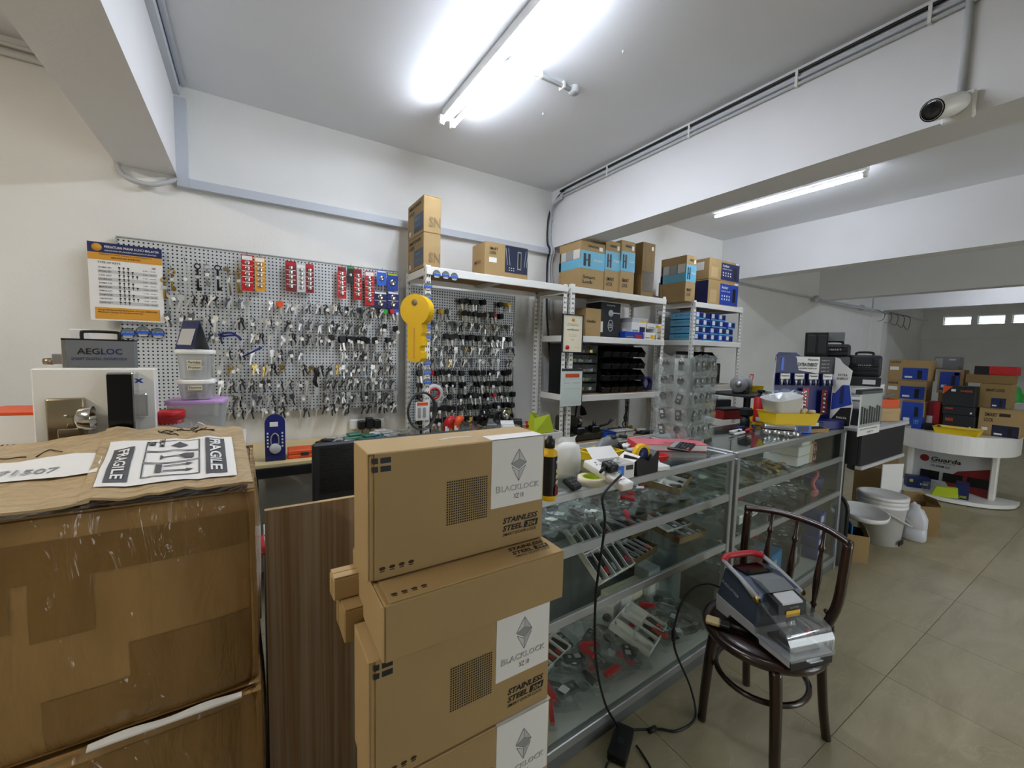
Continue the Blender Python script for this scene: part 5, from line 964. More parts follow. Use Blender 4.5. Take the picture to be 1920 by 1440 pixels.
v = P(1222, 890, Z=ZS); r = thing('tape_dispenser', 'black tape dispenser with a yellow and blue roll', 'tape dispenser', (v.x+.0, v.y+.01, ZS), .05); b = MB(); b.prism([(-.075, 0), (.055, 0), (.06, .085), (.045, .088), (-.0, .05), (-.05, .07), (-.08, .075), (-.082, .06)], -.032, .032, 0, XF((0, .035, 0)) @ Matrix.Rotation(math.pi/2, 4, 'X')); b.build('body', 'black', r); b = MB(); b.lathe([(.022, -.012), (.042, -.012), (.042, .012), (.022, .012), (.022, -.012)], 26, 0, XF((-.015, .035, .075)) @ Matrix.Rotation(math.pi/2, 4, 'X')); b.build('tape', 'yellow', r); b = MB(); b.lathe([(0, -.013), (.03, -.013), (.03, .013), (0, .013)], 20, 0, XF((-.015, .035, .075)) @ Matrix.Rotation(math.pi/2, 4, 'X')); b.build('hub', 'navy', r)
def open_tray(name, label, loc, w, d, h, m, rz=0, flare=.015, cat='tray'):
    r = thing(name, label, cat, loc, rz); b = MB(); f = flare; t = .003
    def ring(wx, dy, z): return [(-wx/2, -dy/2, z), (wx/2, -dy/2, z), (wx/2, dy/2, z), (-wx/2, dy/2, z)]
    vs = ring(w, d, 0)+ring(w+f, d+f, h)+ring(w+f+.016, d+f+.016, h)+ring(w+f-2*t, d+f-2*t, h+.0005)+ring(w-2*t, d-2*t, t); fs = [(3, 2, 1, 0), (16, 17, 18, 19)]
    for k in range(4):
        j_ = (k+1) % 4; fs += [(k, j_, 4+j_, 4+k), (4+k, 4+j_, 8+j_, 8+k), (8+k, 8+j_, 12+j_, 12+k), (12+k, 12+j_, 16+j_, 16+k)]
    b.add(vs, fs); b.build('tray_body', m, r); return r
v = P(1150, 868, Z=ZS); tr = open_tray('plastic_tray', 'yellow plastic tray holding a grey tool on the near showcase', (v.x, v.y+.08, ZS), .16, .1, .04, 'yellow_plastic', .1)
r = thing('hand_tool', 'grey and black trigger tool lying in the yellow tray', 'tool', (v.x+.03, v.y+.08, ZS+.045), .3); b = MB(); b.tube(smooth_path([(-.08, 0, -.01), (-.03, 0, .02), (.03, 0, .028), (.08, -.01, .02)], 4), [.014, .018, .021, .024, .025, .026, .026, .025, .024, .022, .02, .018, .016], 10); b.build('body', 'mid_grey', r); b = MB(); b.rbox(.02, -.02, .03, .07, .02, .055, .008); b.build('head', 'black', r); b = MB(); b.tube([(.07, 0, .03), (.11, -.02, .0), (.12, -.03, -.03)], .008, 8); b.build('grip', 'black', r)
v = P(1285, 842, Z=ZS); r = thing('record_book', 'long red hardcover record book on the near showcase', 'book', (v.x-.05, v.y+.05, ZS), math.radians(-30)); b = MB(); b.rbox(-.2, -.07, 0, .16, .07, .004, .001); b.build('back_cover', 'pink', r); b = MB(); b.box(-.197, -.067, .004, .155, .066, .03); b.build('pages', 'paper', r); b = MB(); b.rbox(-.2, -.07, .03, .16, .07, .034, .001); b.build('front_cover', 'pink', r); b = MB(); b.rbox(-.203, -.07, 0, -.199, .07, .034, .001); b.build('spine', 'red', r)
b = MB(); put_text(b, 'DAILY RECORD', frame((-.05, -.05, .0345), (1, 0, 0), (0, 1, 0)), 0, 0, .16, .02, .01); b.build('lettering', 'dark_red', r)
v2 = P(1278, 838, Z=ZS+.04); r = thing('calculator', 'black desk calculator lying on the red record book', 'calculator', (v2.x, v2.y, ZS+.0345), math.radians(25)); b = MB(); b.rbox(-.085, -.05, 0, .085, .05, .014, .005); b.build('body', 'black', r); b = MB(); b.box(-.075, .02, .014, .075, .043, .0148); b.build('display', 'grey_plastic', r)
for q in range(20): b = MB(); b.rbox(-.074+.03*(q % 5), -.043+.015*(q//5), .014, -.052+.03*(q % 5), -.033+.015*(q//5), .018, .002); b.build('button', 'orange' if q == 0 else 'dark_grey', r)
v = P(1240, 868, Z=ZS); open_tray('plastic_tray', 'shallow red plastic tray in front of the red book', (v.x, v.y+.05, ZS), .12, .06, .025, 'red', -.1)
v = P(1245, 885, Z=ZS); b = MB(); b.rbox(-.05, 0, 0, .05, .06, .018, .002); r = thing('white_box', 'small white carton beside the black tape dispenser', 'box', (v.x, v.y+.015, ZS), -.15); b.build('body', 'paper', r); b = MB(); b.add([(-.05, .06, .018), (.05, .06, .018), (.055, .09, .04), (-.045, .09, .04)], [(0, 1, 2, 3)]); b.build('flap', 'paper', r)
for i, (px, py, m) in enumerate(((1205, 850, 'light_grey'), (1190, 842, 'paper'), (1225, 845, 'navy'))): v = P(px, py, Z=ZS); b = MB(); b.rbox(-.03, -.02, 0, .03, .02, .012, .004); b.tube([(.03, 0, .006), (.07, .01, .006)], .004, 6); o = b.build('small_tool', m, None, (v.x, v.y+.06, ZS), .5*i); tag(o, 'small %s tool near the red book, %s of three' % ({'light_grey': 'grey', 'paper': 'white', 'navy': 'blue'}[m], ORD[i]), 'tool')
# ------------------------------------------------------------------ acrylic key-fob tower
v = P(1300, 836, Z=ZS); cx0 = v.x+.09; cy0 = v.y+.14; r = thing('acrylic_display', 'clear acrylic pocket tower of bagged car remotes on the showcase', 'display', (cx0, cy0, ZS), math.radians(10)); W, D, H = .285, .2, .46
b = MB(); b.lathe([(0, 0), (.12, 0), (.12, .012), (0, .012)], 28); b.build('turntable', 'light_grey', r)
for (a, c_, e, f_) in ((-W/2, -D/2, W/2, -D/2+.002), (-W/2, -D/2+.003, -W/2+.002, D/2-.003)): b = MB(); b.box(a, c_, .014, e, f_, H); b.build('panel', 'clear_plastic', r)
b = MB(); b.box(-W/2, -D/2, H, W/2, D/2, H+.003); b.build('top_panel', 'clear_plastic', r); b = MB(); b.box(-.1, -.012, .014, .1, .012, H); b.build('core_panel', 'paper_shade', r)
for row in range(5):
    z = .02+row*.088
    for side in range(2):
        if side == 0: b = MB(); b.box(-W/2, -D/2-.026, z, W/2, -D/2-.024, z+.055); b.box(-W/2, -D/2-.024, z, W/2, -D/2, z+.002); b.build('pocket', 'clear_plastic', r)
        else: b = MB(); b.box(-W/2-.026, -D/2, z, -W/2-.024, D/2, z+.055); b.box(-W/2-.024, -D/2, z, -W/2, D/2, z+.002); b.build('pocket', 'clear_plastic', r)
    for k in range(4):
        fx_ = Vector((-W/2+.04+k*.07+random.uniform(-.01, .01), -D/2-.013, z+.05)); wpos = r.matrix_basis @ fx_; kk = random.randrange(5)
        f = thing('bagged_remote', 'bagged %s, acrylic tower front, row %s up, %s from left' % (FOBW[kk], ORD[row], ORD[k]), 'key shell', wpos, 0, 'remotes in the acrylic tower', rot=(math.pi/2, random.uniform(-.5, .5), math.radians(10))); f.scale = (.95, .85, .7); link('bag', BAGS[k], f); link('remote_shell', FOBS[kk], f)
    for k in range(2):
        fx_ = Vector((-W/2-.013, -D/2+.05+k*.09, z+.05)); wpos = r.matrix_basis @ fx_; kk = random.randrange(5); f = thing('bagged_remote', 'bagged %s, acrylic tower side, row %s up, %s one' % (FOBW[kk], ORD[row], ('near', 'far')[k]), 'key shell', wpos, 0, 'remotes in the acrylic tower', rot=(math.pi/2, random.uniform(-.5, .5), math.radians(-80))); f.scale = (.95, .85, .7); link('bag', BAGS[k+2], f); link('remote_shell', FOBS[kk], f)
b = MB(); put_text(b, '6', frame((-.02, -D/2-.03, H-.06), (1, 0, 0), (0, 0, 1)), 0, 0, None, .05, .01); b2 = MB(); b2.add([(p_.x, p_.y, p_.z) for p_ in b.v], b.f); b2.add([(p_.x, p_.y+.006, p_.z) for p_ in b.v], b.f); b2.build('numeral_six', 'brass', r)
# black tool leaning on the tower top, clippers and tools beyond
v = P(1385, 815, Z=ZS); r = thing('folding_clipper', 'white folding hand tool lying on the far showcase end of the joint', 'tool', (v.x, v.y, ZS), .1); 
for k in range(2): b = MB(); b.rbox(-.07, -.012+.02*k, .004+.012*k, .07, .01+.02*k, .016+.012*k, .006, 0, None, 2); b.build('handle_half', 'white_plastic', r)
b = MB(); b.rbox(-.11, -.004, .008, -.06, .012, .014, .002); b.build('jaw', 'dark_steel', r); b = MB(); b.lathe([(0, .03), (.006, .03), (.006, .02)], 10); b.build('pivot', 'black', r)
# ================================================================== bentwood chair
ch = thing('bentwood_chair', 'dark wooden bentwood chair with round seat carrying a key machine', 'chair', (1.65, .755, 0)); SH = .46
b = MB(); b.lathe([(.19, SH-.035), (.205, SH-.03), (.212, SH-.015), (.207, SH-.002), (.185, SH), (.18, SH-.006)], 40); b.build('seat_rim', 'chair_wood', ch)
b = MB(); b.lathe([(0, SH-.012), (.1, SH-.012), (.182, SH-.006), (.182, SH-.02), (0, SH-.022)], 40); b.build('seat', 'chair_seat', ch)
def lp(pts, rr, name, m='chair_wood', n=12): b = MB(); b.tube(smooth_path(pts, 6), rr if not isinstance(rr, (list, tuple)) else [rr[0]+(rr[1]-rr[0])*i/(6*(len(pts)-1)) for i in range(6*(len(pts)-1)+1)], n); return b.build(name, m, ch)
lp([(-.11, .12, SH-.03), (-.115, .135, .3), (-.11, .15, .12), (-.10, .16, 0)], (.021, .016), 'leg')
lp([(-.15, -.12, SH-.03), (-.16, -.135, .3), (-.175, -.15, .12), (-.19, -.165, 0)], (.021, .016), 'leg')
for s, yb, yt in ((-1, -.135, -.175), (1, .15, .19)):
    lp([(.25, yb*1.1, 0), (.215, yb*1.04, .15), (.185, yb, .33), (.175, yb, SH), (.185, yt*.96, .6), (.21, yt, .83)], (.0165, .017), 'back_leg')
    lp([(.165, yb+.03*s, SH-.05), (.2, yb+.02*s, SH+.0), (.2, yb+.01*s, SH+.05), (.178, yb+.0*s, SH+.09)], .008, 'bracket')
lp([(.2, -.185, .825), (.235, -.1, .84), (.245, .0, .845), (.235, .1, .845), (.2, .2, .832)], .0135, 'top_rail')
lp([(.165, -.14, SH+.035), (.185, 0, SH+.03), (.165, .15, SH+.035)], .009, 'lower_rail')
for y in (-.09, .005, .1):
    b = MB(); prof = [(.007, 0), (.007, .05), (.012, .06), (.008, .07), (.012, .12), (.014, .17), (.009, .24), (.007, .27), (.012, .28), (.012, .29), (.007, .3), (.007, .365)]
    x0, z0, x1, z1 = .182, SH+.03, .235, .84; L = math.hypot(x1-x0, z1-z0); sc_z = L/.365
    b.lathe([(rr, zz_*sc_z) for rr, zz_ in prof], 12, 0, XF((x0, y, z0), ry=math.atan2(x1-x0, z1-z0))); b.build('spindle', 'chair_wood', ch)
b = MB(); b.tube([(.02+.165*math.cos(a), .005+.155*math.sin(a), .27) for a in [i*math.pi/18 for i in range(36)]], .0105, 10, closed=True); b.build('stretcher_ring', 'chair_wood', ch)
# ------------------------------------------------------------------ key cutting machine (front is -y of its own frame)
km = thing('key_cutting_machine', 'grey-blue key cutting machine with red handle and clear visor on the chair', 'machine', (1.632, .725, SH+.002), math.radians(-17)); W = .19; T = Matrix(((0, 0, 1, 0), (1, 0, 0, 0), (0, 1, 0, 0), (0, 0, 0, 1)))   # profile (y, z) extruded along x
def prof(poly, x0, x1, name, m, root=km, mb=None): b = MB(); b.prism(poly, x0, x1, 0, T); return b.build(name, m, root)
prof([(.16, .012), (.165, .075), (.12, .07), (-.02, .06), (-.03, .035), (-.165, .035), (-.168, .012), (-.05, .012), (-.045, .028), (.09, .03), (.1, .012)], -W/2, W/2, 'base_shell', 'machine_grey')
prof([(-.17, .0), (-.17, .03), (-.03, .03), (-.03, .0)], -W/2+.004, W/2-.004, 'chip_tray', 'black')
prof([(.163, .07), (.13, .2), (.05, .205), (-.03, .185), (-.05, .15), (-.03, .06), (.05, .058)], -W/2+.003, W/2-.003, 'body', 'machine_blue')
prof([(.128, .201), (.128, .208), (.055, .212), (.055, .205)], -.06, .06, 'touch_screen', 'black_gloss')
prof([(.05, .206), (-.0, .212), (-.045, .195), (-.03, .187)], -.055, .055, 'top_cover', 'mid_grey')
prof([(-.035, .19), (-.085, .175), (-.09, .12), (-.06, .105), (-.03, .11)], -.062, .062, 'spindle_head', 'charcoal')
prof([(-.045, .192), (-.086, .178), (-.088, .172), (-.045, .186)], -.045, .045, 'head_window', 'light_grey')
b = MB(); b.box(-.03, -.0915, .128, .03, -.089, .15); b.build('warning_label', 'yellow', km)
for s in (-1, 1):
    b = MB(); b.tube([(s*(W/2+.004), -.035, .17), (s*(W/2+.004), .05, .205), (s*(W/2+.002), .14, .228)], [.012, .008, .008], 8); b.build('handle_arm', 'machine_grey', km)
    b = MB(); b.lathe([(0, .006), (.009, .006), (.012, 0)], 12, 0, XF((s*(W/2+.012), -.035, .17)) @ Matrix.Rotation(s*math.pi/2, 4, 'Y')); b.build('pivot_bolt', 'brass', km)
b = MB(); b.tube(smooth_path([(-W/2-.002, .135, .227), (-W/2+.03, .156, .232), (0, .16, .233), (W/2-.03, .156, .232), (W/2+.002, .135, .227)], 5), .0125, 10); b.build('handle_grip', 'handle_red', km)
# clear visor: bent sheet over the cutting bay, with side cheeks
vs = [(-.035, .165), (-.1, .135), (-.15, .115), (-.168, .085), (-.172, .05), (-.176, .032)]
b = MB(); b.sheet([[Vector((x, y, z)) for x in (-W/2-.003, -W/2+.012, 0, W/2-.012, W/2+.003)] for (y, z) in vs])
for s in (-1, 1): b.add([(s*(W/2+.003), y, z) for (y, z) in vs]+[(s*(W/2+.003), -.03, .035)], [tuple(range(7)) if s > 0 else tuple(range(7))[::-1]])
b.build('visor', 'visor', km); b = MB(); b.rbox(-.03, -.187, .026, .03, -.172, .032, .002); b.build('visor_tab', 'clear_plastic', km)
b = MB(); b.rbox(-.06, -.15, .035, .06, -.045, .05, .004); b.build('work_plate', 'dark_steel', km); b = MB(); b.rbox(-.035, -.12, .05, .035, -.07, .08, .004); b.build('key_clamp', 'steel', km); b = MB(); b.tube([(0, -.075, .105), (0, -.08, .08)], [.012, .006], 10); b.build('cutter', 'chrome', km); b = MB(); b.lathe([(0, .018), (.012, .018), (.014, 0), (0, 0)], 14, 0, XF((.055, -.1, .062)) @ Matrix.Rotation(math.pi/2, 4, 'Y')); b.build('clamp_knob', 'red', km)
b = MB(); Tt = frame((-W/2+.0022, .13, .135), (0, -1, 0), (0, 0, 1)); Tt = XF() @ Tt @ Matrix.Rotation(-.25, 4, 'Z'); put_text(b, 'XCUTTER', Tt, 0, 0, .075, .011, .008, .1); put_text(b, 'X', Tt, -.012, 0, .01, .012, .02); b.build('lettering', 'light_grey', km); b = MB(); put_text(b, 'XCUTTER', frame((-.02, -.0925, .16), (1, 0, 0), (0, 0, 1)), 0, 0, .04, .006, .008); b.build('lettering', 'grey_plastic', km)
# dusting brush on the seat
br = thing('dusting_brush', 'worn paint brush with pale bristles on the chair seat edge', 'brush', (1.515, .845, SH+.004), math.radians(-62)); b = MB(); b.rbox(-.05, -.022, 0, .0, .022, .018, .005); b.build('bristles', 'tan', br); b = MB(); b.rbox(0, -.02, .001, .035, .02, .016, .003); b.build('ferrule', 'dark_steel', br); b = MB(); b.tube([(.035, 0, .009), (.07, 0, .009), (.16, .004, .009)], [.012, .009, .011], 8); b.build('handle', 'black', br)
# ------------------------------------------------------------------ power adapter and its cords
ad = thing('power_adapter', 'black laptop-style power adapter lying on the floor', 'adapter', (1.165, 1.0, .001), math.radians(30)); b = MB(); b.rbox(-.075, -.035, 0, .075, .035, .035, .006, 0, None, 2); b.build('brick', 'black', ad); b = MB(); b.box(-.02, -.012, .035, .01, .012, .0354); b.build('print', 'dark_grey', ad)
def cord(label, pts, r=.0042, name='extension_cord'): b = MB(); b.tube(smooth_path(pts, 8), r, 8); return tag(b.build(name, 'black'), label, 'cord')
cord('black cord hanging from the power strip down to the floor adapter', [Vector(pg)+Vector((.0, -.06, -.0)), P(1131, 930, Y=.975), P(1134, 985, Y=.985), P(1117, 1120, Y=1.0), P(1118, 1240, Y=1.02), P(1135, 1320, Y=1.03), P(1160, 1368, Z=.02), Vector((1.14, 1.02, .02))], .0045)
cord('black cord looping from the adapter up to the key machine', [Vector((1.225, 1.03, .018)), P(1235, 1367, Z=.008), P(1270, 1370, Z=.006), P(1303, 1345, Z=.006), P(1295, 1290, Z=.05), P(1265, 1215, Z=.3), P(1268, 1160, Z=.42), P(1290, 1110, Z=.52), P(1325, 1094, Z=.545), P(1356, 1104, Z=.53)], .0045)
cord('black cord leaving the adapter towards the viewer', [Vector((1.21, .965, .018)), P(1205, 1415, Z=.006), P(1222, 1445, Z=.006), P(1240, 1500, Z=.006)], .0042); cord('black lead from the adapter running along the showcase foot', [Vector((1.1, .965, .018)), P(1140, 1430, Z=.006), P(1125, 1470, Z=.006)], .0042)
b = MB(); v = P(1222, 1368, Z=.01); b.cyl((v.x-.018, v.y, .012), (v.x+.018, v.y-.004, .012), .01, n=12); tag(b.build('ferrite_bead', 'black'), 'black ferrite bead on the machine cord', 'cord bead'); b = MB(); v = P(1263, 1190, Z=.36); b.cyl((v.x, v.y, v.z-.025), (v.x, v.y, v.z+.02), .009, n=12); tag(b.build('inline_connector', 'black'), 'black inline connector on the cord near the chair', 'connector')
# ================================================================== demo locks and tubs on the cabinet behind the big cartons
ZD = 1.03; cb = thing('low_cabinet', 'white cabinet behind the taped cartons carrying demo locks', 'cabinet', (-1.5, 1.92, 0)); b = MB(); b.rbox(0, .02, .05, 1.46, .8, ZD-.02, .003); b.build('body', 'desk_white', cb); b = MB(); b.rbox(-.01, 0, ZD-.02, 1.47, .82, ZD, .003); b.build('top', 'white_paint', cb)
for k in range(3): b = MB(); b.rbox(.01+k*.485, .006, .07, .485+k*.485, .02, ZD-.03, .003); d_ = b.build('door', 'desk_white', cb); b = MB(); b.rbox(.05+k*.485, -.006, .6, .062+k*.485, .006, .72, .003); b.build('handle', 'steel', d_)
# AEGLOC digital lock case with carrying handle
Y = 2.28; X0, X1, _, zt = fr(118, 700, 250, 638, Y); w = X1-X0; h = zt-ZD; r = thing('lock_case', 'grey demonstration case with carrying handle and digital lock logo', 'case', ((X0+X1)/2, Y, ZD)); F = Face('F', w, .07, h)
b = MB(); b.rbox(-w/2, 0, 0, w/2, .07, h, .002); b.build('shell', 'mid_grey', r); b = MB(); b.rbox(-w/2-.001, -.001, h-.005, w/2+.001, .071, h+.001, .001); b.build('top_edge', 'black', r); b = MB(); b.rbox(-w/2-.001, -.0015, 0, -w/2+.012, .02, h-.005, .002); b.build('corner_trim', 'chrome', r)
b = MB(); b.tube(smooth_path([(-.055, .035, h), (-.055, .035, h+.022), (-.045, .035, h+.03), (.045, .035, h+.03), (.055, .035, h+.022), (.055, .035, h)], 5), .006, 8); b.build('handle', 'black', r)
mb = MB(); put_text(mb, 'AEG', F.T, .2*w, h-.06, .31*w, .024, .015, 0, 0, .001); mb.build('lettering', 'ink', r); mb = MB(); put_text(mb, 'LOC', F.T, .53*w, h-.06, .3*w, .024, .012, 0, 0, .001); put_text(mb, 'SMART DIGITAL DOORLOCK', F.T, .12*w, h-.083, .78*w, .011, 0, 0, 0, .001); mb.build('lettering', 'deep_blue', r)
F.patch(r, 'keypad_plate', .2, (h-.155)/h, .56, (h-.112)/h, 'black_gloss', .006)
b = MB(); b.rbox(-w/2-.035, .02, h-.1, -w/2, .05, h-.06, .004); b.build('side_latch', 'steel', r); b = MB(); b.cyl((-w/2-.06, .035, h-.09), (-w/2-.035, .035, h-.09), .012, .014); b.build('side_knob', 'satin_nickel', r)
b = MB(); b.rbox(-.03, 0, 0, .03, .04, h+.04, .003); o = b.build('card_box', 'paper', None, ((X0+X1)/2-w/2+.03, Y+.085, ZD)); tag(o, 'narrow white carton standing behind the grey lock case', 'box')
# white demo board with hotel lock
Y = 1.98; X0, X1, _, zt = fr(56, 692, 290, 691, Y); w = X1-X0; h = zt-ZD; r = thing('lock_demo_board', 'white demonstration block with hotel handle lock and keys', 'display', ((X0+X1)/2, Y, ZD)); F = Face('F', w, .06, h)
b = MB(); b.rbox(-w/2, 0, 0, w/2, .06, h, .004); b.build('block', 'white_paint', r)
X2, X3, z2, z3 = fr(88, 830, 158, 746, Y-.02); b = MB(); xa = X2-(X0+X1)/2; xb = X3-(X0+X1)/2; b.rbox(xa, -.022, z2-ZD, xb, -.0005, z3-ZD, .006, 0, None, 2); b.build('lock_plate', 'satin_nickel', r)
v = P(122, 780, Y=Y-.03); b = MB(); b.lathe([(0, .01), (.004, .009), (.006, 0)], 12, 0, XF((v.x-(X0+X1)/2, -.022, v.z-ZD)) @ Matrix.Rotation(math.pi/2, 4, 'X')); b.build('screw', 'chrome', r)
v = P(185, 783, Y=Y-.03); b = MB(); b.lathe([(.028, 0), (.026, .02), (.012, .03), (.0, .031)], 20, 0, XF((v.x-(X0+X1)/2-.01, -.045, v.z-ZD)) @ Matrix.Rotation(-math.pi/2, 4, 'Y') @ Matrix.Scale(1.5, 4)); b.build('knob', 'chrome', r)
b = MB(); cxk = v.x-(X0+X1)/2; b.box(cxk-.075, -.047, v.z-ZD-.014, cxk-.05, -.044, v.z-ZD+.006); b.box(cxk-.05, -.047, v.z-ZD-.004, cxk-.035, -.044, v.z-ZD+.001); b.build('key', 'satin_nickel', r); b = MB(); b.tube([(cxk-.07, -.046, v.z-ZD-.012), (cxk-.075, -.05, v.z-ZD-.03)], .002, 5); b.rbox(cxk-.095, -.053, v.z-ZD-.06, cxk-.045, -.048, v.z-ZD-.03, .004); b.build('hanging_key', 'satin_nickel', r)
X2, X3, z2, z3 = fr(204, 815, 246, 702, Y-.09); b = MB(); b.rbox(X2-(X0+X1)/2-.0, -.09, z2-ZD, X3-(X0+X1)/2, -.082, z3-ZD, .002); b.build('lever_front', 'black_gloss', r); b = MB(); b.rbox(X2-(X0+X1)/2-.002, -.082, z2-ZD-.003, X3-(X0+X1)/2+.003, -.0005, z3-ZD+.006, .004); b.build('lever_body', 'chrome', r)
X2, X3, z2, z3 = fr(252, 783, 276, 737, Y-.012); b = MB(); b.rbox(X2-(X0+X1)/2, -.02, z2-ZD, X3-(X0+X1)/2, -.0005, z3-ZD, .005); b.build('strike_plate', 'steel', r)
mb = MB(); va = P(249, 718, Y=Y); put_text(mb, 'ix', F.T, va.x-X0, va.z-ZD, .03, .022, .04, 0, 0, .001); mb.build('lettering', 'blue', r); mb = MB(); vb = P(254, 733, Y=Y); put_text(mb, 'LOCKS', F.T, vb.x-X0-.006, vb.z-ZD-.003, .034, .005, .004, 0, 0, .001); mb.build('lettering', 'tan', r)
# white carton with orange lid edge
r = carton('lock_carton', 'white carton with orange lid stripe and brand print at the left edge', (-.74, 2.12, ZD), .2, .2, .215, -.25, 'paper', flaps=False); b = MB(); b.rbox(-.101, -.001, .207, .101, .201, .218, .001); b.build('lid', 'orange', r)
for fc in ('F', 'R'): Face(fc, .2, .2, .2).text(r, [('SKIS', .35, .4, .4, .14)], 'dark_red', .01); b = MB(); f_ = Face(fc, .2, .2, .2); b.tube([(.05+.012*math.cos(a), .094+.012*math.sin(a), .001) for a in [i*math.pi/7 for i in range(14)]], .002, 5, closed=True, T=f_.T); b.build('logo_print', 'dark_red', r)
# stacked food tubs with handwritten tape
def tub(label, cx_, cy_, z, w0, w1, d0, d1, h, lid, words, grp='clear plastic tubs'):
    r = thing('plastic_tub', label, 'tub', (cx_, cy_, z), -.05, grp); n = 24
    def ring(a, c_, zz_): return [Vector((a*math.copysign(abs(math.cos(t))**.45, math.cos(t)), c_*math.copysign(abs(math.sin(t))**.45, math.sin(t)), zz_)) for t in [2*math.pi*i/n for i in range(n+1)]]
    b = MB(); b.sheet([ring(w0*.98, d0*.98, .002), ring(w0, d0, .004), ring(w1, d1, h)]); b.add(ring(w0*.98, d0*.98, .002)[:-1], [tuple(range(n))[::-1]]); b.build('tub_body', 'frosted', r)
    b = MB(); b.sheet([ring(w1+.004, d1+.004, h-.012), ring(w1+.005, d1+.005, h), ring(w1-.002, d1-.002, h+.004), ring(.001, .001, h+.002)]); b.build('lid', lid, r)
    for k in range(9): b = MB(); b.tube(smooth_path([(random.uniform(-w0*.6, w0*.6), random.uniform(-d0*.5, d0*.5), .01+.06*h*k) for _ in range(3)], 4), .006, 6); b.build('content_piece', random.choice(['light_grey', 'paper', 'grey_plastic']), r)
    for i, wd_ in enumerate(words):
        b = MB(); F0 = frame((-w0*.45, -d1-.0015, h*.52-i*.021), (1, 0, 0), (0, 0, 1)); b.box(0, 0, 0, w0*.95, .018, .0008, 0, F0); tp = b.build('tape_label', 'cream_paper', r); b = MB(); put_text(b, wd_, F0, .004, .004, w0*.8, .011, .004, .2, 0, .0015); b.build('handwriting', 'ink', tp)
    return r
ty = 2.12; va = P(367, 655, Y=ty); tx = va.x; zt2 = va.z
zb2 = P(367, 710, Y=ty).z
tub('large clear tub with purple lid at the bottom of the tub stack', tx-.0, ty+.02, ZD, .082, .098, .07, .08, P(370, 748, Y=ty).z-ZD-.004, 'purple_lid', [])
tub('clear tub with one handwritten tape label, middle of the tub stack', tx, ty, P(370, 748, Y=ty).z+.001, .05, .06, .045, .055, zb2-P(370, 748, Y=ty).z-.006, 'white_plastic', ['Toyota'])
tub('clear tub with two handwritten tape strips on top of the tub stack', tx, ty, zb2+.001, .05, .06, .045, .055, zt2-zb2-.006, 'white_plastic', ['Perodua', 'Proton'])
r = thing('desk_calendar', 'folded tent calendar standing on the topmost tub', 'calendar', (tx-.01, ty-.005, zt2), math.radians(-55)); hh = P(350, 600, Y=ty).z-zt2
for s, m in ((-1, 'navy'), (1, 'mid_grey')): b = MB(); b.add([(-.055, s*.034, 0), (.055, s*.034, 0), (.055, 0, hh), (-.055, 0, hh), (-.055, s*.034-.002*s, 0), (.055, s*.034-.002*s, 0), (.055, -.002*s, hh), (-.055, -.002*s, hh)], [(0, 1, 2, 3), (4, 7, 6, 5), (0, 4, 5, 1), (2, 6, 7, 3), (0, 3, 7, 4), (1, 5, 6, 2)]); b.build('leaf', m, r)
b = MB(); b.add([(-.045, -.0355+.03*.15, .15*hh), (.045, -.0355+.03*.15, .15*hh), (.045, -.0355+.034*.7, .7*hh), (-.045, -.0355+.034*.7, .7*hh)], [(0, 1, 2, 3)]); b.build('picture', 'light_grey', r)
v = P(322, 780, Y=2.02); b = MB(); b.lathe([(0, .03), (.048, .03), (.052, .026), (.052, .0), (.048, 0), (.047, -.02)], 26); r = thing('jar', 'squat jar with a red screw lid beside the tubs', 'jar', (v.x-.012, 2.04, v.z-.01)); b.build('lid', 'red', r); b = MB(); b.lathe([(.047, 0), (.047, -(v.z-.01-ZD)), (0, -(v.z-.01-ZD))], 24); b.build('glass_body', 'frosted', r)
b = MB(); b.sheet([[Vector((.02*q-.05, .01*math.sin(q+i), .015*i+.004*math.sin(2*q+i))) for q in range(6)] for i in range(7)]); o = b.build('plastic_bag', 'bag', None, (tx-.0, 1.98, ZD+.09)); tag(o, 'crumpled clear bag in front of the purple-lidded tub', 'bag'); b = MB(); b.rbox(-.03, -.002, 0, .03, .002, .07, .001, 0, XF((0, 0, 0), rx=.3, ry=.6)); tag(b.build('paper_roll', 'paper', None, (tx+.0, 1.99, ZD+.1)), 'white label strip slanted over the bag by the tubs', 'paper')
# ================================================================== work ledge along the back wall
ZL = .872; wd = thing('work_ledge', 'long wall ledge with black fascia under the wide pegboard', 'desk', (-.02, 2.5, 0)); b = MB(); b.rbox(0, 0, ZL-.02, .975, .59, ZL, .002); b.build('top', 'tan', wd); b = MB(); b.rbox(0, -.004, ZL-.075, .975, .014, ZL-.02, .002); b.build('fascia', 'black', wd)
for x in (.01, .94): b = MB(); b.rbox(x, .05, 0, x+.03, .55, ZL-.075, .003); b.build('leg_panel', 'dark_grey', wd)
Y = 2.56; X0, X1, _, zt = fr(497, 848, 534, 776, Y); w = X1-X0; h = zt-ZL; r = thing('padlock_pack', 'blue padlock package with rounded top standing on the ledge', 'package', ((X0+X1)/2, Y, ZL), -.1); T = Matrix.Rotation(math.pi/2, 4, 'X'); rr = w/2
def arch(w_, h_, n=12): return [(-w_/2, 0), (w_/2, 0)]+[(w_/2*math.cos(a), h_-w_/2+w_/2*math.sin(a)) for a in [math.pi*i/n for i in range(n+1)]]
b = MB(); b.prism(arch(w, h), -.02, 0, 0, T @ XF((0, 0, 0))); b.build('card', 'deep_blue', r)
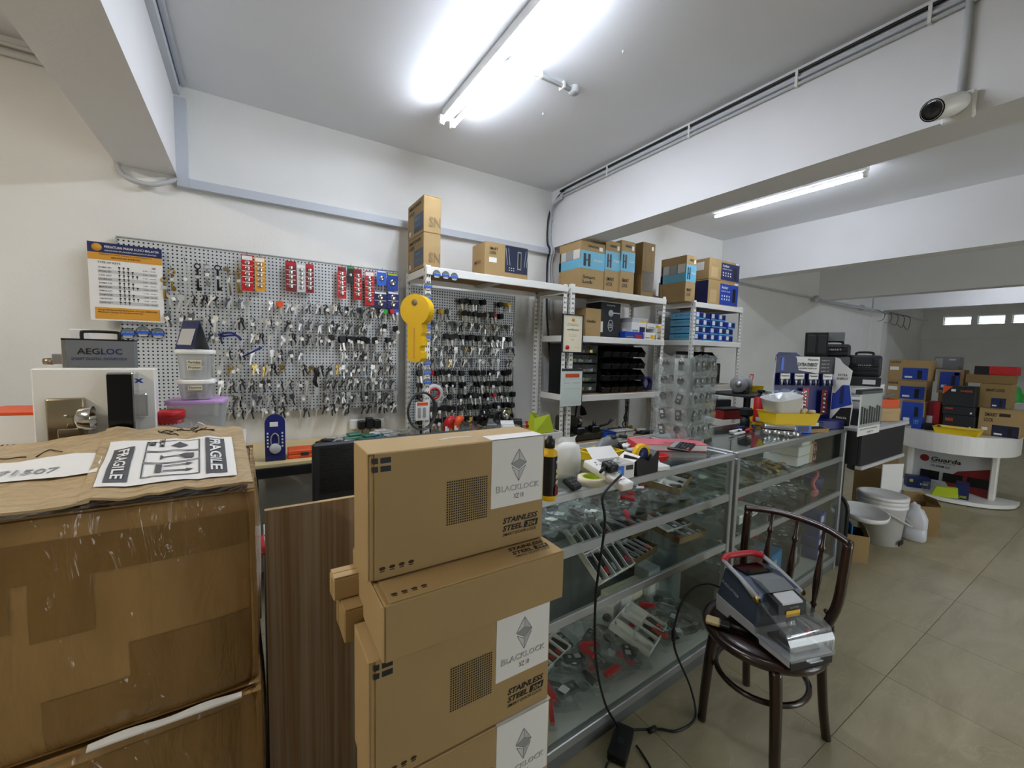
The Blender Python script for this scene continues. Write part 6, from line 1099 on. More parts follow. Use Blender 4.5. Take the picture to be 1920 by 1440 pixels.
b = MB(); b.tube(smooth_path([(-.017, -.006, h*.34), (-.017, -.006, h*.52), (0, -.006, h*.6), (.017, -.006, h*.52), (.017, -.006, h*.34)], 5), .004, 8); b.build('shackle', 'chrome', r); b = MB(); b.lathe([(0, .012), (.024, .012), (.028, .006), (.028, 0)], 22, 0, XF((0, 0, h*.27)) @ T); b.build('padlock_body', 'light_grey', r)
F = Face('F', w, .02, h); F.patch(r, 'price_sticker', .25, .74, .65, .84, 'paper'); F.patch(r, 'foot_panel', .02, 0, .98, .1, 'navy')
for k in range(5):
    for s in (.1, .82): F.patch(r, 'icon', s, .3+.07*k, s+.08, .335+.07*k, 'paper')
X0, X1, z0, z1 = fr(540, 848, 587, 829, 2.56); r = thing('tool_case', 'orange flat tool case lying on the ledge beside the padlock pack', 'case', ((X0+X1)/2+.02, 2.56, ZL), -.05); b = MB(); b.rbox(-.085, 0, 0, .085, .12, .022, .004); b.build('lower_half', 'orange', r); b = MB(); b.rbox(-.085, 0, .024, .085, .12, .046, .004); b.build('upper_half', 'orange', r); b = MB(); b.rbox(-.02, -.004, .014, .02, 0, .034, .002); b.build('latch', 'dark_grey', r)
# power strip with plugs and chargers against the wall
v = P(690, 795, Y=3.04); r = thing('wall_socket_strip', 'white wall socket strip behind the ledge', 'socket', (v.x, 3.05, v.z)); b = MB(); b.rbox(-.12, 0, -.035, .12, .04, .035, .005); b.build('body', 'white_plastic', r)
for i, (dx, h_) in enumerate(((-.05, .06), (.005, .08), (.06, .06))): b = MB(); b.rbox(-.024, -.05, -.03, .024, 0, h_-.03, .006); b.tube(smooth_path([(0, -.04, -.03), (.01, -.06, -.1), (.03, -.1, v.z*-1+ZL+v.z-v.z-.0 if False else -.16)], 4), .004, 6); o = b.build('charger', 'black', None, (v.x+dx, 3.048, v.z)); tag(o, 'black plug-in charger in the wall strip, %s of three' % ('left', 'middle', 'right')[i], 'charger', 'black chargers above the ledge')
# loose tools and clutter on the ledge, rack feet and rack work shelf
CLN = {}
def clutter(zone, cat, x0, x1, y0, y1, z, n, mats, size, group):
    for i in range(n):
        x = x0+(x1-x0)*(i+random.random())/n; y = random.uniform(y0, y1); k = (i*5+n) % 5; s = size*random.uniform(.7, 1.25); m = random.choice(mats); b = MB()
        if k == 0: b.tube([(-1.3*s, 0, .16*s), (.2*s, 0, .16*s)], .09*s, 6); b.tube([(.2*s, 0, .2*s), (1.2*s, .1*s, .2*s)], [.16*s, .2*s], 8); nm, wd_ = 'screwdriver', 'screwdriver'
        elif k == 1: b.rbox(-.8*s, -.5*s, 0, .8*s, .5*s, .45*s, .06*s); b.rbox(-.5*s, -.3*s, .45*s, .3*s, .3*s, .6*s, .05*s); nm, wd_ = 'small_part', 'lock part'
        elif k == 2: b.tube(smooth_path([(-s, 0, .1*s), (-.2*s, .2*s, .12*s), (.7*s, -.1*s, .1*s)], 4), .1*s, 6); b.tube(smooth_path([(-s, .3*s, .1*s), (-.2*s, .1*s, .16*s), (.7*s, .3*s, .1*s)], 4), .1*s, 6); nm, wd_ = 'pliers', 'pliers'
        elif k == 3: b.lathe([(0, 0), (.45*s, 0), (.5*s, .7*s), (.42*s, .8*s), (0, .8*s)], 14); b.lathe([(.2*s, .8*s), (.2*s, s), (0, s)], 10); nm, wd_ = 'small_jar', 'small jar'
        else: b.rbox(-.6*s, -.4*s, 0, .6*s, .4*s, .9*s, .05*s); b.add([(-.6*s, .4*s, .9*s), (.6*s, .4*s, .9*s), (.6*s, .8*s, 1.2*s), (-.6*s, .8*s, 1.2*s)], [(0, 1, 2, 3)]); nm, wd_ = 'open_carton', 'small open carton'
        CLN[zone] = CLN.get(zone, 0)+1; cw = {'nickel_key': 'silver', 'steel': 'steel', 'dark_steel': 'dull steel', 'olive': 'olive', 'light_grey': 'light grey', 'deep_blue': 'blue', 'bright_blue': 'bright blue', 'black': 'black', 'dark_grey': 'dark grey', 'paper': 'white', 'kraft_dark': 'brown', 'red': 'red', 'yellow': 'yellow', 'teal_green': 'green', 'clear_plastic': 'clear', 'brass': 'brass', 'charcoal': 'charcoal', 'white_plastic': 'white', 'orange': 'orange', 'green': 'bright green', 'lime': 'lime', 'bag': 'bagged', 'navy': 'navy', 'kraft': 'kraft'}.get(m, m)
        o = b.build(nm, m, None, (x, y, z+.0005), random.uniform(-1.2, 1.2)); tag(o, '%s %s %s, %s from the left' % (cw, wd_, zone, nth(CLN[zone])), cat, group)
clutter('on the ledge under the wide pegboard', 'tool', .34, .92, 2.58, 2.95, ZL, 26, ['nickel_key', 'dark_steel', 'light_grey', 'deep_blue', 'black', 'bag', 'paper', 'teal_green', 'dark_grey'], .085, 'tools on the wall ledge')
clutter('on the shelf below the rack pegboard', 'tool', 1.05, 2.1, 2.64, 2.95, .8605, 24, ['black', 'red', 'light_grey', 'dark_grey', 'steel', 'bag', 'clear_plastic', 'white_plastic', 'lime'], .075, 'tools below the rack pegboard')
clutter('on the lowest shelf of the second rack', 'tool', 2.58, 3.32, 2.64, 2.92, Z_L2+.0005, 40, ['olive', 'olive', 'dark_steel', 'steel', 'nickel_key', 'paper', 'bright_blue', 'white_plastic', 'charcoal', 'brass', 'teal_green'], .075, 'tools on the rack work shelf')
# key duplicator on the rack work shelf, lamp, cartons
r = thing('key_duplicator', 'olive green manual key duplicating machine on the rack work shelf', 'machine', (2.48, 2.66, Z_L2+.0005)); r.scale = (1.25, 1.2, 1.35); b = MB(); b.rbox(-.17, 0, 0, .17, .2, .05, .01); b.build('base', 'olive', r); b = MB(); b.rbox(-.15, .09, .05, -.02, .2, .15, .012); b.build('motor_housing', 'olive', r)
for x in (-.1, .04): b = MB(); b.rbox(x, -.01, .05, x+.07, .05, .09, .006); b.cyl((x+.035, .02, .09), (x+.035, .02, .12), .012, n=12); b.build('vice', 'dark_steel', r)
b = MB(); b.lathe([(0, -.006), (.035, -.006), (.035, .006), (0, .006)], 20, 0, XF((0, .1, .11)) @ Matrix.Rotation(math.pi/2, 4, 'Y')); b.build('cutter_wheel', 'steel', r); b = MB(); b.tube([(.1, .04, .07), (.17, -.02, .1), (.2, -.03, .13)], [.008, .007, .012], 8); b.build('lever', 'black', r)
for i, (x, m, l) in enumerate(((2.72, 'bright_blue', 'blue and white carton of screws, left of three on the work shelf'), (2.84, 'paper', 'white carton of screws, middle of three on the work shelf'), (2.96, 'paper', 'white carton of parts, right of three on the work shelf'))): rr_ = open_tray('open_carton', l, (x, 2.66, Z_L2+.001), .1, .09, .06, m, 0, .004, 'box')
v = P(1108, 778, Y=2.75); r = thing('desk_lamp', 'small black gooseneck lamp over the rack work shelf', 'lamp', (v.x-.02, 2.93, Z_L2+.0005)); hz = v.z-Z_L2; b = MB(); b.lathe([(0, .015), (.05, .012), (.055, 0)], 20); b.build('base', 'black', r); b = MB(); b.tube(smooth_path([(0, 0, .01), (-.01, 0, hz*.7), (.02, 0, hz+.1), (.05, -.02, hz+.05)], 6), .008, 8); b.build('neck', 'black', r); b = MB(); b.lathe([(.014, .05), (.022, .04), (.034, -.02), (.033, -.02), (.02, .036)], 18, 0, XF((.06, -.03, hz+.0), ry=-.25)); b.build('lamp_shade', 'black', r)
v = P(1215, 712, Y=2.7); b = MB(); b.lathe([(.05, -.02), (.07, -.018), (.07, .018), (.05, .02)], 18, 0, Matrix.Rotation(math.pi/2, 4, 'X')); o = b.build('blue_strap', 'deep_blue', None, (3.28, 2.72, Z_T2+.072)); tag(o, 'rolled blue strap on the third shelf near the right post', 'strap'); b = MB(); b.rbox(-.012, -.012, 0, .012, .012, .1, .005); tag(b.build('red_tool', 'red', None, (3.325, 2.8, Z_T2+.001)), 'red handled tool beside the blue strap', 'tool')
for i, (px, py) in enumerate(((1218, 780), (1222, 770))): v = P(px, py, Y=2.9); b = MB(); b.tube(smooth_path([(0, 0, .12), (.02, 0, .02), (-.03, 0, -.06), (.03, .01, -.1), (0, 0, .0), (.02, 0, .1)], 6), .005, 6); b.tube([(0, 0, .12), (0, .0, Z_T2-v.z-.012)], .003, 5); tag(b.build('cable_bundle', 'dark_grey', None, (3.2+.07*i, 2.9+.05*i, v.z)), 'grey cable bundle hanging under the third shelf, %s' % ('left', 'right')[i], 'cable')
# items around the foot of the pegboard rack: headlamp, black mug, red boxing gloves shape, yellow pouch
v = P(905, 786, Y=2.7); r = thing('black_mug', 'black cylinder mug tilted below the rack pegboard', 'mug', (v.x, 2.72, v.z-.05), 0, rot=(.2, .2, 0)); b = MB(); b.lathe([(0, 0), (.04, 0), (.04, .12), (.036, .12), (.036, .01), (0, .01)], 24); b.build('cup', 'black_gloss', r); b = MB(); b.lathe([(.0405, .0), (.0405, .01)], 24); b.build('rim', 'chrome', r)
b = MB(); b.box(-.2, -.06, -.004, .3, .2, .0); b.box(-.2, .19, 0, -.19, .2, .05); tag(b.build('acrylic_ledge', 'clear_plastic', None, (v.x, 2.68, v.z-.06)), 'clear acrylic ledge below the rack pegboard', 'ledge')
v = P(945, 775, Y=2.8); r = thing('headlamp', 'chrome headlamp with black elastic strap below the rack pegboard', 'headlamp', (v.x, 2.8, v.z)); b = MB(); b.lathe([(0, -.02), (.03, -.015), (.05, .03), (.046, .03), (.02, -.005)], 20, 0, XF(rx=math.pi/2, rz=.6)); b.build('reflector', 'chrome', r); b = MB(); b.tube(smooth_path([(0, .02, .0), (-.06, .03, .0), (-.075, .02, -.08), (-.05, .01, -.14)], 5), .011, 8); b.build('strap', 'black', r)
v = P(842, 795, Y=2.7)
for i, m in enumerate(('red', 'orange')): b = MB(); b.tube(smooth_path([(-.02, 0, -.05), (-.012, 0, 0), (.015, 0, .03), (.04, 0, .02)], 4), [.024, .026, .028, .03, .031, .032, .032, .03, .028, .026, .024, .02, .014], 10); b.box(-.04, -.027, -.05, -.01, -.025, -.01, 1); o = b.build('red_cutter', [m, 'paper'], None, (v.x+.07*i, 2.7, v.z-.0)); tag(o, '%s plastic cutter hung below the rack pegboard' % ('red', 'orange-red')[i], 'tool')
v = P(1040, 812, Y=2.5); r = thing('yellow_pouch', 'crumpled yellow-green pouch near the rack foot', 'pouch', (v.x-.02, 2.66, .8605)); b = MB(); b.add([(-.1, -.05, 0), (.1, -.05, 0), (.1, .06, 0), (-.1, .06, 0), (-.08, -.03, .12), (.05, -.05, .15), (.11, .04, .1), (-.06, .06, .16)], [(3, 2, 1, 0), (0, 1, 5, 4), (1, 2, 6, 5), (2, 3, 7, 6), (3, 0, 4, 7)]); b.build('pouch', 'lime', r); b = MB(); b.sheet([[Vector((-.07+.03*i, -.03+.02*q, .14+.02*math.sin(i+q))) for i in range(6)] for q in range(4)]); b.build('flap', 'bag', r)
# ================================================================== far end of the second showcase
# battery display stand
ds = thing('battery_display', 'blue and white cardboard battery display stand with hanging packs', 'display stand', (3.05, 1.44, ZT1+.0025), math.radians(-25)); W, H = .45, .51
b = MB(); b.prism([(0, 0), (W, 0), (W, H-.02), (.19, H-.02), (.15, H+.005), (.02, H+.005), (0, H-.02)], -.004, 0, 0, Matrix.Rotation(math.pi/2, 4, 'X')); b.build('back_panel', 'deep_blue', ds)
b = MB(); b.box(.0, -.0072, H-.14, .33, -.0042, H-.022); b.build('header_panel', 'paper', ds); b = MB(); b.box(.33, -.0072, H-.14, W, -.0042, H-.022); b.build('spec_panel', 'dark_grey', ds)
b = MB(); b.prism([(.0, H-.14), (.33, H-.14), (.26, H-.128), (.17, H-.115), (.15, H-.03), (.11, H+.0), (0, H-.02)], .0074, .0085, 0, Matrix.Rotation(math.pi/2, 4, 'X')); b.build('blue_swoosh', 'navy', ds)
Tt = frame((0, -.0078, 0), (1, 0, 0), (0, 0, 1)); b = MB(); put_text(b, 'Panasonic', Tt, .24, H-.048, .08, .012, .02); put_text(b, 'EXTRA ENERGY', Tt, .165, H-.09, .15, .026, .02); put_text(b, 'to POWER YOUR DAY', Tt, .165, H-.108, .15, .011, .012, .2); b.build('lettering', 'ink', ds); b = MB()
for k in range(4): put_text(b, '6LR61 9V', Tt, .345, H-.05-.025*k, .06, .009, .01)
b.build('lettering', 'light_grey', ds)
b = MB(); b.rbox(.035, -.011, H-.12, .055, -.0086, H-.03, .002); b.build('battery_print', 'bright_blue', ds)
b = MB(); b.rbox(0, -.12, 0, W, -.005, .06, .004); b.build('foot_tray', 'deep_blue', ds)
w2 = MB(); w2.prism([(0, 0), (.02, 0), (.12, .02), (.13, .16), (.1, .3), (.11, .4), (.05, H-.06), (.03, H-.03), (0, H-.02)], -.002, .002, 0, XF((W, -.002, 0), rz=math.radians(-68)) @ Matrix.Rotation(math.pi/2, 4, 'X')); wing = w2.build('side_wing', 'paper', ds)
Tw = XF((W, -.002, 0), rz=math.radians(-68)) @ frame((0, -.0024, 0), (1, 0, 0), (0, 0, 1)); b = MB(); b.add([(.004, .12, 0), (.122, .17, 0), (.1, .3, 0), (.06, .3, 0), (.02, .24, 0), (.004, .24, 0)], [tuple(range(6))], 0, Tw); b.build('blue_field', 'blue', wing); b = MB(); b.add([(.004, .0, .0002), (.118, .022, .0002), (.122, .15, .0002), (.06, .14, .0002), (.01, .06, .0002)], [tuple(range(5))], 0, Tw); b.build('black_field', 'black', wing); b = MB(); b.rbox(.05, .17, 0, .07, .29, .003, .001, 0, Tw); b.build('battery_print', 'navy', wing)
b = MB(); put_text(b, 'EXTRA', Tw, .03, .36, .055, .016, .02); put_text(b, 'ENERGY', Tw, .025, .335, .065, .016, .02); b.build('lettering', 'ink', wing); b = MB(); put_text(b, 'EVOLTA', Tw, .04, .065, .06, .014, .01, 0, 0, .0006); b.build('lettering', 'paper', wing)
w2 = MB(); w2.prism([(0, 0), (-.06, .0), (-.05, .3), (0, H-.05)], -.002, .002, 0, XF((0, -.002, 0), rz=math.radians(40)) @ Matrix.Rotation(math.pi/2, 4, 'X')); w2.build('side_wing', 'light_grey', ds)
def disp_pack(label, x, z, w, h, base, kind):
    o = ds.matrix_basis @ Vector((x, -.03, z)); r = thing('battery_pack', label, 'batteries', o, math.radians(-25), 'packs on the battery display'); b = MB(); b.rbox(-w/2, 0, 0, w/2, .002, h, .0008); b.build('card', base, r); F = Face('F', w, .002, h)
    if kind == 'aa':
        F.patch(r, 'white_panel', .08, .55, .92, .95, 'paper'); F.patch(r, 'yellow_patch', .12, .35, .5, .55, 'yellow')
        for k in range(4): b = MB(); b.cyl((-w*.36+k*w*.24, -.009, .006), (-w*.36+k*w*.24, -.009, h*.52), .0065, n=10); b.build('battery', 'navy' if k % 2 else 'steel', r)
        F.text(r, [('Panasonic', .15, .72, .7, .14)], 'ink', .015, dz=.002)
    else:
        for k in range(5): b = MB(); b.lathe([(0, .005), (.009, .005), (.011, 0)], 12, 0, XF((0, 0, h*(.1+.18*k))) @ Matrix.Rotation(math.pi/2, 4, 'X')); b.build('coin_cell', 'chrome', r)
    b = MB(); b.tube([(0, .03, h-.006), (0, -.012, h-.006)], .0015, 5); b.build('peg', 'chrome', r)
for k in range(4): disp_pack('white and navy pack on the battery display, %s in the top row' % ORD[k], .055+.108*k, .285, .082, .09, 'navy', 'aa')
disp_pack('red coin cell card on the left of the battery display', .22, .14, .045, .13, 'red', 'coin'); disp_pack('red and silver coin cell card on the right of the battery display', .37, .09, .048, .17, 'dark_red', 'coin')
# yellow tray with white tub, on two foil sleeves
vz = 1.085; va = P(1440, 792, Z=vz); vb2 = P(1532, 798, Z=vz); mid = (va+vb2)/2
r = carton('base_box', 'flat blue box under the yellow tray on the farther showcase', (mid.x+.02, mid.y-.02, ZS+.002), .2, .16, vz-ZS-.004, -.5, 'bright_blue', flaps=False, seam=False); F = Face('F', .2, .16, .055); F.patch(r, 'white_print', .1, .2, .45, .8, 'sky_blue'); F.patch(r, 'dark_print', .55, .2, .9, .8, 'navy')
yt = open_tray('yellow_tray', 'yellow plastic tray heaped with bags in front of the battery display', (mid.x-.0, mid.y+.03, vz), .26, .15, .075, 'yellow_plastic', -.5, .03)
tb = thing('white_tub', 'translucent white tub of plastic bags lying in the yellow tray', 'tub', (mid.x-.03, mid.y+.05, vz+.03), -.5, rot=(.1, -.18, -.4)); tb.scale = (1.15, 1.15, 1.3); b = MB()
def sq(a, c_, z_): return [Vector((a*math.copysign(abs(math.cos(t))**.5, math.cos(t)), c_*math.copysign(abs(math.sin(t))**.5, math.sin(t)), z_)) for t in [2*math.pi*i/20 for i in range(21)]]
b.sheet([sq(.001, .001, 0), sq(.07, .05, 0), sq(.078, .058, .01), sq(.092, .07, .11), sq(.097, .075, .112), sq(.092, .07, .108), sq(.074, .054, .012)]); b.build('tub_body', 'bucket', tb); b = MB(); b.sheet([[Vector((-.08+.03*i, -.06+.024*q, .105+.03*NZ.noise(Vector((i*.7, q*.7, 1)))+.02)) for i in range(7)] for q in range(6)]); b.build('bag_top', 'bag', tb)
for k in range(8): b = MB(); b.rbox(-.03, -.012, 0, .03, .012, .02, .006, 0, XF((random.uniform(.0, .1), random.uniform(-.06, .06), .05+.006*k), rz=random.uniform(-1, 1), ry=random.uniform(-.6, .6))); o = b.build('bagged_part', random.choice(['light_grey', 'grey_plastic', 'clear_plastic', 'tan']), None, Vector(yt.location)+Vector((.06, -.03, 0))); tag(o, 'small bagged part heaped in the yellow tray, %s' % nth(k+1), 'part', 'parts heaped in the yellow tray')
b = MB(); b.rbox(-.025, -.02, 0, .025, .02, .065, .002); o = b.build('white_bottle', 'paper', None, Vector(yt.location)+Vector((.07, -.03, .09)), .3); tag(o, 'small white carton standing in the yellow tray', 'box')
# foil-wrapped cell packs
va = P(1432, 815, Z=ZS); vb2 = P(1506, 822, Z=ZS); ang = math.atan2(vb2.y-va.y, vb2.x-va.x); Lf = (vb2-va).length
r = thing('foil_pack', 'tray of silver blister cells wrapped in film on the farther showcase', 'package', va+Vector((0, .012, .002)), ang); b = MB(); b.rbox(0, 0, 0, Lf, .12, .03, .004); b.build('lower_tray', 'chrome', r); b = MB(); b.rbox(.01, .02, .032, Lf-.02, .12, .062, .012, 0, None, 2); b.build('foil_bag', 'foil', r)
for k in range(4): b = MB(); b.lathe([(0, .006), (.016, .004), (.018, 0)], 14, 0, XF((Lf*(.14+.24*k), .0, .015)) @ Matrix.Rotation(math.pi/2, 4, 'X')); b.build('cell', 'steel', r)
v = P(1424, 797, Z=ZS); r = thing('spray_can', 'red spray can with black trigger top on the farther showcase', 'spray can', (v.x-.02, v.y-.0, ZS+.002)); b = MB(); b.lathe([(0, 0), (.034, 0), (.036, .005), (.036, .19), (.03, .2)], 24); b.build('can', 'red', r); b = MB(); b.lathe([(.03, .2), (.02, .215), (.012, .22), (.012, .235), (0, .235)], 18); b.build('shoulder', 'black', r); b = MB(); b.rbox(-.018, -.03, .232, .012, .015, .25, .005); b.build('trigger', 'black', r); b = MB(); b.lathe([(.0365, .03), (.0365, .06)], 24, 0, None, math.pi, 1.9*math.pi); b.build('label_band', 'paper_shade', r); b = MB(); b.lathe([(.0365, .005), (.0365, .024)], 24); b.build('yellow_band', 'yellow', r)
v = P(1406, 790, Z=ZS); b = MB(); b.lathe([(0, 0), (.03, 0), (.03, .09), (.02, .11), (0, .11)], 18); o = b.build('yellow_bottle', 'yellow', None, (v.x+.02, v.y-.02, ZS+.002)); tag(o, 'small yellow bottle behind the red spray can', 'bottle'); v = P(1396, 800, Z=ZS); r = thing('black_sprayer', 'black plastic sprayer head left of the red spray can', 'sprayer', (v.x, v.y, ZS+.002)); b = MB(); b.lathe([(0, 0), (.03, 0), (.03, .05), (.012, .07)], 16); b.build('body', 'dark_grey', r); b = MB(); b.rbox(-.035, -.04, .07, .035, .03, .13, .012); b.build('head', 'black', r)
for i, (px, py, m, l) in enumerate(((1395, 800, 'deep_blue', 'blue'), (1407, 803, 'red', 'red'), (1412, 797, 'navy', 'purple-blue'))): v = P(px, py+6, Z=ZS); b = MB(); b.tube([(-.07, 0, .012), (0, 0, .014)], [.006, .012], 8); b.tube([(0, 0, .014), (.05, 0, .012)], .003, 6); o = b.build('screwdriver', m, None, (v.x, v.y, ZS+.002), -.4+.5*i); tag(o, '%s screwdriver by the spray can' % l, 'tool')
v = P(1548, 812, Z=ZS); r = open_tray('card_tray', 'shallow kraft tray at the right end of the farther showcase', (v.x-.02, v.y+.08, ZS+.002), .16, .12, .025, 'kraft', -.3, .004); b = MB(); b.rbox(-.06, -.04, .006, .05, .04, .03, .006); b.build('black_insert', 'black', r); r2_ = carton('cable_box', 'navy and white cable box resting in the kraft tray', (v.x-.0, v.y+.05, ZS+.034), .11, .07, .03, -.35, 'navy', flaps=False, seam=False); Face('F', .11, .07, .03).patch(r2_, 'white_label', .05, .1, .6, .9, 'paper')
# bench grinder on a side stand behind the showcases
v = P(1390, 720, Y=2.2); r = thing('bench_grinder', 'grey bench grinder with wheel guards behind the short rack', 'grinder', (v.x, 2.2, v.z-.06), .3); b = MB(); b.cyl((-.07, 0, .06), (.07, 0, .06), .05, n=20); b.build('motor', 'mid_grey', r)
for s in (-1, 1): b = MB(); b.cyl((s*.08, 0, .06), (s*.12, 0, .06), .075, n=24); b.build('wheel_guard', 'grey_plastic', r); b = MB(); b.cyl((s*.121, 0, .06), (s*.126, 0, .06), .03, n=16); b.build('hub', 'steel', r)
b = MB(); b.rbox(-.08, -.06, -.03, .08, .06, .012, .006); b.build('foot', 'dark_grey', r); gz = v.z-.09
st = thing('side_stand', 'dark side stand under the bench grinder', 'table', (v.x+.1, 2.2, 0)); b = MB(); b.rbox(-.3, -.2, gz-.02, .45, .25, gz, .003); b.build('top', 'dark_grey', st)
for (x, y) in ((-.28, -.18), (.42, -.18), (-.28, .22), (.42, .22)): b = MB(); b.rbox(x, y, 0, x+.03, y+.03, gz-.02, .003); b.build('leg', 'black', st)
for i, (x, m, l, wz) in enumerate(((-.18, 'dark_red', 'dark red machine under the grinder stand', .2), (.08, 'dark_grey', 'clear grey bin under the grinder stand', .24), (.3, 'black', 'black case under the grinder stand', .2))): pass
b = MB(); b.rbox(-.2, -.12, 0, .02, .12, .16, .02); o = b.build('red_machine', 'dark_red', None, (v.x+.1, 2.0, ZS-.0)) if False else None
r = open_tray('yellow_crate', 'yellow crate on the grinder stand against the wall', (v.x+.36, 2.3, gz+.001), .2, .14, .06, 'yellow_plastic', 0, .02); b = MB()
for k in range(2): b.tube([(-.05+.06*k, 0, .02), (-.02+.06*k, 0, .17)], .004, 6)
b.tube([(-.02, 0, .17), (.04, 0, .17)], .006, 6); b.build('red_frame', 'red', r)
for i, (px, py, m, l) in enumerate(((1382, 765, 'dark_red', 'dark red tool box behind the tower on the farther showcase'), (1388, 745, 'dark_grey', 'grey clear-topped bin behind the tower'))):
    vv = P(px, 790, Z=ZS); r = carton('tool_box', l, (vv.x+.05, vv.y+.06+.12*i, ZS+.002), .2, .1, .07+.07*i, -.2, m, flaps=False, seam=False); b = MB(); b.rbox(-.1, 0, .07+.07*i, .1, .1, .085+.07*i, .004); b.build('lid', 'dark_grey' if i == 0 else 'clear_plastic', r)
# ================================================================== black reception counter beyond the showcases
bc = thing('reception_counter', 'black panelled counter with pale worktop beyond the showcases', 'counter', (3.58, 1.09, 0)); W = .86
b = MB(); b.rbox(0, .0, .76, W, .02, 1.0, .002); b.build('front_panel', 'dark_grey', bc); b = MB(); b.rbox(-.0, -.02, 1.0, W+.02, .6, 1.022, .003); b.build('worktop', 'light_grey', bc); b = MB(); b.rbox(0, -.012, .735, W+.005, .03, .76, .003); b.build('trim_strip', 'light_grey', bc); b = MB(); b.rbox(.02, .36, 0, W-.02, .58, .998, .003); b.build('carcass', 'charcoal', bc); b = MB(); b.rbox(0, .022, .76, .02, .158, .998, .002); b.build('side_panel', 'dark_grey', bc); b = MB(); b.rbox(W-.02, .022, .76, W, .158, .998, .002); b.build('side_panel', 'dark_grey', bc)
ZK = 1.0225
# packed drill bits hanging over the worktop edge
v = P(1632, 760, Y=1.06); r = thing('hanging_pack', 'clear bag of black drill bits hanging over the counter edge', 'pack', (v.x+.0, 1.055, v.z-.2), 0); wv = P(1652, 760, Y=1.06).x-P(1612, 760, Y=1.06).x
b = MB(); b.rbox(-wv/2, 0, 0, wv/2, .004, .28, .001); b.build('white_card', 'paper', r); b = MB(); b.rbox(-wv/2, -.008, .06, wv/2, -.0005, .3, .003); b.build('clear_bag', 'clear_plastic', r); b = MB(); b.box(-wv/2, .0, .28, wv/2, .03, .31); b.build('top_fold', 'dark_grey', r)
for k in range(8): b = MB(); b.rbox(-wv*.44+k*wv*.115, -.006, .08, -.0+(-wv*.44+k*wv*.115)+.018, -.0006, .2-.01*(k % 3), .002); b.build('drill_bit', 'black', r)
F = Face('F', wv, .004, .28); F.text(r, [('MULTI-FUNCTIONAL', .08, .14, .8, .03), ('SET', .4, .05, .3, .04)], 'ink', .02, dz=.001)
r = thing('white_drum', 'short white tub with grey lid on the black counter', 'tub', (3.84, 1.22, ZK+.12)); b = MB(); b.lathe([(0, 0), (.09, 0), (.09, .05), (.094, .055), (.094, .075), (0, .08)], 26); b.build('tub', 'bucket', r); b = MB(); b.lathe([(.0945, .056), (.0945, .066)], 26); b.build('lid_band', 'mid_grey', r)
r = carton('counter_box', 'dark box under the white tub on the black counter', (3.84, 1.13, ZK), .2, .18, .118, 0, 'charcoal', flaps=False); Face('F', .2, .18, .118).patch(r, 'label', .1, .2, .5, .7, 'mid_grey')
vk = P(1652, 776, Z=ZK); r = carton('kraft_box', 'small closed kraft box at the end of the black counter', (4.27, 1.14, ZK), .16, .14, .1, -.5, 'kraft_light', cat='box'); b = MB(); b.rbox(-.082, -.002, .07, .082, .142, .104, .002); b.build('lid', 'kraft_light', r)
r = open_tray('orange_tray', 'orange plastic tray on the small kraft box', (4.3, 1.2, ZK+.105), .16, .1, .07, 'orange', -.5, .01); b = MB(); b.tube([(-.06, 0, .05), (.1, .02, .11)], .012, 8); b.build('grey_tool', 'mid_grey', r)
# white letter tray tower with papers and tool cases stacked on the black counter
r = thing('drawer_tower', 'white paper drawer tower behind the battery display', 'drawers', (4.06, 1.27, ZK), math.radians(-66)); b = MB()
for k in range(4): b = MB(); b.rbox(-.11, 0, .07*k, .11, .16, .066+.07*k, .003); b.build('tray_shell', 'light_grey', r); b = MB(); b.rbox(-.1, -.006, .01+.07*k, .1, -.0005, .05+.07*k, .002); b.build('paper_stack', 'paper', r)
for i in range(4): v = (4.3+.06*(i % 2), 1.22+.05*i, ZK+.19+.03*i); b = MB(); b.add([(-.06, 0, 0), (.06, 0, .02), (.07, .0, .1), (-.05, .0, .09), (-.06, .003, 0), (.06, .003, .02), (.07, .003, .1), (-.05, .003, .09)], [(0, 1, 2, 3), (4, 7, 6, 5), (0, 3, 7, 4), (1, 5, 6, 2), (2, 6, 7, 3), (0, 4, 5, 1)]); o = b.build('loose_paper', 'paper', None, v, .4*i); tag(o, 'crumpled white wrapper leaning on the counter stack, %s' % ('lowest', 'second', 'third', 'highest')[i], 'paper', 'wrappers on the black counter')
zc = ZK+.278
r = carton('dark_carton', 'dark box with white tag on the drawer tower', (4.06, 1.27, zc), .22, .15, .07, math.radians(-66), 'dark_grey', flaps=False); Face('F', .22, .15, .07).patch(r, 'tag', .5, .2, .85, .7, 'paper_shade'); zc += .0705
# black tool case with ribs and a handle
def tool_case(label, loc, w, h, d, rz):
    r = thing('tool_case', label, 'case', loc, rz, 'black tool cases on the counter'); 
    for s in range(2): b = MB(); b.rbox(-w/2, s*d*.52, 0, w/2, s*d*.52+d*.48, h, .02, 0, None, 2); b.build('shell_half', 'charcoal', r)
    b = MB(); b.tube(smooth_path([(-.05, d/2, h-.004), (-.045, d/2, h+.02), (.045, d/2, h+.02), (.05, d/2, h-.004)], 4), .009, 8); b.build('handle', 'black', r)
    for x in (-w*.33, w*.33): b = MB(); b.rbox(x-.015, -.008, h*.6, x+.015, .002, h*.85, .003); b.build('latch', 'dark_grey', r)
    b = MB(); put_text(b, 'SMART', frame((-.04, -.001, h*.45), (1, 0, 0), (0, 0, 1)), 0, 0, .08, .018, .02); b.build('lettering', 'light_grey', r)
    for k in range(3): b = MB(); b.rbox(-w*.4, -.004, h*.1+.03*k, w*.4, .002, h*.1+.012+.03*k, .003); b.build('rib', 'black', r)
    return r
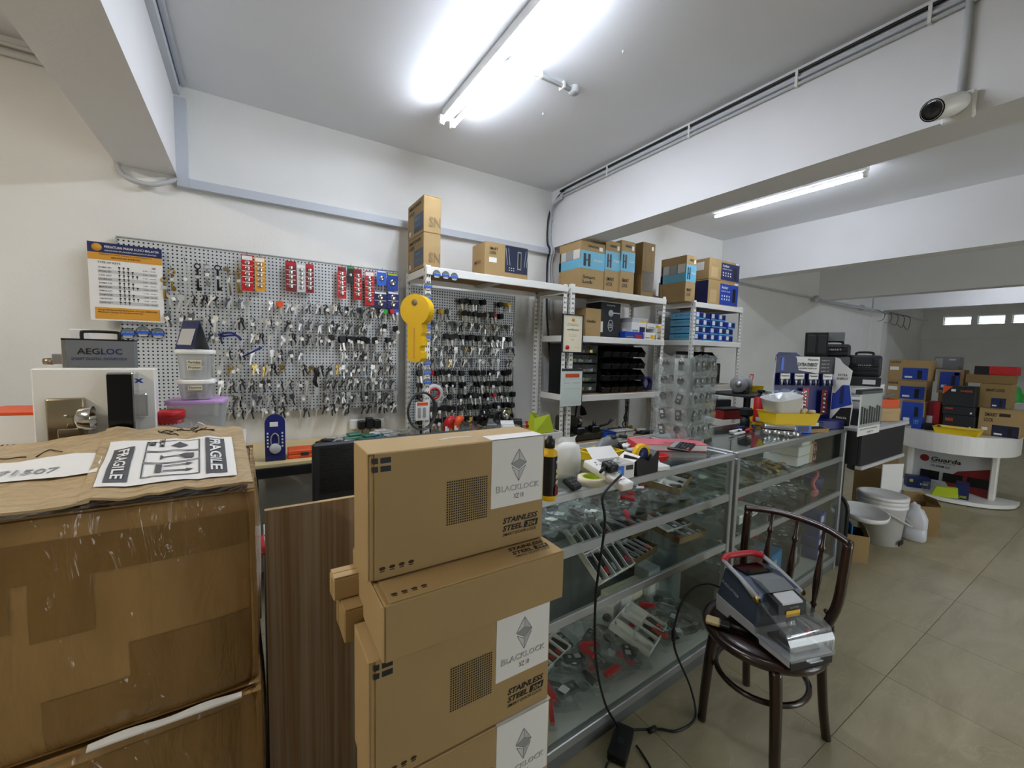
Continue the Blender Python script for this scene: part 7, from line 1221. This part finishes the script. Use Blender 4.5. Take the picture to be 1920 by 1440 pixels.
tool_case('black ribbed tool case standing at the right on the counter stack', (4.07, 1.27, zc), .21, .17, .09, math.radians(-68))
r = thing('equipment_rack_box', 'black equipment box behind the battery display header', 'box', (3.8, 1.42, ZK), math.radians(-40)); b = MB(); b.rbox(-.2, 0, 0, .16, .2, .5, .006); b.build('body', 'dark_grey', r); b = MB(); b.rbox(-.2, -.004, .44, .16, 0, .5, .002); b.build('top_band', 'black', r); b = MB(); put_text(b, 'Panasonic', frame((.05, -.0045, .4), (1, 0, 0), (0, 0, 1)), 0, 0, .08, .016, .01); b.build('lettering', 'light_grey', r)
tool_case('smaller black tool case lying left of the ribbed one', (3.93, 1.42, ZK+.501), .2, .1, .1, math.radians(-62))
r = carton('grey_box', 'grey box on top of the smaller black tool case', (3.94, 1.43, ZK+.625), .12, .08, .07, math.radians(-62), 'mid_grey', flaps=True)
r = thing('filter_panel', 'black twin-slot filter panel leaning on the wall stack', 'panel', (3.80, 1.50, ZK+.502), .0, rot=(-.1, 0, math.radians(-60))); b = MB(); b.rbox(-.075, 0, 0, .075, .02, .19, .004); b.build('frame', 'black', r)
for s in (-1, 1): b = MB(); b.rbox(s*.035-.027, -.003, .02, s*.035+.027, .004, .17, .003); b.build('slot', 'dark_grey', r)
# ================================================================== round white promotion podium and its boxes
pc = Vector((6.72, 1.22, 0)); pod = thing('promo_podium', 'white half-round promotion podium with printed front panel', 'podium', pc)
def arc(rx, ry, n=28): return [(-rx*math.cos(t), ry*math.sin(t)) for t in [-math.pi/2+math.pi*i/n for i in range(n+1)]]
def podprism(rx, ry, z0, z1, name, m, back=.0): b = MB(); b.prism([(back, -ry)]+arc(rx, ry)[1:-1][::1]+[(back, ry)], z0, z1); return b.build(name, m, pod)
podprism(.58, .47, .55, .75, 'top_drum', 'white_paint', .12); podprism(.46, .5, 0.012, .05, 'base_plate', 'white_paint', .12); podprism(.44, .48, 0, .012, 'base_foot', 'dark_grey', .12)
for s in (-1, 1): b = MB(); b.rbox(-.13, s*.33-.025, .05, -.05, s*.33+.025, .55, .01); b.build('column', 'white_paint', pod)
b = MB(); b.box(-.07, -.305, .05, -.06, .305, .55); pn = b.build('printed_panel', 'light_grey', pod); Tg = frame((-.0712, .3, .05), (0, -1, 0), (0, 0, 1)); b = MB(); put_text(b, 'Guarda', Tg, .14, .315, .24, .05, .02, .15); put_text(b, 'SECURITY', Tg, .14, .295, .2, .014, .004); put_text(b, 'CE SIRIM CC', Tg, .14, .25, .16, .024, .01); b.build('lettering', 'ink', pn); b = MB(); b.lathe([(0, .0012), (.04, .0012)], 18, 0, Tg @ XF((.085, .335, 0))); b.build('shield_print', 'dark_red', pn)
b = MB(); b.add([(.3, .05, .001), (.6, .0, .001), (.6, .32, .001), (.36, .24, .001), (.26, .12, .001)], [(0, 1, 2, 3, 4)], 0, Tg); b.build('red_print', 'dark_red', pn); b = MB()
for k in range(3): b.rbox(.06+.19*k, .1+.0*k, 0, .22+.19*k, .2, .008, .006, 0, Tg)
b.build('product_print', 'black', pn)
ZP = .7505
def pbox(label, x0, y0, x1, y1, X, d, m='kraft', lab=None, words=(), group='boxes on the podium', zb=None, name='lock_box', **kw):
    a = P(x0, y1, X=X); b_ = P(x1, y0, X=X); zt = P((x0+x1)/2, y0, X=X).z; w = a.y-b_.y; z0 = P((x0+x1)/2, y1, X=X).z if zb is None else zb; h = zt-z0
    r = carton(name, label, (X, (a.y+b_.y)/2, z0), w, d, h, -math.pi/2, m, group, flaps=True, seam=False, **kw); F = Face('F', w, d, h); ztop[0] = zt
    if lab: F.patch(r, 'blue_label', *lab[:4], lab[4]); F.patch(r, 'label_icons', lab[0]+(lab[2]-lab[0])*.1, lab[1]+(lab[3]-lab[1])*.15, lab[0]+(lab[2]-lab[0])*.4, lab[1]+(lab[3]-lab[1])*.3, 'paper', .002); F.patch(r, 'label_product', lab[0]+(lab[2]-lab[0])*.6, lab[1]+(lab[3]-lab[1])*.1, lab[0]+(lab[2]-lab[0])*.78, lab[1]+(lab[3]-lab[1])*.8, 'black', .003)
    for (t, u, v, wd_, hh_, mm) in words: F.text(r, [(t, u, v, wd_, hh_)], mm, .02)
    return r, F, zt
ztop = [0]
r, F, z1 = pbox('kraft box with bright blue label at the left of the podium, bottom of three', 1688, 753, 1735, 789, 6.5, .25, lab=(.02, .05, .95, .98, 'blue'), zb=ZP)
r, F, z2 = pbox('kraft lock box with blue label, middle of the left podium stack', 1660, 713.5, 1739, 751, 6.62, .22, lab=(.36, .08, .96, .72, 'blue'), zb=z1, words=[('KAADAS', .04, .8, .25, .12, 'ink_brown')]); F.patch(r, 'white_sticker', .04, .5, .28, .68, 'paper')
r, F, z3 = pbox('kraft lock box with blue label, top of the left podium stack', 1664, 675, 1746, 713, 6.63, .22, lab=(.36, .05, .96, .62, 'blue'), zb=z2+.001, words=[('KAADAS', .04, .84, .25, .1, 'ink_brown')]); F.patch(r, 'white_sticker', .04, .5, .26, .66, 'paper')
r, F, za = pbox('charcoal box with orange corner, bottom of the dark podium stack', 1766, 778, 1829, 800, 6.45, .2, 'charcoal', zb=ZP, words=[('KAADAS', .08, .6, .25, .2, 'orange')]); F.patch(r, 'white_dot', .84, .2, .9, .38, 'paper')
r, F, zb_ = pbox('charcoal box with orange lettering, middle of the dark podium stack', 1766, 762, 1829, 777, 6.45, .2, 'charcoal', zb=za+.001, words=[('KAADAS', .08, .6, .25, .2, 'orange')]); F.patch(r, 'white_dot', .86, .2, .92, .4, 'paper')
r, F, zc_ = pbox('taller charcoal box with orange triangle on top of the dark podium stack', 1765, 724, 1831, 761, 6.45, .2, 'charcoal', zb=zb_+.001, words=[('KAADAS', .55, .72, .35, .1, 'orange')]); b = MB(); b.add([(0, F.h*.55, .002), (0, F.h*.98, .002), (F.w*.3, F.h*.98, .002)], [(0, 1, 2)], 0, F.T); b.build('orange_triangle', 'orange', r); F.patch(r, 'sticker', .26, .72, .4, .84, 'paper')
r, F, zd = pbox('dark slatted carton behind the charcoal stack', 1756, 738, 1809, 770, 6.75, .2, 'kraft_dark', zb=ZP)
r, F, ze = pbox('kraft box with large blue label behind the charcoal stack', 1755, 693, 1809, 739, 6.75, .22, lab=(.08, .12, .86, .9, 'blue'), zb=zd+.001); F.patch(r, 'sticker', .64, .76, .82, .88, 'paper')
r, F, zf = pbox('grey-green box with lock picture at the back of the podium', 1750, 669, 1800, 693, 6.85, .2, 'mid_grey', zb=ze+.001 if False else ze+.001, words=[('KAADAS', .6, .72, .26, .12, 'paper')]); F.patch(r, 'picture', .06, .1, .35, .85, 'grey_plastic')
r, F, zg = pbox('kraft SMART LOCK box with dark blue label at the podium right', 1831, 768, 1919, 815, 6.5, .26, lab=(.34, .0, .96, .42, 'dark_blue_label'), zb=ZP, words=[('SMART', .14, .72, .3, .14, 'ink_brown'), ('LOCK', .14, .52, .22, .14, 'ink_brown')]); F.patch(r, 'white_sticker', .1, .2, .24, .3, 'paper'); F.patch(r, 'grey_print', .48, .74, .74, .86, 'ink_brown')
r, F, zh = pbox('worn kraft smart lock box, middle of the right podium stack', 1833, 720, 1899, 765, 6.62, .24, 'kraft_old', lab=(.4, .02, .86, .42, 'navy'), zb=zg+.001, words=[('SMART LOCK', .2, .68, .6, .12, 'ink_brown')])
r, F, zi = pbox('long plain kraft box near the top of the right podium stack', 1809, 703, 1901, 720, 6.64, .24, 'kraft_dark', zb=zh+.001)
r, F, zj = pbox('flat black and red box on top of the right podium stack', 1826, 687, 1909, 703, 6.68, .2, 'red', zb=zi+.001); F.patch(r, 'black_half', 0, .02, .36, .98, 'black')
r, F, _z = pbox('red box between the two podium stacks', 1735, 753, 1764, 790, 6.6, .2, 'dark_red', zb=ZP); F.patch(r, 'red_side', .55, 0, 1, 1, 'red'); F.patch(r, 'white_paper', .05, .15, .5, .45, 'paper')
vy = P(1796, 808, X=6.3); open_tray('yellow_tray', 'yellow plastic tray of bags on the podium front', (6.3, vy.y, ZP), .3, .2, .065, 'yellow_plastic', -math.pi/2, .04)
r, F, _z = pbox('small bright blue box at the podium left front', 1708, 783, 1729, 801, 6.3, .1, 'blue', zb=ZP, name='small_box', words=[('197', .2, .4, .5, .4, 'sky_blue')]); b = MB(); b.rbox(-.12, -.08, 0, .12, .08, .06, .02); tag(b.build('dark_bag', 'soft_black', None, (6.42, 1.36, ZP), .3), 'dark soft bag between the small blue box and yellow tray', 'bag')
b = MB(); b.tube(smooth_path([(0, 0, .0), (0, .05, .12), (0, .02, .26), (0, -.02, .3)], 4), [.1, .11, .12, .12, .12, .11, .1, .09, .08, .07, .06, .04, .02], 12); tag(b.build('green_bottle', 'green', None, (7.6, .92, .92)), 'pale green plastic bottle at the far right behind the podium', 'bottle')
r = thing('back_bench', 'dark low bench behind the podium at the right edge', 'bench', (7.3, .3, 0)); b = MB(); b.rbox(-.1, 0, .86, .6, .9, .915, .004); b.build('top', 'dark_grey', r)
for (x, y) in ((-.08, .02), (.54, .02), (-.08, .84), (.54, .84)): b = MB(); b.rbox(x, y, 0, x+.04, y+.04, .86, .003); b.build('leg', 'dark_grey', r)
r, F, _z = pbox('white glossy box on the bench right of the podium boxes', 1899, 757, 1925, 772, 7.3, .2, 'light_grey', zb=.916)
# boxes and torch on the podium base
r = carton('navy_box', 'navy box with white lettering on the podium base, left one', (6.46, 1.42, .0505), .2, .12, .13, -1.1, 'navy', flaps=True); Face('F', .2, .12, .13).text(r, [('SMART', .55, .3, .35, .2)], 'paper', .02); Face('F', .2, .12, .13).patch(r, 'yellow_mark', .1, .5, .25, .75, 'lime')
r = carton('navy_box', 'navy box with lime lettering on the podium base, right one', (6.36, 1.06, .0505), .1, .16, .17, -1.4, 'navy', flaps=True); Face('F', .1, .16, .17).text(r, [('CAME', .15, .1, .7, .15)], 'lime', .02)
b = MB(); b.prism([(-.1, 0), (.1, .01), (.09, .12), (-.07, .1)], -.03, .03, 0, Matrix.Rotation(math.pi/2, 4, 'X')); tag(b.build('lime_pack', 'lime', None, (6.32, 1.18, .0505), -1.3), 'lime green pack leaning between the navy boxes', 'pack')
b = MB(); b.lathe([(0, 0), (.05, 0), (.06, .1), (.03, .16), (.03, .2), (0, .2)], 14, 0, Matrix.Rotation(math.pi/2, 4, 'X')); tag(b.build('clear_bottle', 'clear_plastic', None, (6.34, 1.36, .115), .5), 'clear bottle lying between the navy boxes on the podium base', 'bottle')
# ================================================================== floor things between counter and podium
def bucket_prof(h, r0, r1): return [(0, .002), (r0, .002), (r1*.97, h*.82), (r1*1.03, h*.83), (r1*1.03, h*.86), (r1, h*.87), (r1, h*.9), (r1*1.03, h*.91), (r1*1.03, h*.96), (r1, h)]
v = P(1646, 1024, Z=0); r = thing('paint_bucket', 'white plastic pail with lid and grey handle on the floor', 'bucket', (v.x+.14, v.y+.04, 0)); r.scale = (1.15, 1.15, 1.12); b = MB(); b.lathe(bucket_prof(.34, .115, .14), 32); b.build('pail', 'bucket', r); b = MB(); b.lathe([(.14, .335), (.146, .335), (.146, .36), (.13, .365), (.12, .355), (0, .355)], 32); b.build('lid', 'bucket', r); b = MB(); b.tube(smooth_path([(-.146, -.02, .29), (-.09, -.13, .22), (.05, -.16, .16), (.12, -.09, .2), (.146, -.02, .29)], 6), .006, 8); b.build('bail_handle', 'light_grey', r); b = MB(); b.box(-.05, -.128, .02, .03, -.122, .05); b.build('barcode_label', 'black', r)
r = thing('bucket_lid', 'white round bucket lid leaning on the green-marked carton', 'lid', (3.99, 1.17, .3), 0, rot=(.1, -.1, 0)); b = MB(); b.lathe([(0, 0), (.13, 0), (.15, .01), (.155, .045), (.148, .045), (.14, .012), (0, .01)], 30); b.build('lid_dish', 'bucket', r)
v = P(1700, 1015, Z=0); r = thing('water_jug', 'translucent white plastic jug standing beside the pail', 'jug', (v.x+.13, v.y+.0, 0), .3); n = 20
def rq(a, c_, z_, ox=0): return [Vector((ox+a*math.copysign(abs(math.cos(t))**.55, math.cos(t)), c_*math.copysign(abs(math.sin(t))**.55, math.sin(t)), z_)) for t in [2*math.pi*i/n for i in range(n+1)]]
b = MB(); b.sheet([rq(.001, .001, .002), rq(.09, .075, .002), rq(.1, .085, .015), rq(.1, .085, .1), rq(.096, .081, .105), rq(.1, .085, .115), rq(.1, .085, .19), rq(.07, .06, .25, -.01), rq(.032, .032, .275, -.03), rq(.03, .03, .3, -.03), rq(.001, .001, .3, -.03)]); b.build('jug_body', 'jug', r); b = MB(); b.tube(smooth_path([(-.0, 0, .275), (.05, 0, .29), (.09, 0, .25), (.095, 0, .19)], 5), .014, 10); b.build('handle', 'jug', r)
def open_box(name, label, loc, w, d, h, rz, m='kraft', flaps=((0, .5), (1, .4), (2, .6), (3, .3)), grp=None):
    r = thing(name, label, 'carton', loc, rz, grp); t = .004
    for nm, (a, c_, e, f_) in (('wall', (-w/2, -d/2, w/2, -d/2+t)), ('wall', (-w/2, d/2-t, w/2, d/2)), ('wall', (-w/2, -d/2+t, -w/2+t, d/2-t)), ('wall', (w/2-t, -d/2+t, w/2, d/2-t))): b = MB(); b.box(a, c_, 0, e, f_, h); b.build(nm, m, r)
    b = MB(); b.box(-w/2+t, -d/2+t, 0, w/2-t, d/2-t, t); b.build('bottom', m, r)
    for (k, ang) in flaps:
        b = MB(); L = d*.45; wd_ = w if k % 2 == 0 else d; b.box(-wd_/2, 0, 0, wd_/2, t*.8, L); o = b.build('flap', m, r, [(0, -d/2, h), (w/2, 0, h), (0, d/2, h), (-w/2, 0, h)][k]); o.rotation_euler = (ang*1.8, 0, [0, math.pi/2, math.pi, -math.pi/2][k])
    return r
v = P(1620, 1054, Z=0); open_box('open_carton', 'open kraft carton with green print holding a blue folder', (v.x+.03, v.y+.1, 0), .2, .17, .2, .55, 'kraft', ((0, -.2),)); gx, gy = v.x+.03, v.y+.1
r = thing('blue_folder', 'light blue plastic folder sticking out of the green-marked carton', 'folder', (gx-.03, gy+.0, .02), .5); b = MB(); b.prism([(-.06, 0), (.06, 0), (.06, .22), (.03, .25), (-.06, .25)], -.004, .004, 0, Matrix.Rotation(math.pi/2, 4, 'X')); b.build('cover', 'blue_bin', r)
b = MB(); b.sheet([[Vector((-.07+.02*i, -.06+.02*q, .2+.03*NZ.noise(Vector((i*.8, q*.9, 4)))-.01*abs(q-3))) for i in range(8)] for q in range(7)]); tag(b.build('bin_liner', 'black', None, (gx+.03, gy+.0, .0)), 'crumpled black bin liner in the green-marked carton', 'bag')
b = MB(); b.add([(0, 0, 0), (.04, 0, 0), (.04, 0, .06), (.02, 0, .07), (0, 0, .05)], [(0, 1, 2, 3, 4)], 0, XF((gx, gy, .06), rz=.55) @ XF((.01, -.0865, 0))); b.add([(0, 0, 0), (.04, 0, 0), (.04, 0, .06), (.02, 0, .07), (0, 0, .05)], [(4, 3, 2, 1, 0)], 0, XF((gx, gy, .06), rz=.55) @ XF((.01, -.0862, 0))); o = b.build('green_print', 'teal_green'); oc = [c_ for c_ in bpy.data.objects if c_.name.startswith('open_carton') and c_.get('label', '').startswith('open kraft carton with green')][0]; o.parent = oc; o.matrix_parent_inverse = oc.matrix_basis.inverted()
v = P(1730, 1018, Z=0); open_box('open_carton', 'narrow open kraft carton standing right of the white jug', (v.x+.26, v.y+.08, 0), .15, .18, .26, .9, 'kraft_dark', ((0, -.3), (1, .15)))
v = P(1690, 960, Z=0); open_box('open_carton', 'tall kraft carton with white panel behind the pail', (5.1, 1.42, 0), .36, .3, .5, .2, 'kraft_dark', ((0, -.9), (3, -.4))); b = MB(); b.rbox(-.12, 0, 0, .12, .008, .3, .002); tag(b.build('card_sheet', 'paper', None, (4.85, 1.24, .28), -.35), 'square white card leaning on the tall kraft carton', 'card')
b = MB(); b.sheet([[Vector((.22*math.cos(a)*(1-.35*k/6), .2*math.sin(a)*(1-.35*k/6), .3+.09*k+.03*NZ.noise(Vector((k, a, 5))))) for a in [2*math.pi*i/20 for i in range(21)]] for k in range(7)]); tag(b.build('black_bag', 'soft_black', None, (5.25, 1.5, .1)), 'bulky black bag slumped over the tall kraft carton', 'bag')
r = thing('padded_board', 'grey padded board with black edge standing by the showcase end', 'board', (3.6, 1.275, 0), math.radians(-90)); pr = [(-.13, 0), (.13, 0), (.13, .4)]+[(.13*math.cos(t), .42+.12*math.sin(t)) for t in [math.pi*i/10 for i in range(11)]]+[(-.13, .4)]
b = MB(); b.prism(pr, -.012, .012, 0, Matrix.Rotation(math.pi/2, 4, 'X')); b.build('pad', 'headrest', r); b = MB(); b.tube([(x, 0, z) for x, z in pr], .014, 8, closed=True); b.build('edge_piping', 'black', r)
